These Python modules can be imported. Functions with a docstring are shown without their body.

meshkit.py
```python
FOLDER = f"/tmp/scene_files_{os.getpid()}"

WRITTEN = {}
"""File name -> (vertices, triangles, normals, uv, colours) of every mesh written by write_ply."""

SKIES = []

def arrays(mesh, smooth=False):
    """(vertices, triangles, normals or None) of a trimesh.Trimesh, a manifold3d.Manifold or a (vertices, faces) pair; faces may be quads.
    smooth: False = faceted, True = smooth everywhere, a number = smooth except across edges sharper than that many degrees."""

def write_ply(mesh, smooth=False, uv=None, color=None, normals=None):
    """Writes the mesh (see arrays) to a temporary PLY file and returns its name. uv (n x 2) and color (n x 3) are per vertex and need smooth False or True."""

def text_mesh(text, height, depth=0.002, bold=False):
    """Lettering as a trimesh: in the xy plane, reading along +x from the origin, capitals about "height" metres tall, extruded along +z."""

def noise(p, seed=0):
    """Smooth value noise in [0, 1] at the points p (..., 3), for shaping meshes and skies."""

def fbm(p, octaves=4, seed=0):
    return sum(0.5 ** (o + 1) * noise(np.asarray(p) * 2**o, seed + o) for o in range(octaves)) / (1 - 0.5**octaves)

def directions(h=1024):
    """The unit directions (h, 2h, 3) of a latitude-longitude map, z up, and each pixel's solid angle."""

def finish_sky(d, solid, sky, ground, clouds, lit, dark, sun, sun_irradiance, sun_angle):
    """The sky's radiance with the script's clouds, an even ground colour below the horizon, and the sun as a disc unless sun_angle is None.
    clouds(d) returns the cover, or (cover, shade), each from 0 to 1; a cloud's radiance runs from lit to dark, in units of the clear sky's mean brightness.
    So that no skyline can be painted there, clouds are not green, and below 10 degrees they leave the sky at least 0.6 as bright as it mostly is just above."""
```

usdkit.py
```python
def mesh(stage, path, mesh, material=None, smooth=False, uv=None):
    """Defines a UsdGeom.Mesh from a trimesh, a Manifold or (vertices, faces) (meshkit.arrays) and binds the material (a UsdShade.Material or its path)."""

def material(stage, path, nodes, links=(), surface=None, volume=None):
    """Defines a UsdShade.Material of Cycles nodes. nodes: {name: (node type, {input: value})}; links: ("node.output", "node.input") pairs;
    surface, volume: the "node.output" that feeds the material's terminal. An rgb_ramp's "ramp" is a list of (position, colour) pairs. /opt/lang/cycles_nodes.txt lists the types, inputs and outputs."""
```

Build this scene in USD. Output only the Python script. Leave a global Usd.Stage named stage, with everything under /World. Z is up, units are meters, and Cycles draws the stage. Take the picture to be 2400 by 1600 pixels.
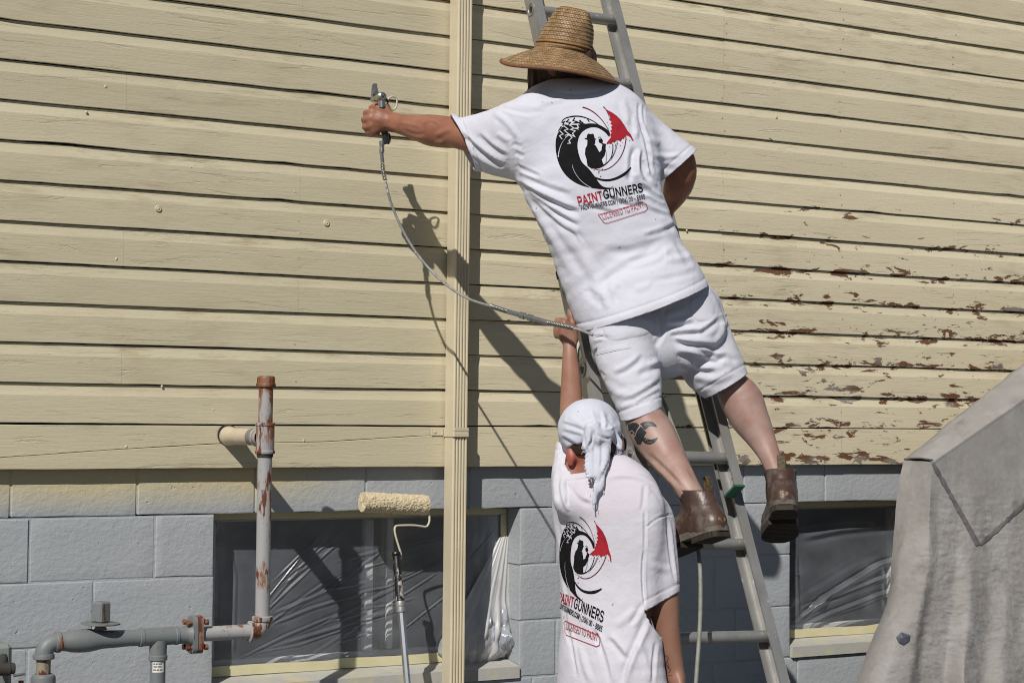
import math, random, numpy as np, trimesh, usdkit, meshkit
from pxr import Usd, UsdGeom, UsdLux, UsdShade, Gf, Sdf, Vt
from shapely.geometry import Polygon, LineString, MultiPolygon, Point
from shapely.ops import unary_union
from shapely import affinity
from scipy.interpolate import PchipInterpolator

stage = Usd.Stage.CreateInMemory()
UsdGeom.SetStageUpAxis(stage, 'Z')
UsdGeom.SetStageMetersPerUnit(stage, 1.0)
UsdGeom.Xform.Define(stage, '/World')
UsdGeom.Scope.Define(stage, '/World/Looks')
RNG = np.random.default_rng(7)

# ------------------------------------------------------------ camera
FPX = 4175.6                                   # focal length in photograph pixels (2400 wide)
CAM = np.array([-3.17664, -5.58931, 1.55125])
CR = np.array([0.86916, -0.49444, 0.00950])
CU = np.array([-0.02890, -0.03161, 0.99908])
CF = np.array([0.49368, 0.86864, 0.04177])
cam = UsdGeom.Camera.Define(stage, '/World/camera')
m = Gf.Matrix4d(*CR, 0, *CU, 0, *(-CF), 0, *CAM, 1)
cam.AddTransformOp().Set(m)
cam.CreateHorizontalApertureAttr(36.0)
cam.CreateFocalLengthAttr(36.0 * FPX / 2400)
cam.CreateFStopAttr(9.0)
cam.CreateFocusDistanceAttr(5.75)
EXPOSURE = -0.34
cam.CreateExposureAttr(EXPOSURE)

# ------------------------------------------------------------ sky and sun
SUNV = np.array([1.10, 1.0, -1.29])            # the way the light travels
SUNV = SUNV / np.linalg.norm(SUNV)
TO_SUN = -SUNV
SUN_EL = math.asin(TO_SUN[2])
SUN_ROT = math.atan2(TO_SUN[0], TO_SUN[1])
SKY_STRENGTH, SUN_I = 0.05, 1.25
dome = UsdLux.DomeLight.Define(stage, '/World/sky')
skym = usdkit.material(stage, '/World/Looks/sky_air', {
    'sky': ('sky_texture', {'sky_type': 'single_scattering', 'sun_disc': False, 'sun_elevation': SUN_EL, 'sun_rotation': SUN_ROT, 'altitude': 50.0, 'air_density': 0.85, 'aerosol_density': 0.25}),
    'bg': ('background_shader', {'strength': SKY_STRENGTH})}, [('sky.color', 'bg.color')], surface='bg.background')
UsdShade.MaterialBindingAPI.Apply(dome.GetPrim()).Bind(skym)
sun = UsdLux.DistantLight.Define(stage, '/World/sun')
sun.CreateIntensityAttr(SUN_I)
sun.CreateAngleAttr(0.53)
sun.CreateNormalizeAttr(True)
sun.CreateColorAttr(Gf.Vec3f(1.0, 0.955, 0.88))
sz = TO_SUN
sx = np.cross([0, 0, 1.0], sz); sx /= np.linalg.norm(sx)
sy = np.cross(sz, sx)
sun.AddTransformOp().Set(Gf.Matrix4d(*sx, 0, *sy, 0, *sz, 0, 0, 0, 12, 1))
for o, lab, cat in ((dome, 'clear blue summer sky', 'sky'),):
    o.GetPrim().SetCustomDataByKey('label', lab); o.GetPrim().SetCustomDataByKey('category', cat)
    o.GetPrim().SetCustomDataByKey('kind', 'structure')

# ------------------------------------------------------------ helpers: names, objects
USED = {}
def numbered(path):
    k = USED.get(path, -1) + 1
    USED[path] = k
    return path if k == 0 else f'{path}_{k:03d}'

def tag(o, label=None, cat=None, group=None, kind=None):
    p = o.GetPrim() if hasattr(o, 'GetPrim') else o
    for k, v in (('label', label), ('category', cat), ('group', group), ('kind', kind)):
        if v:
            p.SetCustomDataByKey(k, v)
    return p

BASE = {}
def thing(name, loc=(0, 0, 0), label=None, cat=None, group=None, kind=None):
    path = numbered('/World/' + name)
    x = UsdGeom.Xform.Define(stage, path)
    x.AddTranslateOp().Set(Gf.Vec3d(*map(float, loc)))
    BASE[path] = np.array(loc, float)
    tag(x, label, cat, group, kind)
    return path

def arr(mesh):
    if hasattr(mesh, 'to_mesh'):
        q = mesh.to_mesh()
        return np.array(q.vert_properties[:, :3], float), np.array(q.tri_verts)
    if isinstance(mesh, (tuple, list)):
        v, f = np.asarray(mesh[0], float), np.asarray(mesh[1], int)
        if f.shape[1] == 4:
            f = np.vstack([f[:, [0, 1, 2]], f[:, [0, 2, 3]]])
        return v, f
    return np.array(mesh.vertices, float), np.array(mesh.faces)

def obj(name, mesh, mat, parent='/World', smooth=False, label=None, cat=None, group=None, kind=None, uv=None):
    """One Mesh prim; the mesh is given in world coordinates."""
    path = numbered(f'{parent}/{name}')
    base = BASE.get(parent, np.zeros(3))
    v, f = arr(mesh)
    BASE[path] = base
    p = usdkit.mesh(stage, path, (v - base, f), mat, smooth=smooth, uv=uv)
    tag(p, label, cat, group, kind)
    return path

def merge(parts):
    vs, fs, n = [], [], 0
    for q in parts:
        v, f = arr(q)
        vs.append(v); fs.append(f + n); n += len(v)
    return np.vstack(vs), np.vstack(fs)

# ------------------------------------------------------------ helpers: where a point of the photograph lies on a plane of the place
def ray(px):
    px = np.atleast_2d(np.asarray(px, float))
    d = CF + (px[:, :1] - 1200) / FPX * CR - (px[:, 1:2] - 800) / FPX * CU
    return d
def at(x, y, d):
    """The point of the vertical plane d metres in front of the clapboard wall."""
    r = ray((x, y))[0]
    return CAM + r * ((-d - CAM[1]) / r[1])
def proj(P):
    Q = np.atleast_2d(P) - CAM
    z = Q @ CF
    return np.stack([1200 + FPX * (Q @ CR) / z, 800 - FPX * (Q @ CU) / z], 1)
def ppm(P):
    return FPX / ((np.asarray(P) - CAM) @ CF)
def unit(a):
    a = np.asarray(a, float)
    return a / np.linalg.norm(a)

# ------------------------------------------------------------ helpers: plain shapes
def box(x0, x1, y0, y1, z0, z1):
    b = trimesh.creation.box([x1 - x0, y1 - y0, z1 - z0]); b.apply_translation([(x0 + x1) / 2, (y0 + y1) / 2, (z0 + z1) / 2])
    return arr(b)

def bevel_box(x0, x1, y0, y1, z0, z1, r=0.004):
    import manifold3d as m3
    pts = []
    for x, sxx in ((x0, 1), (x1, -1)):
        for y, syy in ((y0, 1), (y1, -1)):
            for z, szz in ((z0, 1), (z1, -1)):
                pts += [(x + sxx * r, y + syy * r, z), (x + sxx * r, y, z + szz * r), (x, y + syy * r, z + szz * r)]
    return arr(m3.Manifold.hull_points(np.array(pts)))

def frame_of(t, up=(0, 0, 1)):
    t = unit(t)
    up = np.asarray(up, float)
    if abs(t @ unit(up)) > 0.98:
        up = np.array([1.0, 0, 0])
    a = unit(np.cross(up, t)); b = np.cross(t, a)
    return a, b, t

def tube(pts, r, n=12, caps=True, up=(0, 0, 1)):
    pts = np.asarray(pts, float); N = len(pts)
    r = np.broadcast_to(np.asarray(r, float), (N,))
    T = np.gradient(pts, axis=0)
    a, b, _ = frame_of(T[0], up)
    ang = np.linspace(0, 2 * np.pi, n, endpoint=False)
    V = []
    for i in range(N):
        t = unit(T[i])
        a = unit(a - t * (a @ t)); b = np.cross(t, a)
        V.append(pts[i] + r[i] * (np.cos(ang)[:, None] * a + np.sin(ang)[:, None] * b))
    V = np.vstack(V); F = []
    for i in range(N - 1):
        for j in range(n):
            k = (j + 1) % n
            F.append((i * n + j, i * n + k, (i + 1) * n + k, (i + 1) * n + j))
    F = np.array(F); F = np.vstack([F[:, [0, 1, 2]], F[:, [0, 2, 3]]])
    if caps:
        V = np.vstack([V, pts[:1], pts[-1:]])
        c0, c1 = N * n, N * n + 1
        F = np.vstack([F, [(c0, (j + 1) % n, j) for j in range(n)], [(c1, (N - 1) * n + j, (N - 1) * n + (j + 1) % n) for j in range(n)]])
    return V, F

def lathe(p0, axis, prof, n=28, up=(0, 0, 1)):
    """prof: (distance along the axis, radius) pairs."""
    a, b, t = frame_of(axis, up)
    ang = np.linspace(0, 2 * np.pi, n, endpoint=False)
    V = np.vstack([np.asarray(p0) + t * s + max(r, 1e-5) * (np.cos(ang)[:, None] * a + np.sin(ang)[:, None] * b) for s, r in prof])
    F = []
    for i in range(len(prof) - 1):
        for j in range(n):
            k = (j + 1) % n
            F.append((i * n + j, i * n + k, (i + 1) * n + k, (i + 1) * n + j))
    F = np.array(F)
    return V, np.vstack([F[:, [0, 1, 2]], F[:, [0, 2, 3]]])

def spline(pts, n):
    pts = np.asarray(pts, float)
    s = np.r_[0, np.cumsum(np.linalg.norm(np.diff(pts[:, :3], axis=0), axis=1))]
    from scipy.interpolate import CubicSpline
    return CubicSpline(s, pts)(np.linspace(0, s[-1], n))

def coil(path, R, r, pitch, n=6, per=10):
    """A wire spring wound round a path."""
    path = np.asarray(path)
    s = np.r_[0, np.cumsum(np.linalg.norm(np.diff(path, axis=0), axis=1))]
    turns = s[-1] / pitch
    N = int(turns * per)
    ss = np.linspace(0, s[-1], N)
    P = np.stack([np.interp(ss, s, path[:, k]) for k in range(3)], 1)
    T = np.gradient(P, axis=0)
    a, b, _ = frame_of(T[0], (0.3, 0.2, 1))
    Q = []
    for i in range(N):
        t = unit(T[i]); a = unit(a - t * (a @ t)); b = np.cross(t, a)
        th = 2 * np.pi * ss[i] / pitch
        Q.append(P[i] + R * (math.cos(th) * a + math.sin(th) * b))
    return tube(Q, r, n)

def grid_mesh(P, wrap_u=False):
    """P: (nu, nv, 3) points."""
    nu, nv = P.shape[:2]
    F = []
    idx = np.arange(nu * nv).reshape(nu, nv)
    A = idx[:-1, :-1].ravel(); B = idx[1:, :-1].ravel(); C = idx[1:, 1:].ravel(); D = idx[:-1, 1:].ravel()
    F = np.stack([A, B, C, D], 1)
    return P.reshape(-1, 3), np.vstack([F[:, [0, 1, 2]], F[:, [0, 2, 3]]])

def extrude(poly2d, origin, ex, ey, ez, length):
    """A closed 2D outline swept straight along ez."""
    p = np.asarray(poly2d, float)
    pg = trimesh.creation.extrude_polygon(Polygon(p), length, engine='earcut')
    v = np.array(pg.vertices)
    return np.asarray(origin) + v[:, :1] * np.asarray(ex) + v[:, 1:2] * np.asarray(ey) + v[:, 2:] * np.asarray(ez), np.array(pg.faces)

# ------------------------------------------------------------ helpers: soft shapes (distance fields meshed by surface nets)
class Loft:
    """A limb of elliptical cross-sections. st: rows (centre, a, b, A, B)."""
    def __init__(self, st, k=0.03, sub=3):
        C = np.array([s[0] for s in st]); a = np.array([s[1] for s in st]); b = np.array([s[2] for s in st])
        A = np.array([s[3] for s in st]); B = np.array([s[4] for s in st])
        s = np.r_[0, np.cumsum(np.linalg.norm(np.diff(C, axis=0), axis=1))]
        ss = np.concatenate([np.linspace(s[i], s[i + 1], sub, endpoint=False) for i in range(len(s) - 1)] + [[s[-1]]])
        M = PchipInterpolator(s, np.hstack([C, a, b, A[:, None], B[:, None]]))(ss)
        self.C, self.a, self.b, self.A, self.B = M[:, :3], M[:, 3:6], M[:, 6:9], M[:, 9], M[:, 10]
        self.a /= np.linalg.norm(self.a, axis=1, keepdims=True); self.b /= np.linalg.norm(self.b, axis=1, keepdims=True)
        self.k = k
        R = np.maximum(self.A, self.B).max()
        self.lo, self.hi = self.C.min(0) - R, self.C.max(0) + R
    def grow(self, d, k=None):
        import copy
        o = copy.copy(self)
        o.A = np.maximum(self.A + d, 0.004); o.B = np.maximum(self.B + d, 0.004)
        o.lo, o.hi = self.lo - max(d, 0), self.hi + max(d, 0)
        return o
    def __call__(self, p):
        out = np.full(len(p), 9.0)
        for i in range(len(self.C) - 1):
            c0, c1 = self.C[i], self.C[i + 1]
            R = max(self.A[i], self.A[i + 1], self.B[i], self.B[i + 1]) + 0.07
            lo, hi = np.minimum(c0, c1) - R, np.maximum(c0, c1) + R
            sel = np.nonzero(((p > lo) & (p < hi)).all(1))[0]
            if not len(sel):
                continue
            q = p[sel] - c0
            ax = c1 - c0; L = np.linalg.norm(ax) + 1e-9; ax = ax / L
            t = np.clip((q @ ax) / L, 0, 1)
            o = q - (t * L)[:, None] * ax
            a = self.a[i] + t[:, None] * (self.a[i + 1] - self.a[i]); b = self.b[i] + t[:, None] * (self.b[i + 1] - self.b[i])
            A = self.A[i] + t * (self.A[i + 1] - self.A[i]); B = self.B[i] + t * (self.B[i + 1] - self.B[i])
            u = (o * a).sum(1); w = (o * b).sum(1)
            l2 = np.maximum((o * o).sum(1) - u * u - w * w, 0)
            kk = np.sqrt((u / A) ** 2 + (w / B) ** 2 + l2 / np.minimum(A, B) ** 2) + 1e-6
            n = np.sqrt((o * o).sum(1)) + 1e-9
            d = np.where(kk > 0.2, (kk - 1) * n / kk, -np.minimum(A, B) * (1 - kk))
            out[sel] = np.minimum(out[sel], d)
        return out

class Cone:
    """A round cone from p (radius r) to q (radius s), or a ball."""
    def __init__(self, p, r, q=None, s=None, k=0.01):
        self.p = np.asarray(p, float); self.q = self.p + 1e-4 if q is None else np.asarray(q, float)
        self.r, self.s, self.k = r, r if s is None else s, k
        R = max(self.r, self.s)
        self.lo, self.hi = np.minimum(self.p, self.q) - R, np.maximum(self.p, self.q) + R
    def __call__(self, p):
        ax = self.q - self.p; L2 = ax @ ax
        t = np.clip(((p - self.p) @ ax) / L2, 0, 1)
        return np.linalg.norm(p - self.p - t[:, None] * ax, axis=1) - (self.r + t * (self.s - self.r))

class Ell:
    """An ellipsoid with axes e (rows, unit) and radii r."""
    def __init__(self, c, e, r, k=0.02):
        self.c, self.e, self.r, self.k = np.asarray(c, float), np.asarray(e, float), np.asarray(r, float), k
        R = self.r.max(); self.lo, self.hi = self.c - R, self.c + R
    def __call__(self, p):
        q = (p - self.c) @ self.e.T
        kk = np.linalg.norm(q / self.r, axis=1) + 1e-6; n = np.linalg.norm(q, axis=1) + 1e-9
        return np.where(kk > 0.2, (kk - 1) * n / kk, -self.r.min() * (1 - kk))

def field(prims, p):
    out = np.full(len(p), 1.0)
    for q in prims:
        sel = np.nonzero(((p > q.lo - 0.08) & (p < q.hi + 0.08)).all(1))[0]
        if not len(sel):
            continue
        d = q(p[sel]); o = out[sel]; k = q.k
        h = np.maximum(k - np.abs(d - o), 0) / k
        out[sel] = np.minimum(d, o) - h * h * k * 0.25
    return out

def nets(prims, h, post=None):
    """Mesh of the union of the prims with cells of h metres."""
    lo = np.min([q.lo for q in prims], 0) - 4 * h; hi = np.max([q.hi for q in prims], 0) + 4 * h
    B = 6
    nb = np.ceil((hi - lo) / (h * B)).astype(int) + 1
    g = np.stack(np.meshgrid(*[np.arange(n) for n in nb], indexing='ij'), -1).reshape(-1, 3)
    c = lo + (g * B + (B - 1) / 2) * h
    f = lambda p: post(p, field(prims, p)) if post else field(prims, p)
    dc = np.concatenate([f(x) for x in np.array_split(c, max(1, len(c) // 200000))])
    act = np.abs(dc) < h * B * 1.5
    V = np.repeat(np.repeat(np.repeat(np.where(dc < 0, -1.0, 1.0).reshape(nb), B, 0), B, 1), B, 2).astype(np.float32)
    off = np.stack(np.meshgrid(*[np.arange(B)] * 3, indexing='ij'), -1).reshape(-1, 3)
    for chunk in np.array_split(g[act], max(1, act.sum() // 1500)):
        idx = (chunk[:, None, :] * B + off[None]).reshape(-1, 3)
        V[idx[:, 0], idx[:, 1], idx[:, 2]] = f(lo + idx * h)
    S = V < 0
    cor = np.array([(i, j, k) for i in (0, 1) for j in (0, 1) for k in (0, 1)])
    n = np.array(V.shape) - 1
    cnt = sum(S[i:n[0] + i, j:n[1] + j, k:n[2] + k].astype(np.int8) for i, j, k in cor)
    cells = np.argwhere((cnt > 0) & (cnt < 8))
    cv = np.stack([V[cells[:, 0] + i, cells[:, 1] + j, cells[:, 2] + k] for i, j, k in cor], 1)
    acc = np.zeros((len(cells), 3)); num = np.zeros(len(cells))
    for x in range(8):
        for y in range(x + 1, 8):
            if np.abs(cor[x] - cor[y]).sum() != 1:
                continue
            mix = (cv[:, x] < 0) != (cv[:, y] < 0)
            t = cv[:, x] / np.where(mix, cv[:, x] - cv[:, y], 1)
            acc += np.where(mix[:, None], cor[x] + t[:, None] * (cor[y] - cor[x]), 0); num += mix
    P = lo + (cells + acc / num[:, None]) * h
    ids = np.full(n, -1, np.int64); ids[cells[:, 0], cells[:, 1], cells[:, 2]] = np.arange(len(cells))
    F = []
    for ax in range(3):
        u, w = (ax + 1) % 3, (ax + 2) % 3
        sl0 = [slice(1, n[d]) for d in range(3)]; sl0[ax] = slice(0, n[ax]); sl1 = list(sl0); sl1[ax] = slice(1, n[ax] + 1)
        s0, s1 = S[tuple(sl0)], S[tuple(sl1)]
        e = np.argwhere(s0 != s1)
        if not len(e):
            continue
        flip = s0[e[:, 0], e[:, 1], e[:, 2]]
        e = e + np.array([0 if d == ax else 1 for d in range(3)])
        du = np.eye(3, dtype=int)[u]; dw = np.eye(3, dtype=int)[w]
        q = np.stack([ids[tuple((e - du - dw).T)], ids[tuple((e - dw).T)], ids[tuple(e.T)], ids[tuple((e - du).T)]], 1)
        q = np.where(flip[:, None], q, q[:, ::-1])
        F.append(q)
    F = np.vstack(F); F = F[(F >= 0).all(1)]
    M = trimesh.Trimesh(P, np.vstack([F[:, [0, 1, 2]], F[:, [0, 2, 3]]]), process=False)
    return M

def relax(M, n=4):
    v0 = np.array(M.vertices); h = np.median(M.edges_unique_length)
    trimesh.smoothing.filter_taubin(M, lamb=0.5, nu=0.52, iterations=n)
    v = np.array(M.vertices); d = v - v0; L = np.linalg.norm(d, axis=1, keepdims=True)
    M.vertices = v0 + d * np.minimum(1, h / np.maximum(L, 1e-9))
    return M

def biggest(M):
    parts = M.split(only_watertight=False)
    return max(parts, key=lambda q: len(q.faces)) if len(parts) > 1 else M

def cut(M, p0, n, centre=None, radius=None):
    """Open the mesh along a plane (within a ball only, if given); keeps the side against n."""
    n = unit(n)
    v, f = np.array(M.vertices), np.array(M.faces)
    h = np.median(M.edges_unique_length)
    dist = (v - p0) @ n
    near = np.ones(len(v), bool) if centre is None else np.linalg.norm(v - centre, axis=1) < radius
    snap = near & (np.abs(dist) < .42 * h)
    v[snap] -= dist[snap, None] * n
    dist = (v - p0) @ n; dist[snap] = 0.0
    nf = near[f].any(1)
    keep = f[~nf]; fa = f[nf]
    V = list(v); new = {}
    def mid(i, j):
        k = (min(i, j), max(i, j))
        if k not in new:
            t = dist[i] / (dist[i] - dist[j]); new[k] = len(V); V.append(v[i] + t * (v[j] - v[i]))
        return new[k]
    out = []
    for t in fa:
        sg = [0 if abs(dist[i]) < 1e-9 else (1 if dist[i] > 0 else -1) for i in t]
        if max(sg) <= 0:
            if min(sg) < 0: out.append(tuple(t))
            continue
        if min(sg) >= 0:
            continue
        P = []
        for k in range(3):
            i, j = t[k], t[(k + 1) % 3]
            if sg[k] <= 0: P.append(i)
            if sg[k] * sg[(k + 1) % 3] < 0: P.append(mid(i, j))
        for k in range(1, len(P) - 1): out.append((P[0], P[k], P[k + 1]))
    o = biggest(trimesh.Trimesh(np.array(V), np.vstack([keep, np.array(out, int).reshape(-1, 3)]), process=False))
    e = np.sort(o.edges, axis=1); u, c = np.unique(e, axis=0, return_counts=True)
    v = np.array(o.vertices); u = u[c == 1]
    ids = np.unique(u); ids = ids[np.abs((v[ids] - p0) @ n) < 1e-6]
    nb = {i: [] for i in np.unique(u)}
    for a, b in u:
        nb[a].append(b); nb[b].append(a)
    for _ in range(4):
        w = v.copy()
        for i in ids:
            if len(nb[i]) == 2: w[i] = .5 * v[i] + .25 * (v[nb[i][0]] + v[nb[i][1]])
        v = w
    return trimesh.Trimesh(v, o.faces, process=False)

def hem(M, w=0.018, t=0.0025):
    """Fold the open edges of a cloth inwards so that they have a thickness."""
    e = np.sort(M.edges, axis=1)
    u, c = np.unique(e, axis=0, return_counts=True)
    key = {tuple(x) for x in u[c == 1]}
    bd = np.array([x for x in M.edges if tuple(sorted(x)) in key])
    if not len(bd):
        return M
    vn = M.vertex_normals
    ids = np.unique(bd)
    nb = {i: [] for i in ids}
    for a, b in M.edges_unique:
        if a in nb: nb[a].append(b)
        if b in nb: nb[b].append(a)
    v = np.array(M.vertices)
    inward = np.array([unit(v[nb[i]].mean(0) - v[i] + 1e-9) for i in ids])
    bn = {i: [] for i in ids}
    for a, b in bd: bn[a].append(b); bn[b].append(a)
    pos = {i: k for k, i in enumerate(ids)}
    nn = np.array(vn[ids])
    for _ in range(6):
        inward = np.array([unit(inward[k] + sum(inward[pos[j]] for j in bn[i])) for k, i in enumerate(ids)])
        nn = np.array([unit(nn[k] + sum(nn[pos[j]] for j in bn[i])) for k, i in enumerate(ids)])
    # keep the fold-in direction off the boundary tangent
    m1 = {i: len(v) + k for k, i in enumerate(ids)}; m2 = {i: len(v) + len(ids) + k for k, i in enumerate(ids)}
    r1 = v[ids] - nn * t * 2; r2 = v[ids] - nn * (t * 2.4) + inward * w
    V = np.vstack([v, r1, r2]); F = [np.array(M.faces)]
    q = []
    for a, b in bd:
        q += [(b, a, m1[a]), (b, m1[a], m1[b]), (m1[b], m1[a], m2[a]), (m1[b], m2[a], m2[b])]
    return trimesh.Trimesh(V, np.vstack(F + [np.array(q)]), process=False)

def smooth_fields(M, disp, n=1):
    v = np.array(M.vertices); M2 = M.copy(); M2.vertices = v + np.array(M.vertex_normals) * disp[:, None]
    return M2

def seg_dist(P, line):
    """Distance from 2D points to a polyline, the signed side and the position along it (0..1)."""
    line = np.asarray(line, float)
    best = np.full(len(P), 1e9); side = np.zeros(len(P)); along = np.zeros(len(P))
    L = np.r_[0, np.cumsum(np.linalg.norm(np.diff(line, axis=0), axis=1))]
    for i in range(len(line) - 1):
        a, b = line[i], line[i + 1]; d = b - a; l = np.linalg.norm(d)
        t = np.clip(((P - a) @ d) / (l * l), 0, 1)
        q = P - a - t[:, None] * d
        dist = np.linalg.norm(q, axis=1)
        s = np.sign(d[0] * q[:, 1] - d[1] * q[:, 0])
        w = dist < best
        best[w] = dist[w]; side[w] = s[w]; along[w] = ((L[i] + t * l) / L[-1])[w]
    return best, side, along

def creases(M, strokes, gain=1.0):
    """Push folds into a cloth: strokes are (points in the photograph, half width in its pixels, height in mm[, kind])."""
    v = np.array(M.vertices); vn = np.array(M.vertex_normals)
    px = proj(v); f = np.clip(-(vn * unit_rows(v - CAM)).sum(1) * 2.0, 0, 1)
    disp = np.zeros(len(v))
    for s in strokes:
        pts, w, amp = s[0], s[1], s[2]; kind = s[3] if len(s) > 3 else 'v'
        pts = np.asarray(pts, float)
        lo, hi = pts.min(0) - 4 * w, pts.max(0) + 4 * w
        sel = np.nonzero(((px > lo) & (px < hi)).all(1) & (f > 0))[0]
        if not len(sel):
            continue
        dist, side, al = seg_dist(px[sel], spline(pts, 14) if len(pts) > 2 else pts)
        x = dist / w
        taper = np.clip(np.minimum(al, 1 - al) * 5, 0, 1) ** 0.7 if kind != 'full' else 1.0
        if kind == 's':      # a step: ridge on one side, hollow on the other
            prof = -side * x * np.exp(-x * x) * 2.2
        else:
            prof = np.exp(-x * x) - 0.35 * np.exp(-((x - 1.7) / 0.8) ** 2)
        disp[sel] += gain * amp * 1e-3 * prof * taper * f[sel]
    return smooth_fields(M, disp)

def unit_rows(a):
    return a / (np.linalg.norm(a, axis=1, keepdims=True) + 1e-12)

def cloth_noise(M, amp, scale, seed=0, stretch=(1, 1, 1)):
    v = np.array(M.vertices)
    n = meshkit.fbm(v * np.asarray(stretch) * scale, 3, seed) - 0.5
    return smooth_fields(M, n * 2 * amp)

def station(l, r, d, ratio=0.8, phi=0.0, ax=None):
    """An elliptical section seen between the photograph points l and r at d metres from the wall; phi turns it about the limb."""
    l, r = np.asarray(l, float), np.asarray(r, float)
    mid = (l + r) / 2
    C = at(mid[0], mid[1], d)
    dd = (r - l)
    S = np.linalg.norm(dd) / 2 / ppm(C)
    a = unit(dd[0] * CR - dd[1] * CU)
    v = unit(C - CAM); a = unit(a - v * (a @ v))
    cp, sp = math.cos(phi), math.sin(phi)
    A = S / math.sqrt(cp * cp + ratio * ratio * sp * sp)
    return (C, a * cp + v * sp, v * cp - a * sp, A, A * ratio)

def limb(rows, k=0.03, sub=3):
    """rows: (lx, ly, rx, ry, d, ratio[, phi degrees])."""
    return Loft([station(q[:2], q[2:4], q[4], q[5], math.radians(q[6]) if len(q) > 6 else 0.0) for q in rows], k, sub)
# ------------------------------------------------------------ materials
def N(*nodes_links):
    pass

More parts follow.
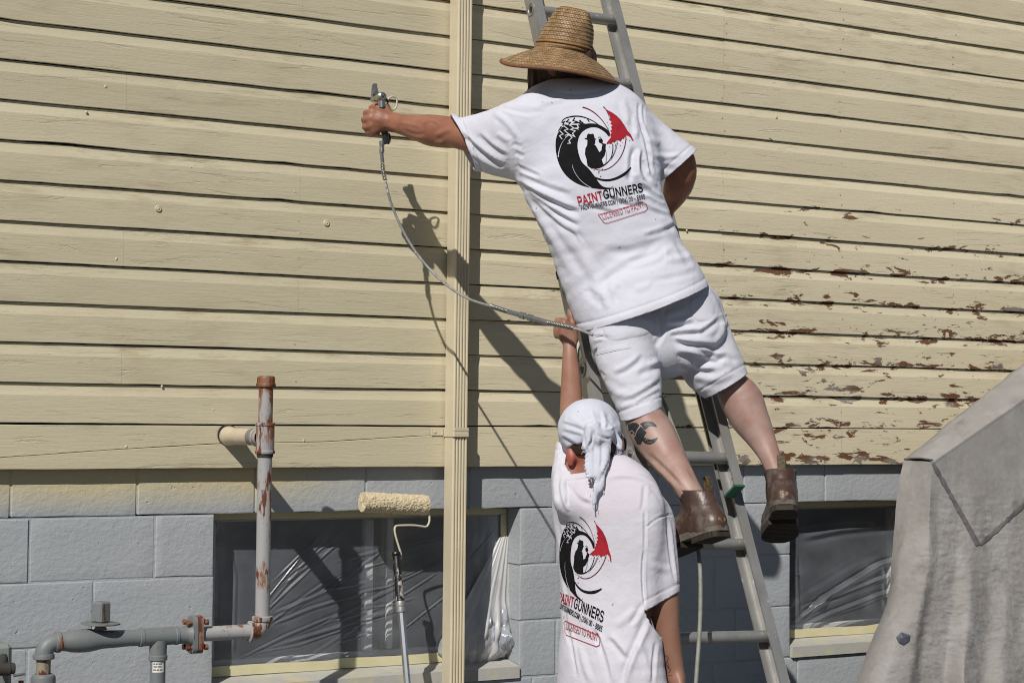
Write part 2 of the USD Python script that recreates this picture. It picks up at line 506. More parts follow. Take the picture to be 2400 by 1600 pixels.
def mat(name, base, rough=0.6, alt=None, scale=20.0, stretch=(1, 1, 1), amount=0.5, bump=None, metal=0.0, spec=0.5, extra=None, detail=4.0, spots=None, coat=0.0, sheen=0.0, translucent=0.0):
    """A principled surface whose colour drifts between base and alt with noise in space. bump: (scale, strength, distance[, stretch]); spots: [(colour, scale, threshold, softness, stretch)]."""
    nodes = {'g': ('geometry', {}), 'p': ('principled_bsdf', {'roughness': rough, 'metallic': metal, 'specular_ior_level': spec, 'coat_weight': coat, 'sheen_weight': sheen})}
    links = []
    nodes['map'] = ('mapping', {'scale': tuple(scale * s for s in stretch)}); links.append(('g.position', 'map.vector'))
    nodes['n'] = ('noise_texture', {'scale': 1.0, 'detail': detail, 'roughness': 0.6}); links.append(('map.vector', 'n.vector'))
    alt = alt if alt is not None else tuple(c * 0.8 for c in base)
    lo, hi = 0.5 - 0.5 * amount, 0.5 + 0.5 * amount
    nodes['r'] = ('rgb_ramp', {'ramp': [(0.0, base), (0.32, base), (0.68, alt), (1.0, alt)]}); links.append(('n.fac', 'r.fac'))
    cur = 'r.color'
    for i, (col, sc, th, soft, st) in enumerate(spots or []):
        nodes[f'sm{i}'] = ('mapping', {'scale': tuple(sc * s for s in st), 'location': (3.1 * i, 1.7 * i, 0.4)}); links.append(('g.position', f'sm{i}.vector'))
        nodes[f'sn{i}'] = ('noise_texture', {'scale': 1.0, 'detail': 6.0, 'roughness': 0.62}); links.append((f'sm{i}.vector', f'sn{i}.vector'))
        nodes[f'sr{i}'] = ('map_range', {'from_min': th - soft, 'from_max': th + soft, 'clamp': True}); links.append((f'sn{i}.fac', f'sr{i}.value'))
        nodes[f'sx{i}'] = ('mix', {'color2': col}); links += [(f'sr{i}.result', f'sx{i}.fac'), (cur, f'sx{i}.color1')]
        cur = f'sx{i}.color'
    links.append((cur, 'p.base_color'))
    if bump:
        bs, strength, dist = bump[:3]; st = bump[3] if len(bump) > 3 else (1, 1, 1)
        nodes['bm'] = ('mapping', {'scale': tuple(bs * s for s in st)}); links.append(('g.position', 'bm.vector'))
        nodes['bn'] = ('noise_texture', {'scale': 1.0, 'detail': 5.0, 'roughness': 0.6}); links.append(('bm.vector', 'bn.vector'))
        nodes['b'] = ('bump', {'strength': strength, 'distance': dist}); links += [('bn.fac', 'b.height'), ('b.normal', 'p.normal')]
    surf = 'p.BSDF'
    if translucent:
        nodes['tl'] = ('translucent_bsdf', {}); links.append((cur, 'tl.color'))
        nodes['mx'] = ('mix_closure', {'fac': translucent}); links += [('p.BSDF', 'mx.closure1'), ('tl.BSDF', 'mx.closure2')]
        surf = 'mx.closure'
    return usdkit.material(stage, '/World/Looks/' + name, nodes, links, surface=surf)

LIP0, COURSE = 2.7764, 0.12603            # height of the lower edge of course 0, and one course
XPEEL0, XPEEL1 = 0.35, 1.25
def siding_material(name, fresh, peel):
    n = {'g': ('geometry', {}), 'xyz': ('separate_xyz', {}), 'p': ('principled_bsdf', {'roughness': 0.55, 'specular_ior_level': 0.35})}
    l = [('g.position', 'xyz.vector')]
    def noise(k, sc, detail=4.0, rough=0.6, loc=(0, 0, 0), dist=0.0):
        n[k + 'm'] = ('mapping', {'scale': sc, 'location': loc}); l.append(('g.position', k + 'm.vector'))
        n[k] = ('noise_texture', {'scale': 1.0, 'detail': detail, 'roughness': rough, 'distortion': dist}); l.append((k + 'm.vector', k + '.vector'))
        return k + '.fac'
    def rng(k, src, a, b, c=0.0, d=1.0):
        n[k] = ('map_range', {'from_min': a, 'from_max': b, 'to_min': c, 'to_max': d, 'clamp': True}); l.append((src, k + '.value')); return k + '.result'
    def mth(k, t, a, b):
        n[k] = ('math', {'math_type': t})
        for s, q in (('value1', a), ('value2', b)):
            if isinstance(q, str): l.append((q, k + '.' + s))
            elif q is not None: n[k][1][s] = float(q)
        return k + '.value'
    def mixc(k, fac, c1, c2):
        n[k] = ('mix', {})
        for s, q in (('fac', fac), ('color1', c1), ('color2', c2)):
            if isinstance(q, str): l.append((q, k + '.' + s))
            else: n[k][1][s] = q
        return k + '.color'
    tone = noise('tone', (0.9, 1, 7.0), 3.0)
    n['tr'] = ('rgb_ramp', {'ramp': [(0.0, fresh[0]), (0.35, fresh[0]), (0.65, fresh[1]), (1.0, fresh[1])]}); l.append((tone, 'tr.fac'))
    n['wnz'] = ('white_noise_texture', {'dimensions': '1D'}); n['vr'] = ('map_range', {'from_min': 0.0, 'from_max': 1.0, 'to_min': 0.93, 'to_max': 1.05}); n['vm'] = ('hsv', {})
    # height above the lip of its own course, 0..1
    ph0 = mth('ph0', 'subtract', 'xyz.z', LIP0 - 40 * COURSE)
    ph1 = mth('ph1', 'divide', ph0, COURSE)
    ph = mth('ph', 'fraction', ph1, None)
    fl = mth('fl', 'floor', ph1, None); l.append((fl, 'wnz.w')); l.append(('wnz.value', 'vr.value')); l.append(('vr.result', 'vm.value')); l.append(('tr.color', 'vm.color'))
    # grime that settles in the cove
    cove = rng('cove', ph, 0.66, 0.9)
    dn = noise('dn', (5.0, 5, 30.0), 6.0, 0.68, (0.3, 0, 0))
    dpatch = noise('dp', (1.3, 1, 2.4), 2.0, 0.5, (4.0, 0, 1.0))
    d1 = mth('d1', 'multiply', rng('dnr', dn, 0.47, 0.70), rng('dpr', dpatch, 0.44, 0.62))
    d2 = mth('d2', 'multiply', d1, mth('d2a', 'multiply_add', cove, 0.55)); n['d2a'][1]['value3'] = 0.34
    col = mixc('dirt', d2, 'vm.color', (0.23, 0.16, 0.075))
    # bare wood where the paint has come off
    px_ = rng('pxr', 'xyz.x', XPEEL0, XPEEL1)
    pz_ = rng('pzr', 'xyz.z', 2.56, 2.12)
    w0 = mth('w0', 'multiply', px_, pz_)
    edge = mth('edge', 'absolute', mth('e0', 'subtract', ph, 0.5), None)
    e2 = rng('e2', edge, 0.18, 0.5)
    pn = noise('pn', (7.6, 7, 29.0), 7.0, 0.68, (1.3, 0, 0.7), 0.5)
    pp = noise('pp', (1.9, 1, 4.5), 2.0, 0.5, (8.0, 0, 2.0))
    low = rng('low', 'xyz.z', 1.62, 1.38)
    s1 = mth('s1', 'multiply_add', w0, 0.135 * peel); l.append((pn, 's1.value3'))
    s2 = mth('s2', 'multiply_add', e2, 0.10 * peel); l.append((s1, 's2.value3'))
    s3 = mth('s3', 'multiply_add', pp, 0.20); l.append((s2, 's3.value3'))
    s4 = mth('s4', 'multiply_add', mth('lw', 'multiply', low, px_), 0.035); l.append((s3, 's4.value3'))
    bare = rng('bare', s4, 0.846, 0.858)
    halo = rng('halo', s4, 0.822, 0.846)
    wn = noise('wn', (3.0, 3, 9.0), 4.0, 0.6, (5.0, 0, 3.0))
    n['wr'] = ('rgb_ramp', {'ramp': [(0.0, (0.13, 0.055, 0.026)), (0.53, (0.15, 0.068, 0.034)), (0.60, (0.24, 0.21, 0.185)), (1.0, (0.33, 0.30, 0.27))]}); l.append((wn, 'wr.fac'))
    col = mixc('hl', mth('hm', 'multiply', halo, 0.35), col, (0.60, 0.56, 0.46))
    col = mixc('bc', bare, col, 'wr.color')
    l.append((col, 'p.base_color'))
    rr = mth('rr', 'multiply_add', bare, 0.3); n['rr'][1]['value3'] = 0.55; l.append((rr, 'p.roughness'))
    # relief: brush marks and grain along the board, paint that stands up round the bare wood
    g1 = noise('g1', (9.0, 9, 150.0), 6.0, 0.62, dist=0.7)
    g2 = noise('g2', (45.0, 45, 70.0), 4.0, 0.6)
    g3 = noise('g3', (2.2, 2, 30.0), 5.0, 0.7, (2, 0, 9), 1.6)
    h1 = mth('h1', 'multiply_add', g2, 0.5); l.append((g1, 'h1.value3'))
    h2 = mth('h2', 'multiply_add', rng('g3r', g3, 0.60, 0.68), -0.9); l.append((h1, 'h2.value3'))
    h3 = mth('h3', 'multiply_add', bare, -1.7); l.append((h2, 'h3.value3'))
    n['b'] = ('bump', {'strength': 0.75, 'distance': 0.0016}); l.append((h3, 'b.height')); l.append(('b.normal', 'p.normal'))
    return usdkit.material(stage, '/World/Looks/' + name, n, l, surface='p.BSDF')

CREAM = ((0.69, 0.62, 0.45), (0.655, 0.58, 0.415))
M_SIDING = siding_material('old_cream_paint', CREAM, 1.0)
M_SIDING_NEW = siding_material('fresh_cream_paint', ((0.60, 0.542, 0.388), (0.57, 0.512, 0.36)), 0.0)
M_SPOUT = mat('spout_cream', (0.64, 0.57, 0.42), 0.45, (0.57, 0.50, 0.36), 6, bump=(60, 0.12, 0.001), spots=[((0.12, 0.07, 0.04), 26, 0.71, 0.012, (1, 1, 0.6))])
M_GREYWOOD = mat('dark_gap', (0.05, 0.045, 0.04), 0.9)

def block_material():
    n = {'g': ('geometry', {}), 'xyz': ('separate_xyz', {}), 'p': ('principled_bsdf', {'roughness': 0.62, 'specular_ior_level': 0.3}),
         'nm': ('mapping', {'scale': (1.6, 1, 2.2)}), 'n': ('noise_texture', {'scale': 1.0, 'detail': 3.0}),
         'r': ('rgb_ramp', {'ramp': [(0.0, (0.378, 0.403, 0.432)), (0.4, (0.378, 0.403, 0.432)), (0.62, (0.395, 0.416, 0.438)), (1.0, (0.40, 0.415, 0.43))]}),
         'om': ('mapping', {'scale': (2.4, 1, 5.0)}), 'on': ('noise_texture', {'scale': 1.0, 'detail': 3.0}),
         # cream overspray along the top course, fading downwards and to the right
         'z': ('map_range', {'from_min': 1.225, 'from_max': 1.33, 'clamp': True}), 'x': ('map_range', {'from_min': -0.55, 'from_max': -1.0, 'clamp': True}),
         'm1': ('math', {'math_type': 'multiply'}), 'm2': ('math', {'math_type': 'multiply_add', 'value2': 0.9}), 'm3': ('math', {'math_type': 'multiply', 'use_clamp': True}),
         'o': ('map_range', {'from_min': 0.3, 'from_max': 0.7, 'to_min': 0.85, 'to_max': 1.4, 'clamp': True}),
         'mx': ('mix', {'color2': (0.56, 0.49, 0.31)}),
         'bm': ('mapping', {'scale': (48, 48, 62)}), 'bn': ('noise_texture', {'scale': 1.0, 'detail': 6.0, 'roughness': 0.62}),
         'vm': ('mapping', {'scale': (38, 38, 38)}), 'vn': ('noise_texture', {'scale': 1.0, 'detail': 2.0}),
         'vr': ('map_range', {'from_min': 0.73, 'from_max': 0.80, 'to_min': 0.0, 'to_max': -0.8, 'clamp': True}),
         'ha': ('math', {'math_type': 'add'}), 'b': ('bump', {'strength': 0.62, 'distance': 0.005})}
    l = [('g.position', 'xyz.vector'), ('g.position', 'nm.vector'), ('nm.vector', 'n.vector'), ('n.fac', 'r.fac'), ('xyz.z', 'z.value'), ('xyz.x', 'x.value'),
         ('g.position', 'om.vector'), ('om.vector', 'on.vector'), ('on.fac', 'o.value'), ('z.result', 'm1.value1'), ('x.result', 'm1.value2'),
         ('m1.value', 'm3.value1'), ('o.result', 'm3.value2'), ('m3.value', 'mx.fac'), ('r.color', 'mx.color1'), ('mx.color', 'p.base_color'),
         ('g.position', 'bm.vector'), ('bm.vector', 'bn.vector'), ('g.position', 'vm.vector'), ('vm.vector', 'vn.vector'), ('vn.fac', 'vr.value'),
         ('bn.fac', 'ha.value1'), ('vr.result', 'ha.value2'), ('ha.value', 'b.height'), ('b.normal', 'p.normal')]
    del n['m2']
    return usdkit.material(stage, '/World/Looks/painted_block', n, l, surface='p.BSDF')
M_BLOCK = block_material()
M_SILL = mat('sill_paint', (0.47, 0.46, 0.42), 0.7, (0.42, 0.42, 0.40), 12, bump=(70, 0.4, 0.002), spots=[((0.55, 0.50, 0.33), 9, 0.58, 0.08, (1, 1, 1))])
M_FRAME = mat('window_frame_white', (0.86, 0.86, 0.85), 0.4)
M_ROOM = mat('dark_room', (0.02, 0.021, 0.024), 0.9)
M_TAPE = mat('masking_tape', (0.66, 0.61, 0.40), 0.6, (0.60, 0.55, 0.34), 14, bump=(90, 0.25, 0.001))
M_GLASS = usdkit.material(stage, '/World/Looks/pane_glass', {'f': ('fresnel', {'IOR': 1.5}), 't': ('transparent_bsdf', {'color': (0.86, 0.9, 0.9)}), 'g': ('glossy_bsdf', {'roughness': 0.02, 'color': (1, 1, 1)}), 'm': ('mix_closure', {})},
                          [('f.fac', 'm.fac'), ('t.BSDF', 'm.closure1'), ('g.BSDF', 'm.closure2')], surface='m.closure')
def film(name, haze, tint=(0.8, 0.82, 0.85)):
    return usdkit.material(stage, '/World/Looks/' + name, {
        'xyz': ('separate_xyz', {}), 'lx': ('map_range', {'from_min': -0.20, 'from_max': 0.0, 'to_max': 0.75, 'clamp': True}), 'lx2': ('map_range', {'from_min': 0.1, 'from_max': 0.2, 'to_min': 1.0, 'to_max': 0.0, 'clamp': True}), 'lm': ('math', {'math_type': 'multiply'}), 'ln': ('math', {'math_type': 'multiply'}), 'la': ('math', {'math_type': 'add', 'use_clamp': True}),
        'sm': ('mapping', {'scale': (42, 5, 5), 'rotation': (0, 0.25, 0)}), 'sn': ('noise_texture', {'scale': 1.0, 'detail': 3.0}),
        'g': ('geometry', {}), 'map': ('mapping', {'scale': (9, 9, 13)}), 'n': ('noise_texture', {'scale': 1.0, 'detail': 5.0}),
        'h': ('map_range', {'from_min': 0.3, 'from_max': 0.75, 'to_min': haze * 0.75, 'to_max': haze * 1.35, 'clamp': True}),
        't': ('transparent_bsdf', {'color': (0.97, 0.97, 0.97)}), 'd': ('diffuse_bsdf', {'color': tint}), 'tl': ('translucent_bsdf', {'color': tint}), 'dm': ('mix_closure', {'fac': 0.45}),
        'm': ('mix_closure', {}), 'gl': ('glossy_bsdf', {'roughness': 0.30, 'color': (1, 1, 1)}), 'f': ('fresnel', {'IOR': 1.6}), 'm2': ('mix_closure', {})},
        [('g.position', 'map.vector'), ('map.vector', 'n.vector'), ('n.fac', 'h.value'), ('g.position', 'xyz.vector'), ('xyz.x', 'lx.value'), ('xyz.x', 'lx2.value'), ('lx.result', 'lm.value1'), ('lx2.result', 'lm.value2'), ('g.position', 'sm.vector'), ('sm.vector', 'sn.vector'), ('lm.value', 'ln.value1'), ('sn.fac', 'ln.value2'), ('h.result', 'la.value1'), ('ln.value', 'la.value2'), ('la.value', 'm.fac'), ('t.BSDF', 'm.closure1'), ('d.BSDF', 'dm.closure1'), ('tl.BSDF', 'dm.closure2'), ('dm.closure', 'm.closure2'),
         ('f.fac', 'm2.fac'), ('m.closure', 'm2.closure1'), ('gl.BSDF', 'm2.closure2')], surface='m2.closure')
M_FILM = film('plastic_film', 0.21, (0.72, 0.77, 0.88))
M_FILM_THICK = film('plastic_film_bunched', 0.60, (0.9, 0.9, 0.92))

# ------------------------------------------------------------ the ground
M_GROUND = mat('gravel_yard', (0.085, 0.08, 0.068), 0.95, (0.12, 0.11, 0.095), 9, bump=(60, 0.8, 0.01), detail=8)
v = np.array([(-60, -90, 0), (60, -90, 0), (60, 60, 0), (-60, 60, 0)], float)
obj('ground', (v, np.array([(0, 1, 2), (0, 2, 3)])), M_GROUND, label='flat dark gravel yard below the house wall', cat='ground', kind='structure')

# ------------------------------------------------------------ the house: clapboards, skirt, concrete blocks, windows
HOUSE = thing('house', (0, 0, 0), 'cream clapboard house with peeling paint above a grey concrete block foundation', 'house')
XL, XR = -3.6, 4.4
STUDS = [-3.27, -2.66, -2.05, -1.44, -0.833, -0.225, 0.383, 0.938, 1.53, 2.139, 2.75, 3.36, 3.97]
def board(x0, x1, zb, zt, seed, proud=0.0, plain=False):
    """A drop-siding board: square lower lip, flat face, cove at the top."""
    h = zt - zb
    nx = max(6, int((x1 - x0) / 0.07))
    xs = np.linspace(x0, x1, nx)
    if plain:
        prof = [(0.014, 0.0), (0.0015, 0.0), (0.0, 0.0012), (0.0, h * 0.5), (0.0, h - 0.002), (0.0012, h), (0.014, h)]
    else:
        cv = [(0.0, h - 0.0405), (0.0006, h - 0.0385), (0.0022, h - 0.034), (0.0046, h - 0.026), (0.0070, h - 0.017), (0.0088, h - 0.0085), (0.0094, h - 0.0025), (0.017, h - 0.0022)]
        prof = [(0.0185, 0.0012), (0.0015, 0.0), (0.0, 0.0014), (0.0, h * 0.4)] + cv
    P = np.zeros((nx, len(prof), 3))
    wob = (meshkit.fbm(np.stack([xs * 1.7, np.full(nx, seed * 3.7), np.zeros(nx)], 1), 3, seed) - 0.5)
    fine = (meshkit.fbm(np.stack([xs * 14, np.full(nx, seed * 1.3), np.zeros(nx)], 1), 3, seed + 5) - 0.5)
    chip = np.maximum(meshkit.noise(np.stack([xs * 9, np.full(nx, seed * 2.1), np.ones(nx)], 1), seed) - 0.82, 0) * 0.03
    for j, (y, z) in enumerate(prof):
        P[:, j, 0] = xs
        P[:, j, 1] = y - proud + wob * 0.003
        dz = wob * 0.004 + fine * 0.0022 + chip if j < 3 else wob * 0.003
        P[:, j, 2] = zb + z + dz
    V, F = grid_mesh(P)
    ends = []
    for i, fl in ((0, 1), (nx - 1, -1)):
        b = i * len(prof)
        for j in range(1, len(prof) - 1):
            t = (b, b + j, b + j + 1)
            ends.append(t if fl < 0 else t[::-1])
    return V, np.vstack([F[:, ::-1][:, :], np.array(ends)])
rnd = random.Random(11)
FIX = {-1: [-0.833], 2: [-1.44], 4: [-0.833], 6: [-1.44], 7: [-0.833], 9: [-1.44], 8: [0.938], -4: [1.53], 3: [0.938, 2.139], 5: [1.53], 10: [0.383]}
for k in range(-13, 11):
    zb, zt = LIP0 - k * COURSE, LIP0 - (k - 1) * COURSE
    cuts = [XL]
    start = rnd.randrange(1, 4)
    for s in STUDS[start::rnd.choice((3, 4))]:
        if s > -0.2 or s < -1.9: cuts.append(s)
    cuts = sorted(set(cuts + FIX.get(k, []) + [XR, -0.225]))
    cuts = [c for i, c in enumerate(cuts) if i == 0 or c - cuts[i - 1] > 0.55 or c in (XR, -0.225)]
    for i in range(len(cuts) - 1):
        pr = rnd.uniform(-0.0012, 0.0012) if cuts[i + 1] > 0 else 0.0
        gp = 0.0007 if cuts[i + 1] > 0 else 0.00025
        obj('board', board(cuts[i] + (gp if i else 0), cuts[i + 1] - gp, zb, zt, k * 17 + 300, pr), M_SIDING_NEW if cuts[i + 1] < 0 else M_SIDING, HOUSE, smooth=32)
# the bottom board: one piece on the right, two tapered pieces on the left of the downspout
ZS, ZK = 1.3725, LIP0 - 10 * COURSE
def tapered(x0, x1, f0, f1, seed, proud, m, name='skirt_board'):
    nx = int((x1 - x0) / 0.05); xs = np.linspace(x0, x1, nx)
    lo = np.interp(xs, *f0); hi = np.interp(xs, *f1)
    fine = (meshkit.fbm(np.stack([xs * 10, np.full(nx, seed * 1.3), np.zeros(nx)], 1), 3, seed) - 0.5) * 0.003
    prof = [(0.02, 0), (0.0015, 0), (0, 0.02), (0, 0.5), (0, 0.98), (0.0015, 1.0), (0.02, 1.0)]
    P = np.zeros((nx, len(prof), 3))
    for j, (y, t) in enumerate(prof):
        P[:, j] = np.stack([xs, np.full(nx, y - proud), lo + (hi - lo) * t + fine * (1 if t < 0.5 else 0.6)], 1)
    V, F = grid_mesh(P)
    e = [(0, j + 1, j) for j in range(1, 6)] + [((nx - 1) * 7, (nx - 1) * 7 + j, (nx - 1) * 7 + j + 1) for j in range(1, 6)]
    obj(name, (V, np.vstack([F[:, ::-1], np.array(e)])), m, HOUSE, smooth=32)
crack = ([-3.6, -1.9, -1.5, -1.1, -0.72, -0.225], [1.392, 1.402, 1.430, 1.452, 1.458, 1.487])
up = lambda d: (crack[0], [c + d for c in crack[1]])
tapered(XL, -0.226, ([XL, 0], [ZS, ZS - 0.002]), up(-0.0009), 3, 0.0035, M_SIDING_NEW)
tapered(XL, -0.226, up(0.0009), ([XL, 0], [ZK - 0.006, ZK - 0.006]), 4, 0.0, M_SIDING_NEW)
tapered(-0.222, 1.53, ([-0.3, 2], [ZS - 0.002, ZS - 0.004]), ([-0.3, 2], [ZK - 0.004, ZK - 0.004]), 5, 0.001, M_SIDING)
tapered(1.533, XR, ([1, 4.4], [ZS - 0.003, ZS - 0.006]), ([1, 4.4], [ZK - 0.004, ZK - 0.004]), 6, -0.0005, M_SIDING)
obj('sheathing', box(XL, XR, 0.021, 0.05, 1.43, 4.42), M_GREYWOOD, HOUSE)
# soft round patches over old holes
for px_, py_ in ((371, 489), (765, 523)):
    c = at(px_, py_, 0.0)
    obj('hole_plug', lathe(c + [0, 0.002, 0], (0, -1, 0), [(0, 0.0115), (0.004, 0.0108), (0.0065, 0.0085), (0.0055, 0.006), (0.0075, 0.003), (0.0075, 0.0)], 20), M_SIDING_NEW, HOUSE, smooth=40)
for px_, py_, r in ((248, 203, .006), (203, 263, .004), (448, 392, .0025), (273, 607, .005), (690, 450, .003), (500, 960, .004), (296, 1046, .005), (712, 1032, .005), (380, 905, .004), (1610, 540, .004), (1820, 275, .006)):
    c = at(px_, py_, 0.0)
    obj('paint_blob', lathe(c + [0, 0.002, 0], (0.2, -1, 0.1), [(0, r * 1.2), (0.0025, r), (0.004, r * 0.5), (0.0042, 0)], 9), M_SIDING_NEW, HOUSE, smooth=True)

# nail heads along the studs, two to a board
nails = []
rn = random.Random(5)
for k in range(-8, 11):
    for sx_ in STUDS[4:11]:
        for hh in (0.022, 0.062):
            if rn.random() < (.75 if sx_ > 0 else .3):
                c = np.array([sx_ + rn.uniform(-.012, .012), .0003, LIP0 - k * COURSE + hh + rn.uniform(-.006, .006)])
                nails.append(lathe(c, (0, -1, 0), [(0, .0042), (rn.uniform(.0002, .0011), .0036), (.0004, 0)], 7))
obj('nail_head', merge(nails), mat('rust_bled_nail', (0.40, 0.31, 0.18), .7, (0.52, 0.45, 0.31), 3), HOUSE, kind='stuff', label='small painted nail heads along the studs')

FY = 0.035                                   # face of the foundation
def block(x0, x1, z0, z1, seed):
    g = 0.0026
    r = random.Random(seed)
    y0 = FY + r.uniform(-0.0015, 0.0015); b = 0.0045
    x0 += g; x1 -= g; z0 += g; z1 -= g
    xs = np.array([x0, x0 + b] + list(np.linspace(x0, x1, 8)[1:-1]) + [x1 - b, x1]); zs = np.array([z0, z0 + b] + list(np.linspace(z0, z1, 5)[1:-1]) + [z1 - b, z1])
    P = np.zeros((len(xs), len(zs), 3))
    for i, x in enumerate(xs):
        for j, z in enumerate(zs):
            ed = i in (0, len(xs) - 1) or j in (0, len(zs) - 1)
            nn = meshkit.fbm(np.array([[x * 13, z * 13, seed]]), 2, seed)[0] - 0.5
            P[i, j] = (x + (nn * 0.006 if i in (0, len(xs) - 1) else 0), y0 + (b * 0.8 if ed else 0) + nn * 0.003, z + (nn * 0.006 if j in (0, len(zs) - 1) else 0))
    V, F = grid_mesh(P)
    F = F[:, ::-1]
    # sides going back
    nu, nv = len(xs), len(zs); idx = np.arange(nu * nv).reshape(nu, nv)
    loop = np.concatenate([idx[:, 0], idx[-1, 1:], idx[::-1, -1][1:], idx[0, ::-1][1:-1]])
    back = V[loop] * [1, 0, 1] + [0, 0.225, 0]
    n0 = len(V); V = np.vstack([V, back]); L = len(loop); q = []
    for i in range(L):
        j = (i + 1) % L
        q += [(loop[i], n0 + i, n0 + j), (loop[i], n0 + j, loop[j])]
    return V, np.vstack([F, np.array(q)])
ROWS = [1.4205, 1.2172, 1.0140, 0.8108, 0.6076, 0.4044, 0.2012, -0.002]
W1, W2 = (-1.103, 0.060), (1.301, 2.52)
ANCH = [-1.776, -1.714, -1.508, -1.714, -1.508, -1.714, -1.508]
for r in range(7):
    zt, zb = ROWS[r], ROWS[r + 1]
    xs = [ANCH[r] + 0.4064 * k for k in range(-5, 16)]
    spans = [(XL, XR)] if r == 0 or r > 3 else [(XL, W1[0]), (W1[1], W2[0]), (W2[1], XR)]
    for a, b in spans:
        off = {1: 0.10, 2: 0.0, 3: 0.10}.get(r, 0.0) if a == W1[1] else 0.0
        cs = [a] + [x - off for x in xs if a + 0.09 < x - off < b - 0.09] + [b]
        for i in range(len(cs) - 1):
            low = zb
            obj('concrete_block', block(cs[i], cs[i + 1], low, zt, r * 40 + i + int(a * 7) % 13), M_BLOCK, HOUSE, smooth=40)
for (a, b) in ((XL, W1[0]), (W1[1], W2[0]), (W2[1], XR)):
    obj('mortar', box(a + 0.006, b - 0.006, FY + 0.0040, FY + 0.18, 0.60, 1.2172), M_BLOCK, HOUSE)
obj('mortar', box(XL, XR, FY + 0.0045, FY + 0.18, -0.01, 0.60), M_BLOCK, HOUSE)
obj('mortar', box(XL, XR, FY + 0.005, FY + 0.18, 1.2235, 1.44), M_BLOCK, HOUSE)
# windows: opening 1 is between blocks at W1, opening 2 at W2
RY = FY + 0.10                                # plane of the masking film
for wi, (a, b) in enumerate((W1, W2)):
    zb, zt = 0.664, 1.2172
    # sloping concrete sill
    sl = np.array([(a + .002, FY - 0.012, zb - 0.056), (a + .002, FY - 0.012, zb - 0.014), (a + .002, FY + 0.17, zb + 0.012), (a + .002, FY + 0.17, zb - 0.056)])
    V = np.vstack([sl, sl + [b - a - .004, 0, 0]]); q = [(0, 1, 2, 3), (7, 6, 5, 4), (0, 4, 5, 1), (1, 5, 6, 2), (2, 6, 7, 3), (3, 7, 4, 0)]
    obj('window_sill', (V, np.array(q)), M_SILL, HOUSE, label='sloping painted concrete window sill')
    path = numbered(HOUSE + '/basement_window'); x = UsdGeom.Xform.Define(stage, path); BASE[path] = np.zeros(3)
    fy0, fy1 = RY + 0.045, RY + 0.085
    t = 0.035
    mid = a + (b - a) * 0.545
    obj('frame', merge([bevel_box(a + .004, a + t, fy0, fy1, zb + .016, zt - .004), bevel_box(b - t, b - .004, fy0, fy1, zb + .016, zt - .004), bevel_box(a + t + .001, b - t - .001, fy0 + .002, fy1, zt - t, zt - .005), bevel_box(a + t + .001, b - t - .001, fy0 + .002, fy1, zb + .017, zb + t + .016)]), M_FRAME, path)
    obj('sash', merge([bevel_box(mid - .022, mid + .012, fy0 - .006, fy1 - .01, zb + t + .017, zt - t - .001), bevel_box(a + t + .002, a + t + .024, fy0 + .004, fy1 - .01, zb + t + .017, zt - t - .001), bevel_box(mid + .075, mid + .10, fy0 + .012, fy1 - .006, zb + t + .017, zt - t - .001)]), M_FRAME, path)
    obj('pane', box(a + t + .024, mid - .022, fy0 + .018, fy0 + .022, zb + t + .016, zt - t), M_GLASS, path)
    obj('pane', box(mid + .012, b - t, fy0 + .026, fy0 + .030, zb + t + .016, zt - t), M_GLASS, path)
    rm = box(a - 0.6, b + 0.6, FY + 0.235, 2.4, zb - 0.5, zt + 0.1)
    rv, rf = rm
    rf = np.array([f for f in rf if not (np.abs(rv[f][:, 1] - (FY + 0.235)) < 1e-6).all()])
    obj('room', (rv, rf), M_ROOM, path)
# ------------------------------------------------------------ plastic film taped over the windows
def film_sheet(a, b, zb, zt, folds, seed, bag=None, lean=0.0):
    nu, nv = 300, 170
    u = np.linspace(0, 1, nu); w = np.linspace(0, 1, nv)
    U, Wv = np.meshgrid(u, w, indexing='ij')
    X = a + (b - a) * U; Z = zb + (zt - zb) * Wv
    edge = np.clip(np.minimum(np.minimum(U, 1 - U) * 9, np.minimum(Wv, 1 - Wv) * 5), 0, 1)
    Y = np.zeros_like(X)
    P2 = np.stack([X.ravel(), Z.ravel()], 1)
    for pts, wd, amp in folds:
        d, s, al = seg_dist(P2, pts)
        x = d / (wd * .62)
        Y -= ((amp if bag is None else amp * .55) * (np.exp(-x * x) - 0.5 * np.exp(-((x - 1.8) / .9) ** 2)) * np.clip(np.minimum(al, 1 - al) * 6, 0.0, 1)).reshape(X.shape)
    Y += (meshkit.fbm(np.stack([X * 3, Z * 4, X * 0 + seed], -1), 3, seed) - 0.5) * 0.02
    Y *= edge
    if bag is not None:
        cx, cz, rx, rz, depth = bag
        k = np.clip(1 - np.sqrt(((X - cx) / rx) ** 2 + ((Z - cz) / rz) ** 2), 0, 1)
        cr = meshkit.fbm(np.stack([X * 26, Z * 12, X * 0], -1), 4, seed + 3)
        Y -= k ** 0.7 * depth * (0.35 + 1.1 * cr)
        st = meshkit.noise(np.stack([(X - (Z - zt) * 0.22) * 75, Z * 2.0, X * 0], -1), seed + 9) - 0.5
        ks = np.clip((X - (cx - rx * 1.2)) / (rx * 0.8), 0, 1) * np.clip((zt - Z) / 0.1, 0, 1)
        Y -= st * 0.016 * ks * edge
    return np.stack([X, RY + 0.002 + Y, Z], -1)
def wp(x, y):
    q = at(x, y, -RY); return (q[0], q[2])
E5 = lambda x, y: wp(500 + x / 3.485, 1150 + y / 3.485)     # enlargements used to read off the folds
E3 = lambda x, y: wp(820 + x / 3.336, 1130 + y / 3.336)
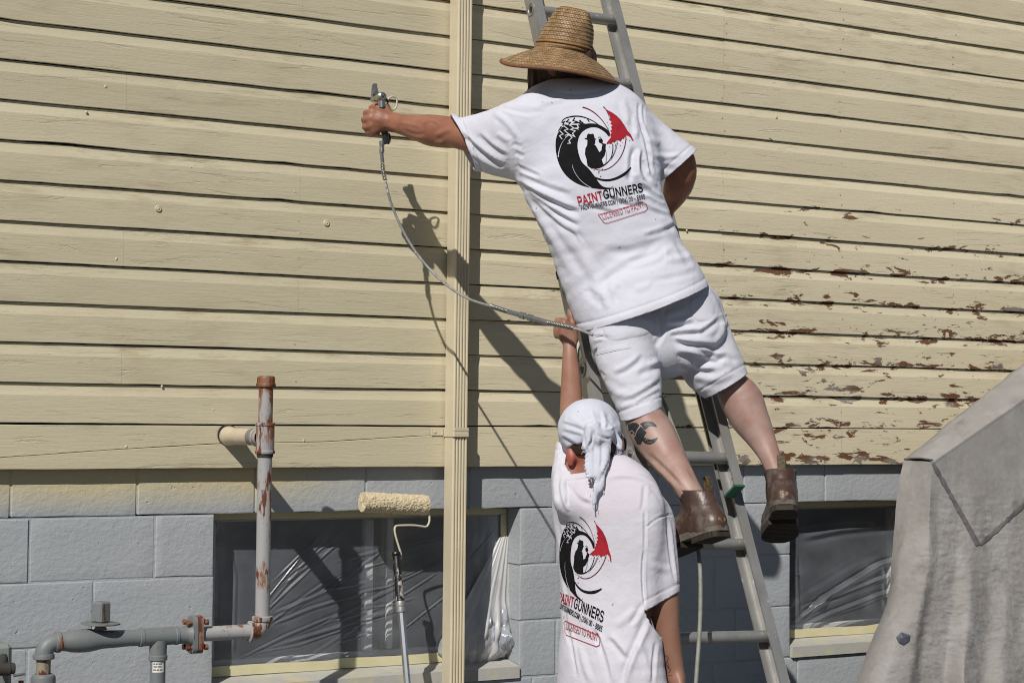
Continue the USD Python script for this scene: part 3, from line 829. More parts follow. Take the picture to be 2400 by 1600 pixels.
f1 = [([E5(190, 1380), E5(600, 1180), E5(1040, 1000)], .006, .010), ([E5(480, 1090), E5(800, 960), E5(1300, 810)], .007, .012), ([E5(500, 1000), E5(900, 830), E5(1380, 500)], .008, .016),
      ([E5(200, 1350), E5(700, 1260), E5(1040, 1140), E5(1390, 1040)], .005, .008), ([E5(100, 330), E5(200, 320), E5(700, 250)], .006, .008), ([E5(980, 740), E5(1380, 500)], .004, .009),
      ([E5(990, 1250), E5(1300, 1150)], .004, .007), ([E5(120, 380), E5(180, 700), E5(160, 1400)], .010, .008), ([E5(1100, 470), E5(1300, 400)], .004, .006),
      ([E3(60, 860), E3(300, 820), E3(640, 650)], .005, .010), ([E3(60, 1000), E3(300, 960), E3(700, 700)], .005, .008), ([E3(80, 1090), E3(400, 1000)], .004, .006), ([E3(240, 300), E3(700, 320)], .006, .006),
      ([E3(910, 1060), E3(1050, 830), E3(1180, 560), E3(1260, 300)], .006, .016), ([E3(1000, 1180), E3(1130, 880), E3(1240, 320)], .006, .018), ([E3(1100, 1100), E3(1180, 800), E3(1270, 330)], .006, .018),
      ([E3(1210, 1080), E3(1230, 700), E3(1280, 360)], .006, .016), ([E3(900, 640), E3(1050, 480), E3(1220, 260)], .006, .012), ([E3(300, 700), E3(540, 620)], .004, .006), ([E3(420, 740), E3(640, 640)], .004, .008)]
rf_ = random.Random(9)
for _ in range(20):                       # finer pull lines fanning out of the corners
    c_, spread = rf_.choice([(E3(1250, 250), 1), (E5(150, 1400), -1), (E3(640, 640), 1)])
    an_ = rf_.uniform(.15, 1.2); r0, r1 = rf_.uniform(.08, .35), rf_.uniform(.4, .75)
    p0_ = (c_[0] - spread * r0 * math.cos(an_), c_[1] - spread * r0 * math.sin(an_)); p1_ = (c_[0] - spread * r1 * math.cos(an_ * .8), c_[1] - spread * r1 * math.sin(an_ * .8))
    f1.append(([p0_, p1_], rf_.uniform(.004, .009), rf_.uniform(.004, .009)))
s1 = film_sheet(W1[0] + 0.016, W1[1] - 0.02, 0.690, 1.203, f1, 2, bag=(E3(1170, 1180)[0], E3(1170, 1180)[1], 0.15, 0.15, 0.085))
PL = thing('plastic_sheet', ((W1[0] + W1[1]) / 2, RY, 0.68), 'wrinkled clear plastic sheet taped over the wide basement window behind the roller', 'plastic sheet')
obj('film', grid_mesh(s1), M_FILM, PL, smooth=True)
# bunched surplus film at the lower right corner
bx, bz = E3(1150, 1200)
NB = 46
th = np.linspace(0, np.pi, NB); rr_ = []
Pb = np.zeros((NB, 30, 3))
for j, t in enumerate(np.linspace(0, 1, 30)):
    zc = np.interp(t, [0, 0.25, 0.6, 1], [E3(1150, 1390)[1], E3(1150, 1200)[1], E3(1170, 900)[1], E3(1230, 420)[1]])
    xc = np.interp(t, [0, 0.25, 0.6, 1], [E3(985, 0)[0], E3(1000, 0)[0], E3(1085, 0)[0], E3(1205, 0)[0]])
    wx = np.interp(t, [0, 0.1, 0.3, 0.6, 1], [0.08, 0.155, 0.150, 0.090, 0.022]); wy = np.interp(t, [0, 0.12, 0.3, 0.6, 1], [0.02, 0.05, 0.055, 0.025, 0.006])
    for i, a_ in enumerate(th):
        nz = meshkit.fbm(np.array([[math.cos(a_) * 4.0 + 3, t * (5 if t < .35 else 1.6), 0.5]]), 3, 5)[0] - 0.5
        rip = math.sin(i * 1.15 + t * 2) + .8 * math.sin(i * 2.3 + t * 3.1)
        k_ = 1 + 0.7 * nz + 0.12 * rip
        Pb[i, j] = (xc - wx * math.cos(a_) * (1 + 0.25 * nz), RY - 0.006 - wy * math.sin(a_) * k_, zc + 0.012 * nz)
obj('bunched_film', grid_mesh(Pb), M_FILM_THICK, PL, smooth=True, label='bunched shiny surplus film at the lower corner')
def tape(x0, x1, z0, z1, y, seed, parent, vert=False):
    n = 40
    t = np.linspace(0, 1, n)
    wob = (meshkit.fbm(np.stack([t * 9, t * 0 + seed, t * 0], 1), 3, seed) - 0.5) * 0.012
    P = np.zeros((n, 3, 3))
    for j, s in enumerate((0, 0.5, 1)):
        if vert:
            P[:, j] = np.stack([x0 + (x1 - x0) * s + wob * (1 if s else 0.4), np.full(n, y) - 0.001 * (s == .5) + wob * .3, z0 + (z1 - z0) * t], 1)
        else:
            P[:, j] = np.stack([x0 + (x1 - x0) * t, np.full(n, y) - 0.001 * (s == .5) + wob * .3, z0 + (z1 - z0) * s + wob * (1 if s else 0.5)], 1)
    obj('tape', grid_mesh(P), M_TAPE, parent, smooth=True)
def taped(a, b, parent, top=0.024, side=0.022):
    tape(a + .003, b - .003, 1.2165 - top, 1.2165, RY - 0.004, 1, parent)
    tape(a + .003, b - .003, 0.668, 0.702, RY - 0.006, 2, parent)
    tape(a + .003, a + side, 0.672, 1.19, RY - 0.008, 3, parent, True)
    tape(b - side - .006, b - .003, 0.672, 1.19, RY - 0.008, 4, parent, True)
taped(*W1, PL)
wq = lambda x, y: wp(1560 + x / 3.136, 1100 + y / 3.136)
f2 = [([wq(960, 1130), wq(1150, 950), wq(1560, 700), wq(1800, 620)], .012, .022), ([wq(960, 1180), wq(1200, 1060), wq(1560, 920), wq(1800, 850)], .010, .018), ([wq(940, 760), wq(990, 780)], .005, .008), ([wq(1000, 500), wq(1300, 440), wq(1700, 400)], .02, .008), ([wq(1000, 1020), wq(1800, 720)], .010, .012), ([wq(960, 600), wq(980, 1100)], .015, .008)]
s2 = film_sheet(W2[0] + 0.016, W2[1] - 0.02, 0.690, 1.203, f2, 7)
PL2 = thing('plastic_sheet', ((W2[0] + W2[1]) / 2, RY, 0.68), 'clear plastic sheet over the far basement window, half hidden by the grey drop cloth', 'plastic sheet')
obj('film', grid_mesh(s2), M_FILM, PL2, smooth=True)
taped(*W2, PL2)

# ------------------------------------------------------------ downspout
xt, xb_ = at(1075, 0, 0.078)[0], at(1055.5, 1590, 0.078)[0]
def spout_x(z):
    zt_, zb_ = at(1075, 0, 0.078)[2], at(1055.5, 1590, 0.078)[2]
    return xb_ + (xt - xb_) * (z - zb_) / (zt_ - zb_)
wd, dp = 0.058, 0.068
out = []
out += [(0, 0.006), (0.004, 0.0)]
for q in range(4):
    x0 = 0.008 + q * 0.0115
    out += [(x0, 0.0), (x0 + .0022, .0045), (x0 + .0052, .0045), (x0 + .0076, 0.0)]
out += [(wd - 0.004, 0.0), (wd, 0.006), (wd, dp - .004), (wd - .004, dp), (.004, dp), (0, dp - .004)]
SP = thing('downspout', (spout_x(0.1), -0.078, 0.1), 'cream painted corrugated metal downspout running up the clapboards', 'downspout')
zs = np.array([0.12, 0.8, 1.30, 1.6, 2.4, 3.2, 4.35])
P = np.array([[(spout_x(z) + x, -0.078 + y, z) for z in zs] for x, y in out + out[:1]])
V, F = grid_mesh(P); obj('pipe', (V, F), M_SPOUT, SP, smooth=25)
zc = at(1040, 1012, 0.03)[2]; x0 = spout_x(zc)
so = [(-.003, .07), (-.003, -.001), (.001, -.005), (wd - .001, -.005), (wd + .003, -.001), (wd + .003, .07)]
P = np.array([[(x0 + x, -0.078 + y, zc + h_) for h_ in (-.016, -.0155, -.004, -.0035, .0035, .004, .0155, .016)] for x, y in so])
for j, o in enumerate((0, 0.0012, 0.0012, 0.0, 0.0, 0.0012, 0.0012, 0)):
    P[:, j, 1] -= o
obj('strap', merge([grid_mesh(P), bevel_box(x0 - .05, x0 - .0032, -.0075, -.0045, zc - .013, zc + .013, .001), lathe((x0 - .036, -.0075, zc), (0, -1, 0), [(0, .005), (.0025, .0045), (.003, 0)], 10)]), M_SPOUT, SP, smooth=30)
zc2 = 3.75; x0 = spout_x(zc2)
P = np.array([[(x0 + x, -0.078 + y, zc2 + h_) for h_ in (-.016, .016)] for x, y in so]); obj('strap', grid_mesh(P), M_SPOUT, SP, smooth=30)

# ------------------------------------------------------------ gas pipe
def rust_material(name, base, alt, amount, rough=0.5):
    th = 0.66 - 0.2 * amount
    return mat(name, base, rough, alt, 9, bump=(130, 0.35, 0.0012), spots=[((0.24, 0.095, 0.042), 26, th + .005, 0.035, (1, 1, 0.3)), ((0.13, 0.038, 0.015), 30, th + .03, 0.02, (1, 1, 0.3)), ((0.10, 0.03, 0.014), 34, th + .11, 0.03, (1, 1, .6))])
M_PIPE = rust_material('grey_pipe_paint', (0.34, 0.34, 0.345), (0.38, 0.375, 0.37), 0.42)
M_PIPE_RUSTY = rust_material('rusty_pipe', (0.33, 0.32, 0.32), (0.36, 0.35, 0.34), 0.72)
M_CAP = rust_material('rusty_cap', (0.19, 0.075, 0.045), (0.28, 0.19, 0.16), 0.9)
M_BLUEPIPE = rust_material('blue_grey_fitting', (0.155, 0.175, 0.185), (0.20, 0.21, 0.21), 0.22, 0.5)
M_NIPPLE = rust_material('rust_nipple', (0.30, 0.17, 0.06), (0.28, 0.30, 0.26), 0.8)
M_BEIGE = mat('pipe_overspray', (0.58, 0.50, 0.36), 0.5, (0.50, 0.40, 0.31), 14)
GD = 0.326
PX = at(621, 1060, GD)[0]
def gz(y, x=620): return at(x, y, GD)[2]
def gx(x, y): return at(x, y, GD)[0]
GP = thing('gas_pipe', (PX, -GD, 0.0), 'rusty grey gas pipe rising in front of the basement window and turning into the wall', 'pipe')
G = lambda x, z, dy=0: np.array([x, -GD + dy, z])
rp = 0.0228
zel = gz(1477)                                   # height of the level run
ztop = gz(882); 
obj('pipe_cap', lathe(G(PX, gz(906)), (0, 0, 1), [(0, .0305), (.008, .0315), (.010, .0305), (.0105, .0285), (.027, .0285), (.033, .026), (.0345, .02), (.035, 0)], 28), M_CAP, GP, smooth=30)
obj('riser', tube([G(PX, gz(992)), G(PX, gz(904))], rp, 28, False), M_PIPE_RUSTY, GP, smooth=30)
zt0, zt1 = gz(1063), gz(990)
tee = lathe(G(PX, zt0), (0, 0, 1), [(0, .030), (.003, .0315), (.009, .0315), (.0115, .029), (zt1 - zt0 - .0115, .029), (zt1 - zt0 - .009, .0315), (zt1 - zt0 - .002, .0315), (zt1 - zt0, .0295)], 28)
zst = (zt0 + zt1) / 2 + 0.002
tb = lathe(G(PX, zst, .02), (0, 1, 0), [(0, .028), (.035, .028), (.037, .03), (.045, .03), (.046, .027)], 28)
obj('tee', merge([tee, tb]), M_PIPE_RUSTY, GP, smooth=30)
obj('stub', tube([G(PX, zst, .06), G(PX, zst, .115)], .0255, 24, False), M_BLUEPIPE, GP, smooth=30)
obj('stub', lathe(G(PX, zst, .11), (0, 1, 0), [(0, .0262), (.03, .0268), (.16, .0275), (.19, .031), (.222, .034)], 24), M_BEIGE, GP, smooth=30, label='cream painted stub running into the wall')
obj('wall_hole', lathe(np.array([PX - .004, -.0042, zst + .004]), (0, -1, 0), [(0, .0), (0, .034), (.0006, .036), (.0012, .034)], 24), M_GREYWOOD, GP)
obj('riser', tube([G(PX, zel + .045), G(PX, zt0 + .004)], rp, 28, False), M_PIPE, GP, smooth=30)
obj('sealant', lathe(G(PX, zt0 - .012), (0, 0, 1), [(0, rp), (.002, .0255), (.010, .0262), (.0135, .0255)], 20), M_GREYWOOD, GP, smooth=30)
def elbow(c, d0, d1, r, R, m, collar=True, n=14):
    """A quarter bend from the direction d0 (side it opens to) to d1."""
    d0, d1 = np.asarray(d0, float), np.asarray(d1, float)
    pts = [c + d0 * (R + .012)] + [c + d0 * R + d1 * R - R * (d1 * math.cos(t) + d0 * math.sin(t)) for t in np.linspace(0, np.pi / 2, n)] + [c + d1 * (R + .012)]
    q = [tube(pts, r, 24)]
    if collar:
        for d in (d0, d1):
            q.append(lathe(c + d * (R - .004), d, [(0, r), (.001, r + .004), (.006, r + .0055), (.014, r + .0055), (.016, r + .003), (.017, r - .003)], 28))
    return merge(q)
xel = PX
obj('elbow', elbow(G(xel, zel), (0, 0, 1), (-1, 0, 0), .0275, .034, M_PIPE_RUSTY), M_PIPE_RUSTY, GP, smooth=35)
xfl = gx(458, 1487)
obj('level_pipe', tube([G(xel - .045, zel), G(xfl + .01, zel)], rp, 26, False), M_PIPE, GP, smooth=30)
# oval flange pair with bolts
tilt = unit([1, 0.0, -0.06])
def flange(x, m, th=.012):
    th2 = np.linspace(0, 2 * np.pi, 36, endpoint=False)
    o = [((.030 + .027 * abs(math.sin(t)) ** 3) * math.cos(t) * 1.05, .058 * math.sin(t)) for t in th2]
    V, F = extrude(o, G(x, zel), (0, 1, 0), (0, 0, 1), (1, 0, 0), th); return V, F
obj('flange', flange(xfl - .016, None, .0145), M_BLUEPIPE, GP, smooth=30)
obj('flange', flange(xfl + .001, None, .0155), M_CAP, GP, smooth=30, label='rusty half of the flanged joint')
for sz_ in (1, -1):
    for sy_ in (0.6, -0.6):
        c = G(xfl - .034, zel + sz_ * .038, sy_ * .03)
        obj('bolt', merge([lathe(c, (1, 0, 0), [(0, 0), (0, .0095), (.009, .0095), (.009, .0055), (.058, .0055), (.058, .0095), (.068, .0095), (.068, 0)], 6)]), M_CAP, GP)
# tee with a branch down, valve body, elbow down on the left
xt2 = gx(371, 1492); xv = gx(232, 1500); xe2 = gx(103, 1510)
L_ = lambda xa, xb: xb - xa
obj('tee', merge([lathe(G(xfl - .016, zel), (-1, 0, 0), [(0, .034), (.01, .030), (.022, .0262), (.06, .0255)], 28), lathe(G(xt2 + .062, zel), (-1, 0, 0), [(0, .0255), (.002, .0285), (.010, .0285), (.012, .027), (.11, .027), (.112, .0285), (.122, .0285), (.124, .0255)], 28)]), M_BLUEPIPE, GP, smooth=30)
zbr = zel - .05
obj('branch', merge([lathe(G(xt2, zel - .01), (0, 0, -1), [(0, .027), (.045, .0262), (.047, .0285), (.060, .0285), (.0625, .025)], 28), tube([G(xt2, zel - .07), G(xt2, zel - .20)], .0232, 26, False)]), M_BLUEPIPE, GP, smooth=30)
M_STICK = mat('white_sticker', (0.74, 0.73, 0.69), 0.5)
M_INK = mat('black_ink', (0.02, 0.02, 0.022), 0.6)
az = np.linspace(-2.62, -1.02, 14)
zsk = gz(1560, 367)
P = np.array([[G(xt2 + .0237 * math.cos(a_), zsk + h_, .0237 * math.sin(a_)) for h_ in (-.0165, .0165)] for a_ in az])
st_ = obj('sticker', grid_mesh(P), M_STICK, GP, smooth=True)
inks = []
for r_, zz in enumerate((.0095, .001, -.0085)):
    for a0, a1 in (((-2.5, -2.2), (-2.12, -1.9), (-1.82, -1.35)), ((-2.45, -2.0), (-1.9, -1.4)), ((-2.5, -2.1), (-2.0, -1.75), (-1.65, -1.3)))[r_]:
        aa = np.linspace(a0, a1, 5)
        inks.append(grid_mesh(np.array([[G(xt2 + .0240 * math.cos(q), zsk + zz + h_, .0240 * math.sin(q)) for h_ in (-.0017, .0017)] for q in aa])))
obj('lettering', merge(inks), M_INK, st_)
obj('regulator_dome', lathe(G(xt2 + .012, gz(1640, 380), -.01), (0, 0, 1), [(0, .0), (0, .052), (.012, .052), (.026, .045), (.036, .03), (.041, .0)], 28), M_BLUEPIPE, GP, smooth=35)
x0v, x1v = xt2 - .075, xe2 + .05
obj('valve_body', lathe(G(xt2 - .075, zel), (-1, 0, 0), [(-.03, .0245), (.02, .0245), (.06, .0262), (.10, .0275), (.118, .031), (.14, .0345), (.165, .035), (.19, .033), (.206, .029), (.218, .0275), (.235, .0255), (L_(x1v, x0v), .0245)], 32), M_BLUEPIPE, GP, smooth=35)
xst = xv + .004
obj('valve_stem', lathe(G(xst, zel + .030), (0, 0, 1), [(0, .020), (.012, .0135), (.018, .011), (.034, .011)], 20), M_BLUEPIPE, GP, smooth=35)
zpl = gz(1458, 232)
obj('valve_plate', lathe(G(xst, zpl - .005), (0.03, 0, 1), [(0, 0), (-.002, .05), (.0, .058), (.004, .058), (.005, .05), (.005, 0)], 36), M_BLUEPIPE, GP, smooth=30, label='round rust-edged plate')
obj('valve_cap', (lambda V, F: ((V - G(xst, zpl)) @ np.array([[math.cos(.5), math.sin(.5), 0], [-math.sin(.5), math.cos(.5), 0], [0, 0, 1]]) + G(xst, zpl), F))(*bevel_box(xst - .022, xst + .022, -GD - .022, -GD + .022, zpl + .0005, gz(1409, 232), .005)), M_BLUEPIPE, GP, smooth=20)
obj('elbow', elbow(G(xe2, zel), (1, 0, 0), (0, 0, -1), .0262, .036, M_BLUEPIPE), M_BLUEPIPE, GP, smooth=35)
obj('nipple', tube([G(xe2, zel - .05), G(xe2, gz(1583, 97))], .0208, 24, False), M_NIPPLE, GP, smooth=30)
zco = gz(1578, 97)
obj('coupling', lathe(G(xe2, zco - .09), (0, 0, 1), [(0, .036), (.078, .036), (.086, .033), (.09, .024)], 28), M_BLUEPIPE, GP, smooth=30)
obj('drop_pipe', tube([G(xe2, .25), G(xe2, zco - .088)], rp, 20), M_BLUEPIPE, GP, smooth=30)

# gas meter, cut off by the left edge of the picture
GMX = gx(22, 1560)
M_METER = mat('meter_green_grey', (0.235, 0.26, 0.245), 0.5, (0.20, 0.225, 0.215), 10)
GM = thing('gas_meter', (GMX - .13, -GD, 0.4), 'grey green gas meter at the lower left edge of the picture', 'gas meter')
zm = gz(1506, 20)
obj('meter_case', bevel_box(GMX - .20, GMX + .004, -GD - .02, -GD + .12, zm - .30, zm, .012), M_METER, GM, smooth=25)
obj('fitting', merge([lathe((GMX - .012, -GD - .055, gz(1560, 8)), (1, -.15, 0), [(-.03, .02), (0, .020), (.002, .017), (.012, .016), (.015, .012), (.016, 0)], 14), lathe((GMX - .03, -GD - .05, gz(1560, 8) + .012), (0, 0, 1), [(0, .014), (.02, .013), (.03, .008), (.031, 0)], 12)]), M_GREYWOOD, GM, smooth=30)
M_CHROME = mat('bright_metal', (0.62, 0.63, 0.64), 0.25, metal=0.9)
obj('lever', merge([tube([(GMX - .005, -GD - .07, gz(1575, 18)), (GMX + .028, -GD - .072, gz(1570, 40))], .0045, 10)]), M_CHROME, GM, smooth=30)
obj('union_nut', merge([lathe((GMX - .02, -GD - .06, gz(1600, 15)), (0, 0, 1), [(-.05, .03), (0, .03), (.006, .025), (.006, 0)], 6), lathe((GMX + .022, -GD - .05, gz(1598, 42)), (0, 0, 1), [(-.05, .010), (0, .010), (.001, .008), (.012, .008), (.013, 0)], 8)]), M_NIPPLE, GM, smooth=25)
# ------------------------------------------------------------ extension ladder
def aluminium(name, base, rough, paint):
    return mat(name, base, rough, tuple(c * .82 for c in base), 7, stretch=(1, 1, 1), metal=0.6, bump=(120, 0.15, 0.001),
               spots=[((0.30, 0.31, 0.31), 16, 0.60, 0.07, (1, 1, .5)), ((0.62, 0.61, 0.57), 30, 0.70 - paint, 0.015, (1, 1, .6)), ((0.10, 0.10, 0.10), 24, 0.71, 0.02, (1, 1, .7))])
M_ALU = aluminium('ladder_aluminium', (0.40, 0.395, 0.385), 0.48, 0.04)
M_ALU_WEB = aluminium('ladder_rail_inside', (0.50, 0.49, 0.47), 0.30, 0.02)
M_GREEN = mat('green_plastic', (0.02, 0.13, 0.085), 0.5)
M_BLACK = mat('black_rubber', (0.015, 0.015, 0.016), 0.6)
LP0 = np.array([0.32602, -0.18425, 2.99186]); LU = np.array([0.09817, 0.50817, 0.85564])
LW = np.array([-0.34422, 0.03126, 0.00505]); LX = -LW / np.linalg.norm(LW); LX = unit(LX - LU * (LX @ LU)); LWID = np.linalg.norm(LW)
LN = unit(np.cross(LX, LU))
if LN[1] > 0: LN = -LN
LD = thing('extension_ladder', LP0 - LU * 3.48, 'paint-splashed aluminium extension ladder leaning on the clapboards under the painter', 'ladder')
def rail(origin, side, length, name, label=None, depth=.035, fl=.029):
    """side +1: right rail, -1: left rail; the channel opens towards the rungs."""
    o = [(.003, -depth), (-fl, -depth), (-fl, -depth + .005), (-fl + .003, -depth + .005), (-fl + .003, -depth + .003), (0, -depth + .003), (0, depth - .003), (-fl + .003, depth - .003), (-fl + .003, depth - .006), (-fl, depth - .006), (-fl, depth), (.003, depth)]
    return obj(name, extrude(o, origin, LX * side, LN, LU, length), M_ALU, LD, label=label)
def rung(pl, pr, k):
    ax = unit(pr - pl)
    r = .0185
    th = np.linspace(0, 2 * np.pi, 28, endpoint=False)
    upv = unit(np.array([0, 0, 1.0]) - ax * ax[2]); fw = np.cross(ax, upv)
    pr_ = []
    for t in th:
        x, z = r * math.cos(t), r * math.sin(t)
        z = min(z, .0145) + (.0012 if int((x + .03) / .0038) % 2 and z > .0145 else 0)
        pr_.append(x * fw + z * upv)
    pr_ = np.array(pr_)
    V = np.vstack([pl + pr_, pr + pr_]); n = len(th)
    F = [(i, (i + 1) % n, n + (i + 1) % n, n + i) for i in range(n)]
    col = [lathe(pl, ax, [(0, .0245), (.002, .0245), (.004, .020), (.006, .017)], 24), lathe(pr, -ax, [(0, .0245), (.002, .0245), (.004, .020), (.006, .017)], 24)]
    return merge([(V, np.array(F))] + col)
def rung_end(c, side, parent, dark=M_BLACK):
    obj('rung_end', lathe(c, LX * side, [(0, .026), (.002, .026), (.0032, .0235), (.002, .0195), (.0005, .0185)], 22), M_ALU, parent, smooth=30)
    tri = [(.0125 * math.cos(a_), .0145 * math.sin(a_)) for a_ in (0.15, 1.75, 2.5, 3.9, 4.7)]
    obj('rung_hollow', extrude(tri, c, LN, LU, LX * side, .0012), dark, parent)
# fly section (nearer the painter), rungs -4..6
t_end = -0.3048 * 6 - .115
fl_len = 1.35 - t_end
rr_f = rail(LP0 + LU * t_end, 1, fl_len, 'rail'); rl_f = rail(LP0 + LW + LU * t_end, -1, fl_len, 'rail')
for k in range(-4, 7):
    c = LP0 - LU * .3048 * k
    obj('rung', rung(c + LW, c, k), M_ALU, LD, smooth=30)
    rung_end(c + LW - LX * .0031, -1, rl_f)
for s, o in ((1, LP0), (-1, LP0 + LW)):
    e = o + LU * t_end
    oo = [(.005, -.037), (-.031, -.037), (-.031, .037), (.005, .037)]
    V, F = extrude(oo, e - LU * .005, LX * s, LN, LU, .0065)
    obj('end_cap', (V, F), M_GREEN, LD, label='green plastic rail end cap')
for k_, (x_, z_) in enumerate(((-.012, .03), (-.012, .05), (.012, .04))):
    c = LP0 + LU * (t_end + z_) + LN * (x_ + .0) - LX * .0005
    obj('rivet', lathe(c, -LX, [(0, .005), (.002, .004), (.003, 0)], 10), M_ALU, rr_f, smooth=True)
# base section, wider and behind
BO = -LN * .074; BS = .036; BSL = .058
b_end = -3.50; b_top = -0.3048 * 3.62
rr_b = rail(LP0 + BO + LX * BS + LU * b_end, 1, b_top - b_end, 'rail'); rl_b = rail(LP0 + BO + LW - LX * BSL + LU * b_end, -1, b_top - b_end, 'rail')
for k in range(4, 12):
    c = LP0 + BO - LU * (.3048 * k - .048)
    if k >= 6 or True:
        obj('rung', rung(c + LW - LX * BSL, c + LX * BS, k), M_ALU, LD, smooth=30)
    rung_end(c + LW - LX * (BSL + .0031), -1, rl_b)
for s, o in ((1, LP0 + LX * BS), (-1, LP0 + LW - LX * BSL)):
    oo = [(.005, -.037), (-.031, -.037), (-.031, .037), (.005, .037)]
    obj('end_cap', extrude(oo, o + BO + LU * (b_top - .002), LX * s, LN, LU, .03), M_BLACK, LD)
    foot = o + BO + LU * b_end
    obj('ladder_foot', bevel_box(foot[0] - .03, foot[0] + .03, foot[1] - .05, foot[1] + .05, 0.0, foot[2] + .06, .008), M_BLACK, LD, label='black rubber ladder foot')
# sticker and guide bracket on the outside of the left rail
cst = LP0 + BO + LW - LX * (BSL + .0033) - LU * (.3048 * 4.62)
obj('sticker', extrude([(-.022, -.03), (.018, -.03), (.018, .028), (-.022, .028)], cst, LN, LU, -LX, .0008), M_STICK, rl_b)
cst2 = cst - LU * .02 - LX * .001
obj('lettering', extrude([(-.016, -.012), (-.010, -.012), (.006, .020), (.016, .022), (.016, .026), (.002, .026), (-.016, -.006)], cst2, LN, LU, -LX, .0006), M_INK, rl_b)
cst3 = LP0 + BO + LW - LX * (BSL + .0033) - LU * (.3048 * 5.5)
obj('sticker', extrude([(-.022, -.075), (.012, -.075), (.012, .075), (-.022, .075)], cst3, LN, LU, -LX, .0008), mat('worn_blue_sticker', (0.34, 0.38, 0.42), 0.5, (0.50, 0.50, 0.48), 40), rl_b)

# ------------------------------------------------------------ paint roller on a pole
M_NAP = mat('roller_nap', (0.66, 0.57, 0.40), 0.85, (0.58, 0.48, 0.31), 60, bump=(180, 0.8, 0.004))
M_WIRE = mat('painted_wire', (0.58, 0.52, 0.40), 0.5, (0.48, 0.44, 0.36), 30, bump=(200, 0.4, 0.001))
M_GRIP = mat('paint_smeared_grip', (0.014, 0.014, 0.015), 0.42, spots=[((0.42, 0.39, 0.34), 26, 0.535, 0.015, (1, 1, .55))], bump=(90, .3, .002))
M_POLE = mat('pole_aluminium', (0.62, 0.62, 0.63), 0.27, (0.5, 0.5, 0.5), 20, metal=0.85, spots=[((0.45, 0.43, 0.38), 22, 0.68, 0.02, (1, 1, .4))])
RO = thing('paint_roller', at(957, 1600, .2) * [1, 1, 0], 'cream-loaded paint roller on an extension pole leaning against the foundation', 'paint roller')
ra, rb = at(849, 1176, .012), at(999, 1183, .012)
nu, nv = 150, 120
P = np.zeros((nu, nv + 1, 3)); axr = unit(rb - ra); fa, fb, _ = frame_of(axr)
Lr = np.linalg.norm(rb - ra)
prof_t = np.r_[np.zeros(6), np.linspace(0, 1, nu - 12), np.ones(6)]; prof_r = np.r_[np.linspace(.03, 1, 6), np.ones(nu - 12), np.linspace(1, .03, 6)]
for i in range(nu):
    t, k = prof_t[i], prof_r[i]
    an = np.linspace(0, 2 * np.pi, nv + 1)
    dirs = np.cos(an)[:, None] * fa + np.sin(an)[:, None] * fb
    base = ra + axr * (t * Lr)
    q = base + dirs * .033
    nn = meshkit.fbm(q * 210, 2, 3); nz = meshkit.fbm(q * 75, 2, 4)
    edge_ = min(1, 6 * min(t, 1 - t) + .7)
    R_ = (.0325 + .0065 * (nn - .2) + .004 * (nz - .5)) * k * (0.93 + .07 * edge_)
    P[i] = base + dirs * R_[:, None] + axr * ((nn - .5) * .006)[:, None]
obj('nap', grid_mesh(P), M_NAP, RO, smooth=True)
w0 = [ra + axr * (Lr - .02), rb + axr * .004]
wc = [at(1001, 1185, .012), at(1004, 1200, .02), at(1004, 1228, .035), at(1000, 1233, .038), at(990, 1233, .04), at(935, 1231, .052), at(927, 1233, .055), at(925, 1242, .058), at(928, 1300, .078)]
wp_ = np.array(w0 + wc)
obj('wire_frame', tube(spline(wp_, 70), .0039, 10), M_WIRE, RO, smooth=True)
g0, g1 = at(928, 1296, .078), at(938, 1410, .123)
ax_ = unit(g1 - g0); Lg = np.linalg.norm(g1 - g0)
obj('grip', lathe(g0, ax_, [(-.004, .006), (-.003, .0155), (.004, .0165), (.010, .012), (.03, .0125), (.045, .0145), (.06, .0125), (.075, .0145), (.09, .0125), (.105, .014), (Lg - .02, .0145), (Lg - .004, .015), (Lg, .012)], 22), M_GRIP, RO, smooth=35)
obj('collar', lathe(g1, ax_, [(-.002, .0175), (.006, .018), (.016, .0175), (.018, .016), (.032, .0158), (.036, .0145)], 24), M_ALU, RO, smooth=35)
pe = g1 + ax_ * ((g1[2] - .01) / -ax_[2])
obj('pole', tube([g1 + ax_ * .03, pe], .0122, 8), M_POLE, RO)

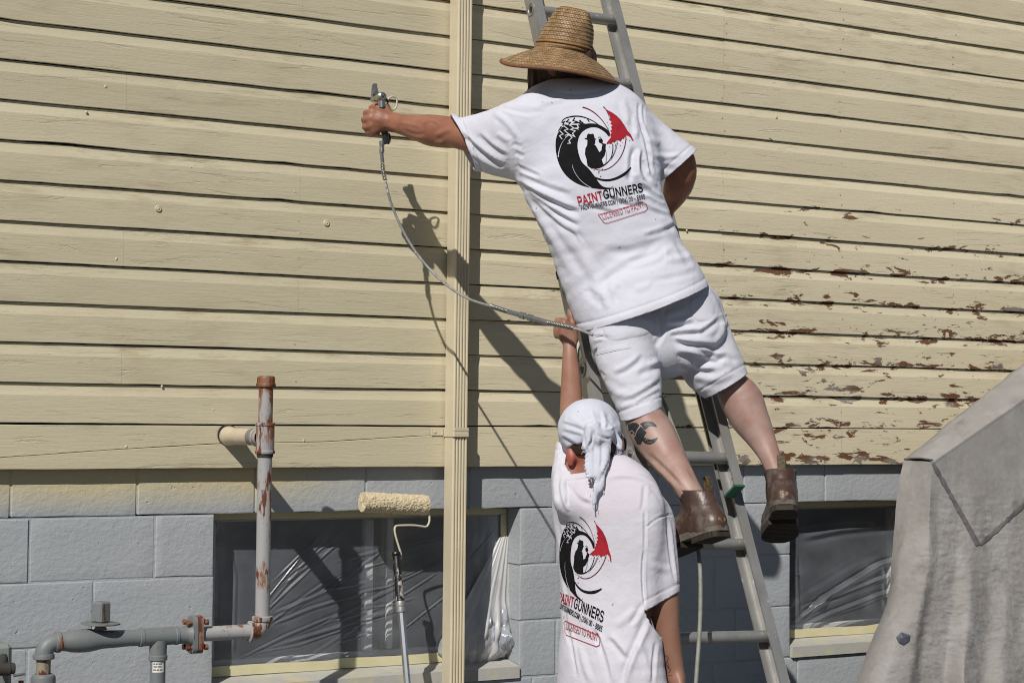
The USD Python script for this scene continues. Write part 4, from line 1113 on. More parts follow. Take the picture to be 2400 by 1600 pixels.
# ------------------------------------------------------------ grey drop cloth over the stair rail on the right
M_CLOTH = mat('drop_cloth', (0.30, 0.282, 0.27), 0.9, (0.25, 0.235, 0.226), 5, detail=7, bump=(45, 0.30, 0.005),
              spots=[((0.36, 0.355, 0.355), 6, 0.60, 0.12, (1, 1, 1)), ((0.215, 0.19, 0.175), 10, 0.64, 0.08, (1, 1, .7)), ((0.56, 0.55, 0.53), 60, 0.76, 0.015, (1, 1, 1)), ((0.29, 0.283, 0.28), 30, 0.60, 0.10, (1, 1, 1))])
DC = thing('drop_cloth', at(2300, 1300, .52) * [1, 1, 0], 'grey paint-stained canvas drop cloth draped over a stair rail at the right', 'drop cloth')
rows_y = [1180, 1290, 1400, 1500, 1600]
cols = [([(2118, 1078), (2100, 1180), (2091, 1290), (2080, 1400), (2045, 1500), (2008, 1600)], .35, .47),
        ([(2140, 1079), (2124, 1180), (2112, 1290), (2098, 1400), (2066, 1500), (2036, 1600)], .40, .56),
        ([(2160, 1080), (2152, 1180), (2140, 1290), (2128, 1400), (2100, 1500), (2076, 1600)], .455, .62),
        ([(2185, 1082), (2180, 1180), (2178, 1290), (2164, 1400), (2144, 1500), (2128, 1600)], .52, .63),
        ([(2205, 1069), (2202, 1180), (2200, 1290), (2186, 1400), (2170, 1500), (2160, 1600)], .522, .60),
        ([(2240, 1045), (2238, 1180), (2238, 1290), (2228, 1400), (2220, 1500), (2214, 1600)], .522, .61),
        ([(2280, 1017), (2280, 1180), (2284, 1290), (2276, 1400), (2268, 1500), (2260, 1600)], .522, .69),
        ([(2325, 986), (2325, 1180), (2326, 1290), (2318, 1400), (2312, 1500), (2306, 1600)], .522, .65),
        ([(2365, 959), (2365, 1180), (2366, 1290), (2362, 1400), (2358, 1500), (2352, 1600)], .522, .68),
        ([(2400, 935), (2400, 1180), (2400, 1290), (2400, 1400), (2400, 1500), (2400, 1600)], .522, .66),
        ([(2470, 887), (2470, 1180), (2470, 1290), (2470, 1400), (2470, 1500), (2470, 1600)], .522, .70),
        ([(2620, 785), (2620, 1180), (2620, 1290), (2620, 1400), (2620, 1500), (2620, 1600)], .522, .68),
        ([(2800, 662), (2800, 1180), (2800, 1290), (2800, 1400), (2800, 1500), (2800, 1600)], .522, .72)]
K = []
for pts, d0, d1 in cols:
    c = []
    for i, (x, y) in enumerate(pts):
        t = i / 5
        c.append(at(x, y, d0 + (d1 - d0) * t ** 1.3))
    low = c[-1] + (c[-1] - c[-2]) * 1.0; last = c[-1] + (c[-1] - c[-2]) * 2.2
    low[2] = .35; last[2] = 0.01
    c += [low, last]
    K.append(c)
K = np.array(K)
from scipy.interpolate import RectBivariateSpline
nu_, nv_ = 380, 330
uu = np.arange(len(K)) * 1.0; vv = np.arange(K.shape[1]) * 1.0
U = np.linspace(0, len(K) - 1, nu_); Vv = np.linspace(0, K.shape[1] - 1, nv_)
P = np.zeros((nu_, nv_, 3))
for a_ in range(3):
    tmp = PchipInterpolator(vv, K[:, :, a_], axis=1)(Vv)
    P[:, :, a_] = PchipInterpolator(uu, tmp, axis=0)(U)
fade = np.clip(np.linspace(0, 5, nv_), 0, 1)[None, :]
wr = (meshkit.fbm(P * [4.5, 4.5, 3.0], 3, 9) - .5) * .045 + (meshkit.fbm((P + (P[..., 2:3] * .5)) * [15, 15, 8], 3, 5) - .5) * .012 + (np.abs(meshkit.fbm((P + (P[..., 2:3] * .8)) * [30, 30, 18], 3, 15) - .5)) * .010
P[..., 1] -= wr * fade; P[..., 0] -= wr * fade * .4
# small gathers under the left end of the rail
S7 = lambda x, y: (1980 + x / 2.036, 830 + y / 2.036)
V0, F0 = grid_mesh(P)
M0 = trimesh.Trimesh(V0, F0, process=False)
if M0.face_normals[:, 1].mean() > 0: M0.invert()
gath = [([S7(250, 700), S7(350, 690)], 3, -4)] + [([S7(240 + q * 4, 730 + q * 34), S7(290, 745 + q * 28), S7(335, 720 + q * 20)], 3.5, 6) for q in range(6)] + \
       [([S7(405, 530), S7(370, 640), S7(345, 760), S7(300, 900)], 7, 9), ([S7(440, 600), S7(520, 800), S7(640, 940)], 8, 7), ([S7(650, 920), S7(560, 1030), S7(420, 1160), S7(340, 1270), S7(180, 1390)], 6, 8),
        ([S7(600, 960), S7(720, 1050), S7(850, 1010)], 10, 8), ([S7(620, 1000), S7(600, 1200), S7(590, 1450)], 12, 10), ([S7(600, 1440), S7(760, 1300), S7(855, 1200)], 6, 7), ([S7(640, 1540), S7(800, 1430), S7(855, 1370)], 6, 8),
        ([S7(380, 830), S7(400, 1000), S7(370, 1200)], 12, 9), ([S7(210, 980), S7(200, 1130), S7(190, 1200)], 7, 6), ([S7(330, 760), S7(380, 830), S7(520, 860)], 6, 5), ([S7(480, 1290), S7(620, 1310)], 5, 4)]
rc = random.Random(21)
for _ in range(90):
    x_, y_ = rc.uniform(30, 850), rc.uniform(560, 1560); an_ = rc.choice([-.9, -.6, 1.1, .3, -1.3]) + rc.uniform(-.3, .3); L_c = rc.uniform(40, 190)
    gath.append(([S7(x_, y_), S7(x_ + L_c * .5 * math.cos(an_), y_ - L_c * .5 * math.sin(an_) + rc.uniform(-12, 12)), S7(x_ + L_c * math.cos(an_), y_ - L_c * math.sin(an_))], rc.uniform(2.2, 4.5), rc.uniform(1.5, 4.5) * rc.choice([1, 1, -1])))
M0 = creases(M0, gath, .85)
# band over the top of the rail
nb = 90
ub = np.linspace(0, 1, nb)
back = np.array([at(2118 + (2800 - 2118) * t, 1077 + (527 - 1077) * t, .35) for t in ub]); front = np.array([at(2185 + (2800 - 2185) * t, 1081 + (661 - 1081) * t, .52) for t in ub])
Pb = np.zeros((nb, 12, 3))
for j, s in enumerate(np.linspace(0, 1, 8)):
    Pb[:, j + 2] = back + (front - back) * s
    Pb[:, j + 2, 2] += .010 * math.sin(math.pi * s) - .006 * (s > .99) + (meshkit.fbm(np.stack([ub * 30, np.full(nb, s * 2), ub * 0], 1), 3, 8) - .5) * .012
Pb[:, 0] = back + [0, .03, -1.0]; Pb[:, 1] = back + [0, .006, -.02]
Pb[:, 10] = front + [0, -.004, -.008]; Pb[:, 11] = front + [0, .004, -.03]
obj('canvas', merge([M0, grid_mesh(Pb)]), M_CLOTH, DC, smooth=True)
M_SEAM = mat('dark_seam', (0.105, 0.10, 0.105), 0.9, (0.17, 0.165, 0.165), 30, bump=(150, .5, .003))
def on_surface(Mh, px, lift):
    o = np.repeat(CAM[None], len(px), 0); d = unit_rows(ray(px))
    loc, ri, _ = Mh.ray.intersects_location(o, d, multiple_hits=False)
    out = np.full((len(px), 3), np.nan); out[ri] = loc - d[ri] * lift
    return out
def seam(pts, w, name='seam'):
    s = spline(np.array(pts), 60) if len(pts) > 2 else np.linspace(pts[0], pts[1], 50)
    t = np.gradient(s, axis=0); nrm = np.stack([-t[:, 1], t[:, 0]], 1) / np.linalg.norm(t, axis=1, keepdims=True)
    wv = w * (0.75 + .6 * (meshkit.noise(np.stack([np.arange(len(s)) * .5, np.zeros(len(s)), np.zeros(len(s))], 1), 4)))[:, None]
    A = on_surface(M0, s - nrm * wv, .004); Bq = on_surface(M0, s, .007); C_ = on_surface(M0, s + nrm * wv, .004)
    G_ = np.stack([A, Bq, C_], 1); ok = ~np.isnan(G_).any((1, 2)); obj(name, grid_mesh(G_[ok]), M_SEAM, DC, smooth=True)
seam([(2186, 1084), (2240, 1180), (2293, 1276)], 4.6); seam([(2297, 1276), (2350, 1228), (2400, 1182), (2460, 1130)], 5.0)

sm = np.array([at(x, y, d) for x, y, d in ((2120, 1079, .35), (2135, 1077, .39), (2160, 1077, .46), (2186, 1081, .524))]); obj('seam', tube(sm + [0, 0, .006], .0035, 8), M_SEAM, DC, smooth=True)
hx = [(2100, 1492), (2112, 1480), (2134, 1488), (2132, 1500), (2118, 1510), (2106, 1504)]
q = on_surface(M0, np.array(hx + [(2117, 1494)]), .006)
obj('patch', (q, np.array([(6, i, (i + 1) % 6) for i in range(6)])), mat('blue_black_patch', (0.03, 0.032, 0.038), 0.5, (0.06, 0.07, 0.11), 60), DC)
# ------------------------------------------------------------ people: materials
def skin(name, base, alt, red, pale=None, ear=None):
    nodes = {'g': ('geometry', {}), 'm1': ('mapping', {'scale': (16, 16, 16)}), 'n1': ('noise_texture', {'scale': 1.0, 'detail': 4.0}), 'r': ('rgb_ramp', {'ramp': [(0.0, base), (0.35, base), (0.7, alt), (1.0, red)]}),
        'm2': ('mapping', {'scale': (420, 420, 420)}), 'n2': ('noise_texture', {'scale': 1.0, 'detail': 3.0}), 'b': ('bump', {'strength': 0.35, 'distance': 0.0008}),
        'p': ('principled_bsdf', {'roughness': 0.48, 'specular_ior_level': 0.4, 'subsurface_weight': 0.12, 'subsurface_radius': (1.0, 0.35, 0.2), 'subsurface_scale': 0.004})}
    links = [('g.position', 'm1.vector'), ('m1.vector', 'n1.vector'), ('n1.fac', 'r.fac'), ('g.position', 'm2.vector'), ('m2.vector', 'n2.vector'), ('n2.fac', 'b.height'), ('b.normal', 'p.normal')]
    if pale:      # legs that see less sun
        nodes |= {'xyz': ('separate_xyz', {}), 'z': ('map_range', {'from_min': 1.85, 'from_max': 1.75, 'to_max': 0.9, 'clamp': True}), 'pn': ('rgb_ramp', {'ramp': [(0.0, pale[0]), (0.4, pale[0]), (0.65, pale[1]), (1.0, pale[1])]}), 'mx': ('mix', {})}
        links += [('g.position', 'xyz.vector'), ('xyz.z', 'z.value'), ('z.result', 'mx.fac'), ('r.color', 'mx.color1'), ('n1.fac', 'pn.fac'), ('pn.color', 'mx.color2'), ('mx.color', 'p.base_color')]
    elif ear is not None:   # a sunburnt ear
        nodes |= {'vd': ('vector_math', {'math_type': 'distance', 'vector2': tuple(map(float, ear))}), 'er': ('map_range', {'from_min': 0.055, 'from_max': 0.028, 'clamp': True}), 'mx': ('mix', {'color2': (0.36, 0.11, 0.08)})}
        links += [('g.position', 'vd.vector1'), ('vd.value', 'er.value'), ('er.result', 'mx.fac'), ('r.color', 'mx.color1'), ('mx.color', 'p.base_color')]
    else:
        links.append(('r.color', 'p.base_color'))
    return usdkit.material(stage, '/World/Looks/' + name, nodes, links, surface='p.BSDF')
M_SKIN = skin('sunburnt_skin', (0.315, 0.138, 0.088), (0.25, 0.10, 0.064), (0.29, 0.09, 0.06), ((0.41, 0.285, 0.245), (0.345, 0.21, 0.175)))
M_SKIN2 = skin('tanned_skin', (0.305, 0.165, 0.115), (0.25, 0.118, 0.082), (0.34, 0.12, 0.08), ear=at(1337, 1068, 1.25))
def cotton(name, base, alt, weave=900, damp=None):
    nodes = {'g': ('geometry', {}), 'p': ('principled_bsdf', {'roughness': 0.9, 'specular_ior_level': 0.15, 'sheen_weight': 0.05}),
             'm0': ('mapping', {'scale': (4, 4, 4)}), 'n0': ('noise_texture', {'scale': 1.0, 'detail': 3.0}), 'r': ('rgb_ramp', {'ramp': [(0.0, base), (0.35, base), (0.65, alt), (1.0, alt)]}),
             'm1': ('mapping', {'scale': (weave, weave, weave)}), 'n1': ('noise_texture', {'scale': 1.0, 'detail': 2.0}),
             'm2': ('mapping', {'scale': (24, 24, 30), 'rotation': (0.3, 0.5, 0.2)}), 'n2': ('noise_texture', {'scale': 1.0, 'detail': 5.0, 'roughness': 0.55, 'distortion': 1.2}),
             'b1': ('bump', {'strength': 0.10, 'distance': 0.0006}), 'b2': ('bump', {'strength': 0.22, 'distance': 0.008}),
             'm3': ('mapping', {'scale': (40, 40, 40)}), 'n3': ('noise_texture', {'scale': 1.0, 'detail': 3.0}), 's3': ('map_range', {'from_min': 0.735, 'from_max': 0.755, 'clamp': True}), 'mx': ('mix', {'color2': (0.34, 0.33, 0.30)}),
             'm4': ('mapping', {'scale': (7, 7, 7), 'location': (2, 5, 1)}), 'n4': ('noise_texture', {'scale': 1.0, 'detail': 5.0}), 's4': ('map_range', {'from_min': 0.56, 'from_max': 0.74, 'to_max': 0.35, 'clamp': True}), 'mx4': ('mix', {'color2': tuple(c * k for c, k in zip(alt, (.86, .84, .78)))})}
    links = [('g.position', 'm0.vector'), ('m0.vector', 'n0.vector'), ('n0.fac', 'r.fac'), ('g.position', 'm1.vector'), ('m1.vector', 'n1.vector'), ('g.position', 'm2.vector'), ('m2.vector', 'n2.vector'), ('n2.fac', 'b2.height'), ('n1.fac', 'b1.height'), ('b2.normal', 'b1.normal'), ('b1.normal', 'p.normal'),
             ('g.position', 'm3.vector'), ('m3.vector', 'n3.vector'), ('n3.fac', 's3.value'), ('g.position', 'm4.vector'), ('m4.vector', 'n4.vector'), ('n4.fac', 's4.value'), ('s4.result', 'mx4.fac'), ('r.color', 'mx4.color1'), ('mx4.color', 'mx.color1'), ('s3.result', 'mx.fac'), ('mx.color', 'p.base_color')]
    if damp is not None:      # cloth clinging to the skin, which shows through
        nodes |= {'dd': ('vector_math', {'math_type': 'distance', 'vector2': tuple(map(float, damp))}), 'da': ('math', {'math_type': 'multiply_add', 'value2': 0.12}), 'dr': ('map_range', {'from_min': 0.20, 'from_max': 0.175, 'to_max': 0.28, 'clamp': True}), 'dx': ('mix', {'color2': (0.55, 0.455, 0.50)})}
        links = [q for q in links if q != ('mx.color', 'p.base_color')] + [('g.position', 'dd.vector1'), ('n4.fac', 'da.value1'), ('dd.value', 'da.value3'), ('da.value', 'dr.value'), ('dr.result', 'dx.fac'), ('mx.color', 'dx.color1'), ('dx.color', 'p.base_color')]
    return usdkit.material(stage, '/World/Looks/' + name, nodes, links, surface='p.BSDF')
M_TEE = cotton('white_cotton', (0.62, 0.625, 0.715), (0.595, 0.60, 0.685))
M_TEE2 = cotton('white_cotton_second', (0.63, 0.62, 0.69), (0.605, 0.595, 0.665), damp=at(1425, 1120, 1.36))
M_SHORTS = cotton('white_canvas', (0.605, 0.61, 0.685), (0.58, 0.585, 0.655), 600)
M_BANDANA = cotton('white_rag', (0.61, 0.625, 0.725), (0.585, 0.60, 0.695), 500)
M_PBLACK = mat('black_print', (0.007, 0.007, 0.008), 0.85, (0.011, 0.011, 0.012), 60, spec=0.12)
M_PRED = mat('red_print', (0.40, 0.022, 0.035), 0.8, (0.27, 0.013, 0.024), 26, spec=0.15)
M_PDARKRED = mat('dark_red_print', (0.14, 0.016, 0.02), 0.8, spec=0.15)
M_PINK = mat('thin_red_print', (0.42, 0.05, 0.06), 0.8, spec=0.15)
M_HAIR = mat('brown_hair', (0.055, 0.026, 0.014), 0.6, (0.03, 0.014, 0.008), 60, stretch=(3, 3, .4), bump=(300, .6, .002, (1, 1, .1)))
M_TATTOO = mat('tattoo_ink', (0.014, 0.019, 0.023), 0.5, (0.026, 0.03, 0.034), 60)
M_BOOT = mat('worn_brown_leather', (0.062, 0.031, 0.022), 0.38, (0.085, 0.052, 0.040), 14, bump=(160, .4, .0015), spots=[((0.14, 0.12, 0.105), 22, 0.61, 0.08, (1, 1, .7)), ((0.40, 0.38, 0.36), 60, 0.75, 0.015, (1, 1, .5))])
M_GORE = mat('brown_elastic', (0.055, 0.026, 0.02), 0.8, bump=(400, .5, .001))
M_SOLE = mat('dirty_sole', (0.16, 0.135, 0.105), 0.85, (0.07, 0.06, 0.05), 26, bump=(120, .6, .003))
M_TREAD = mat('dark_tread', (0.020, 0.018, 0.015), 0.8, (0.04, 0.026, 0.016), 50)
M_TAB = mat('tab_webbing', (0.028, 0.024, 0.02), 0.7, (0.14, 0.09, 0.035), 150)
M_BADGE = mat('tan_badge', (0.30, 0.17, 0.06), 0.6, (0.10, 0.06, 0.03), 220)

# ------------------------------------------------------------ printing on cloth
def top_faces(text, h, bold=False):
    t = meshkit.text_mesh(text, h, 0.001, bold)
    n = t.face_normals
    f = t.faces[n[:, 2] > 0.9]
    v = np.array(t.vertices)[:, :2]
    used = np.unique(f); mp = np.full(len(v), -1); mp[used] = np.arange(len(used))
    return v[used], mp[f]
def poly_faces(g):
    out = []
    for q in (getattr(g, 'geoms', [g])):
        if q.is_empty or q.geom_type != 'Polygon' or q.area < 1:
            continue
        v, f = trimesh.creation.triangulate_polygon(q, engine='earcut'); out.append((np.array(v), np.array(f)))
    n = 0; V = []; F = []
    for v, f in out:
        V.append(v); F.append(f + n); n += len(v)
    return np.vstack(V), np.vstack(F)
def fine(v, f, size):
    q = np.c_[v, np.zeros(len(v))]
    v2, f2 = trimesh.remesh.subdivide_to_size(q, f, size, max_iter=12)
    u, inv = np.unique(np.round(v2[:, :2], 2), axis=0, return_inverse=True)
    return u, inv.reshape(-1)[f2]
def stroke(pts, w0, w1=None, n=40):
    s = spline(np.array(pts, float), n) if len(pts) > 2 else np.linspace(pts[0], pts[1], n)
    w = np.linspace(w0, w0 if w1 is None else w1, n) / 2
    if isinstance(w1, (list, tuple)): w = np.interp(np.linspace(0, 1, n), np.linspace(0, 1, len(w1) + 1), [w0, *w1]) / 2
    t = np.gradient(s, axis=0); nr = np.stack([-t[:, 1], t[:, 0]], 1) / np.linalg.norm(t, axis=1, keepdims=True)
    return Polygon(np.vstack([s + nr * w[:, None], (s - nr * w[:, None])[::-1]])).buffer(0)
def smooth_poly(pts, n=160):
    p = np.array(pts + pts[:1], float)
    return Polygon(spline(p, n)).buffer(0)
def text_on(text, x0, y0, x1, y1, h, bold=False):
    """Lettering in print coordinates (y down) from (x0, y0) to (x1, y1) on its baseline, h tall."""
    v, f = top_faces(text, 100.0, bold)
    v = v - [v[:, 0].min(), 0]
    L = math.hypot(x1 - x0, y1 - y0); ex = np.array([(x1 - x0), (y1 - y0)]) / L; ey = np.array([ex[1], -ex[0]])
    v = v * [L / v[:, 0].max(), h / 100.0]
    return np.array([x0, y0]) + v[:, :1] * ex + v[:, 1:] * ey, f[:, ::-1]
def art():
    """The print of both shirts, in pixels of an enlargement of it (y down)."""
    outer = [(300, 330), (225, 385), (178, 480), (168, 600), (188, 740), (235, 860), (310, 960), (420, 1040), (560, 1090), (700, 1112), (800, 1118), (890, 1100)]
    inner = [(800, 1096), (720, 1060), (665, 985), (610, 910), (560, 850), (500, 795), (458, 705), (437, 600), (442, 520), (470, 445), (525, 390), (590, 362), (660, 358), (740, 393), (800, 448), (826, 472), (834, 445), (785, 375), (705, 330), (600, 310), (520, 318), (420, 330)]
    blk = Polygon(np.vstack([spline(np.array(outer, float), 80), spline(np.array(inner, float), 110)])).buffer(0)
    cuts = [stroke([(200, 725), (212, 640), (240, 560), (290, 490)], 12, 6), stroke([(370, 815), (410, 920), (490, 1020), (605, 1096)], 4, 10), stroke([(240, 880), (330, 990), (460, 1070)], 2, 5)]
    for pts in ([(215, 395), (260, 440), (215, 460), (245, 500)], [(270, 340), (320, 380), (275, 395), (330, 440), (285, 455)], [(340, 330), (390, 365), (350, 385), (410, 400), (375, 430), (400, 470), (330, 440)], [(290, 480), (330, 450), (370, 480), (330, 520), (350, 550), (315, 555)], [(430, 325), (450, 360), (400, 370), (445, 380)]):
        cuts.append(LineString(pts).buffer(6.5, join_style=2))
    blk = blk.difference(unary_union(cuts))
    pieces = [blk, stroke([(240, 300), (275, 255), (350, 230), (440, 222), (540, 243), (640, 290), (760, 385), (822, 450)], 7, [17, 12, 8, 7])]
    for pts in ([(245, 300), (275, 290), (255, 330), (300, 330)], [(330, 262), (300, 290), (350, 300), (330, 320)], [(400, 245), (380, 275), (430, 290), (400, 305), (470, 300)], [(460, 280), (500, 300), (470, 315), (520, 316)], [(205, 400), (235, 350), (250, 365)], [(560, 262), (580, 290)]):
        pieces.append(LineString(pts).buffer(6, join_style=2))
    pieces += [stroke([(868, 560), (866, 660), (835, 750), (770, 815), (690, 850), (600, 852)], 12, [12, 10, 14, 22, 10]), stroke([(590, 930), (700, 992), (820, 1005), (930, 975), (1030, 915), (1092, 850)], 10, [22, 26, 30, 34, 16]),
               stroke([(920, 520), (915, 600), (880, 700), (840, 770)], 7, 4), stroke([(905, 560), (880, 680), (850, 740)], 5, 3), stroke([(780, 630), (790, 720), (782, 800)], 6, 5)]
    # the silhouette in the ring: hat, coat, raised hand with a flower
    pieces += [smooth_poly([(556, 498), (556, 452), (572, 436), (600, 442), (626, 436), (640, 462), (650, 498)], 60), stroke([(526, 492), (596, 510), (666, 500)], 12, [20, 10]), Polygon([(560, 500), (648, 500), (652, 545), (640, 575), (660, 585), (690, 640), (704, 668), (732, 640), (738, 590), (758, 560), (782, 572), (778, 640), (768, 700), (730, 752), (760, 830), (700, 856), (610, 862), (560, 828), (548, 745), (530, 690), (534, 620), (556, 580)]).buffer(6).buffer(-4),
               Point(722, 525).buffer(26), stroke([(705, 500), (730, 540), (752, 580)], 30, 12), stroke([(690, 490), (705, 478), (735, 505)], 6, 5), stroke([(745, 560), (785, 566)], 12, 8)]
    for x, y, r in ((590, 905, 5), (640, 880, 6), (700, 905, 8), (740, 870, 6), (720, 960, 7), (860, 1085, 6), (400, 250, 7), (470, 275, 8), (690, 920, 4)):
        pieces.append(Point(x, y).buffer(r))
    black = unary_union(pieces)
    red = Polygon([(752, 106), (800, 146), (862, 178), (915, 215), (962, 262), (1010, 330), (1050, 400), (1092, 450), (1126, 526), (1104, 518), (1085, 480), (1062, 462), (1040, 455), (1018, 470), (1005, 500), (985, 495), (965, 532), (940, 515), (915, 512), (890, 545), (868, 535), (850, 562), (820, 555), (790, 568), (800, 540), (826, 505), (846, 480), (836, 450), (856, 420), (835, 400), (862, 385), (845, 352), (868, 340), (838, 310), (858, 290), (822, 262), (838, 240), (815, 190)]).buffer(0)
    for x, y, r in ((800, 300, 5), (820, 330, 4), (810, 370, 6), (960, 580, 5), (930, 560, 5), (1040, 510, 4), (985, 545, 4), (900, 580, 5), (1075, 520, 5), (830, 600, 5)):
        red = red.union(Point(x, y).buffer(r))
    dark = unary_union([stroke([(498, 112), (600, 152), (700, 230), (780, 330), (832, 432)], 15, [12, 9, 8]), stroke([(752, 106), (790, 150), (815, 205), (832, 260)], 12, [9, 3]), stroke([(1030, 470), (1018, 580), (970, 710), (880, 820), (770, 878), (640, 860)], 11, [11, 10, 9, 6])]).difference(red.buffer(-6))
    box_ = Polygon([(690, 1425), (1240, 1283), (1275, 1290), (1300, 1352), (1270, 1385), (790, 1535), (752, 1518), (690, 1430)])
    frame_ = box_.buffer(2).difference(box_.buffer(-5))
    black_t = [text_on('GUNNERS', 762, 1238, 1243, 1148, 108), text_on('PAINTGUNNERS.COM | (206) 00 - 8885', 482, 1372, 1268, 1232, 52)]
    red_t = [text_on('PAINT', 452, 1315, 755, 1240, 108)]
    pink_t = [text_on('LICENSED TO PAINT', 752, 1488, 1255, 1338, 72)]
    bt = text_on('GUNNERS', 762, 1238, 1243, 1148, 108, True)
    return [('black_swirl', M_PBLACK, [poly_faces(black)]), ('dark_red_lines', M_PDARKRED, [poly_faces(dark)]), ('red_splash', M_PRED, [poly_faces(red)]),
            ('black_lettering', M_PBLACK, [bt]), ('red_lettering', M_PRED, [text_on('PAINT', 452, 1315, 755, 1240, 108, True)]), ('contact_lettering', M_PBLACK, [text_on('PAINTGUNNERS.COM | (206) 00 - 8885', 482, 1372, 1268, 1232, 54, True)]),
            ('stamp_frame', M_PINK, [poly_faces(frame_)]), ('stamp_lettering', M_PINK, pink_t)]
ART = art()
def print_on(M, to_px, parent, lift0=0.0012):
    for i, (nm, mm, shapes) in enumerate(ART):
        vs = []
        for v, f in shapes:
            v2, f2 = fine(v, f, 22.0)
            q = on_surface(M, to_px(v2), lift0 + .0003 * i)
            bad = np.isnan(q).any(1)
            e = q[f2]; ok = ~bad[f2].any(1) & (np.linalg.norm(e - np.roll(e, 1, 1), axis=2).max(1) < .05)
            f3 = f2[ok]
            q = np.nan_to_num(q)
            used = np.unique(f3); mp = np.zeros(len(q), int); mp[used] = np.arange(len(used))
            vs.append((q[used], mp[f3][:, ::-1]))
        obj(nm, merge(vs), mm, parent, smooth=True)

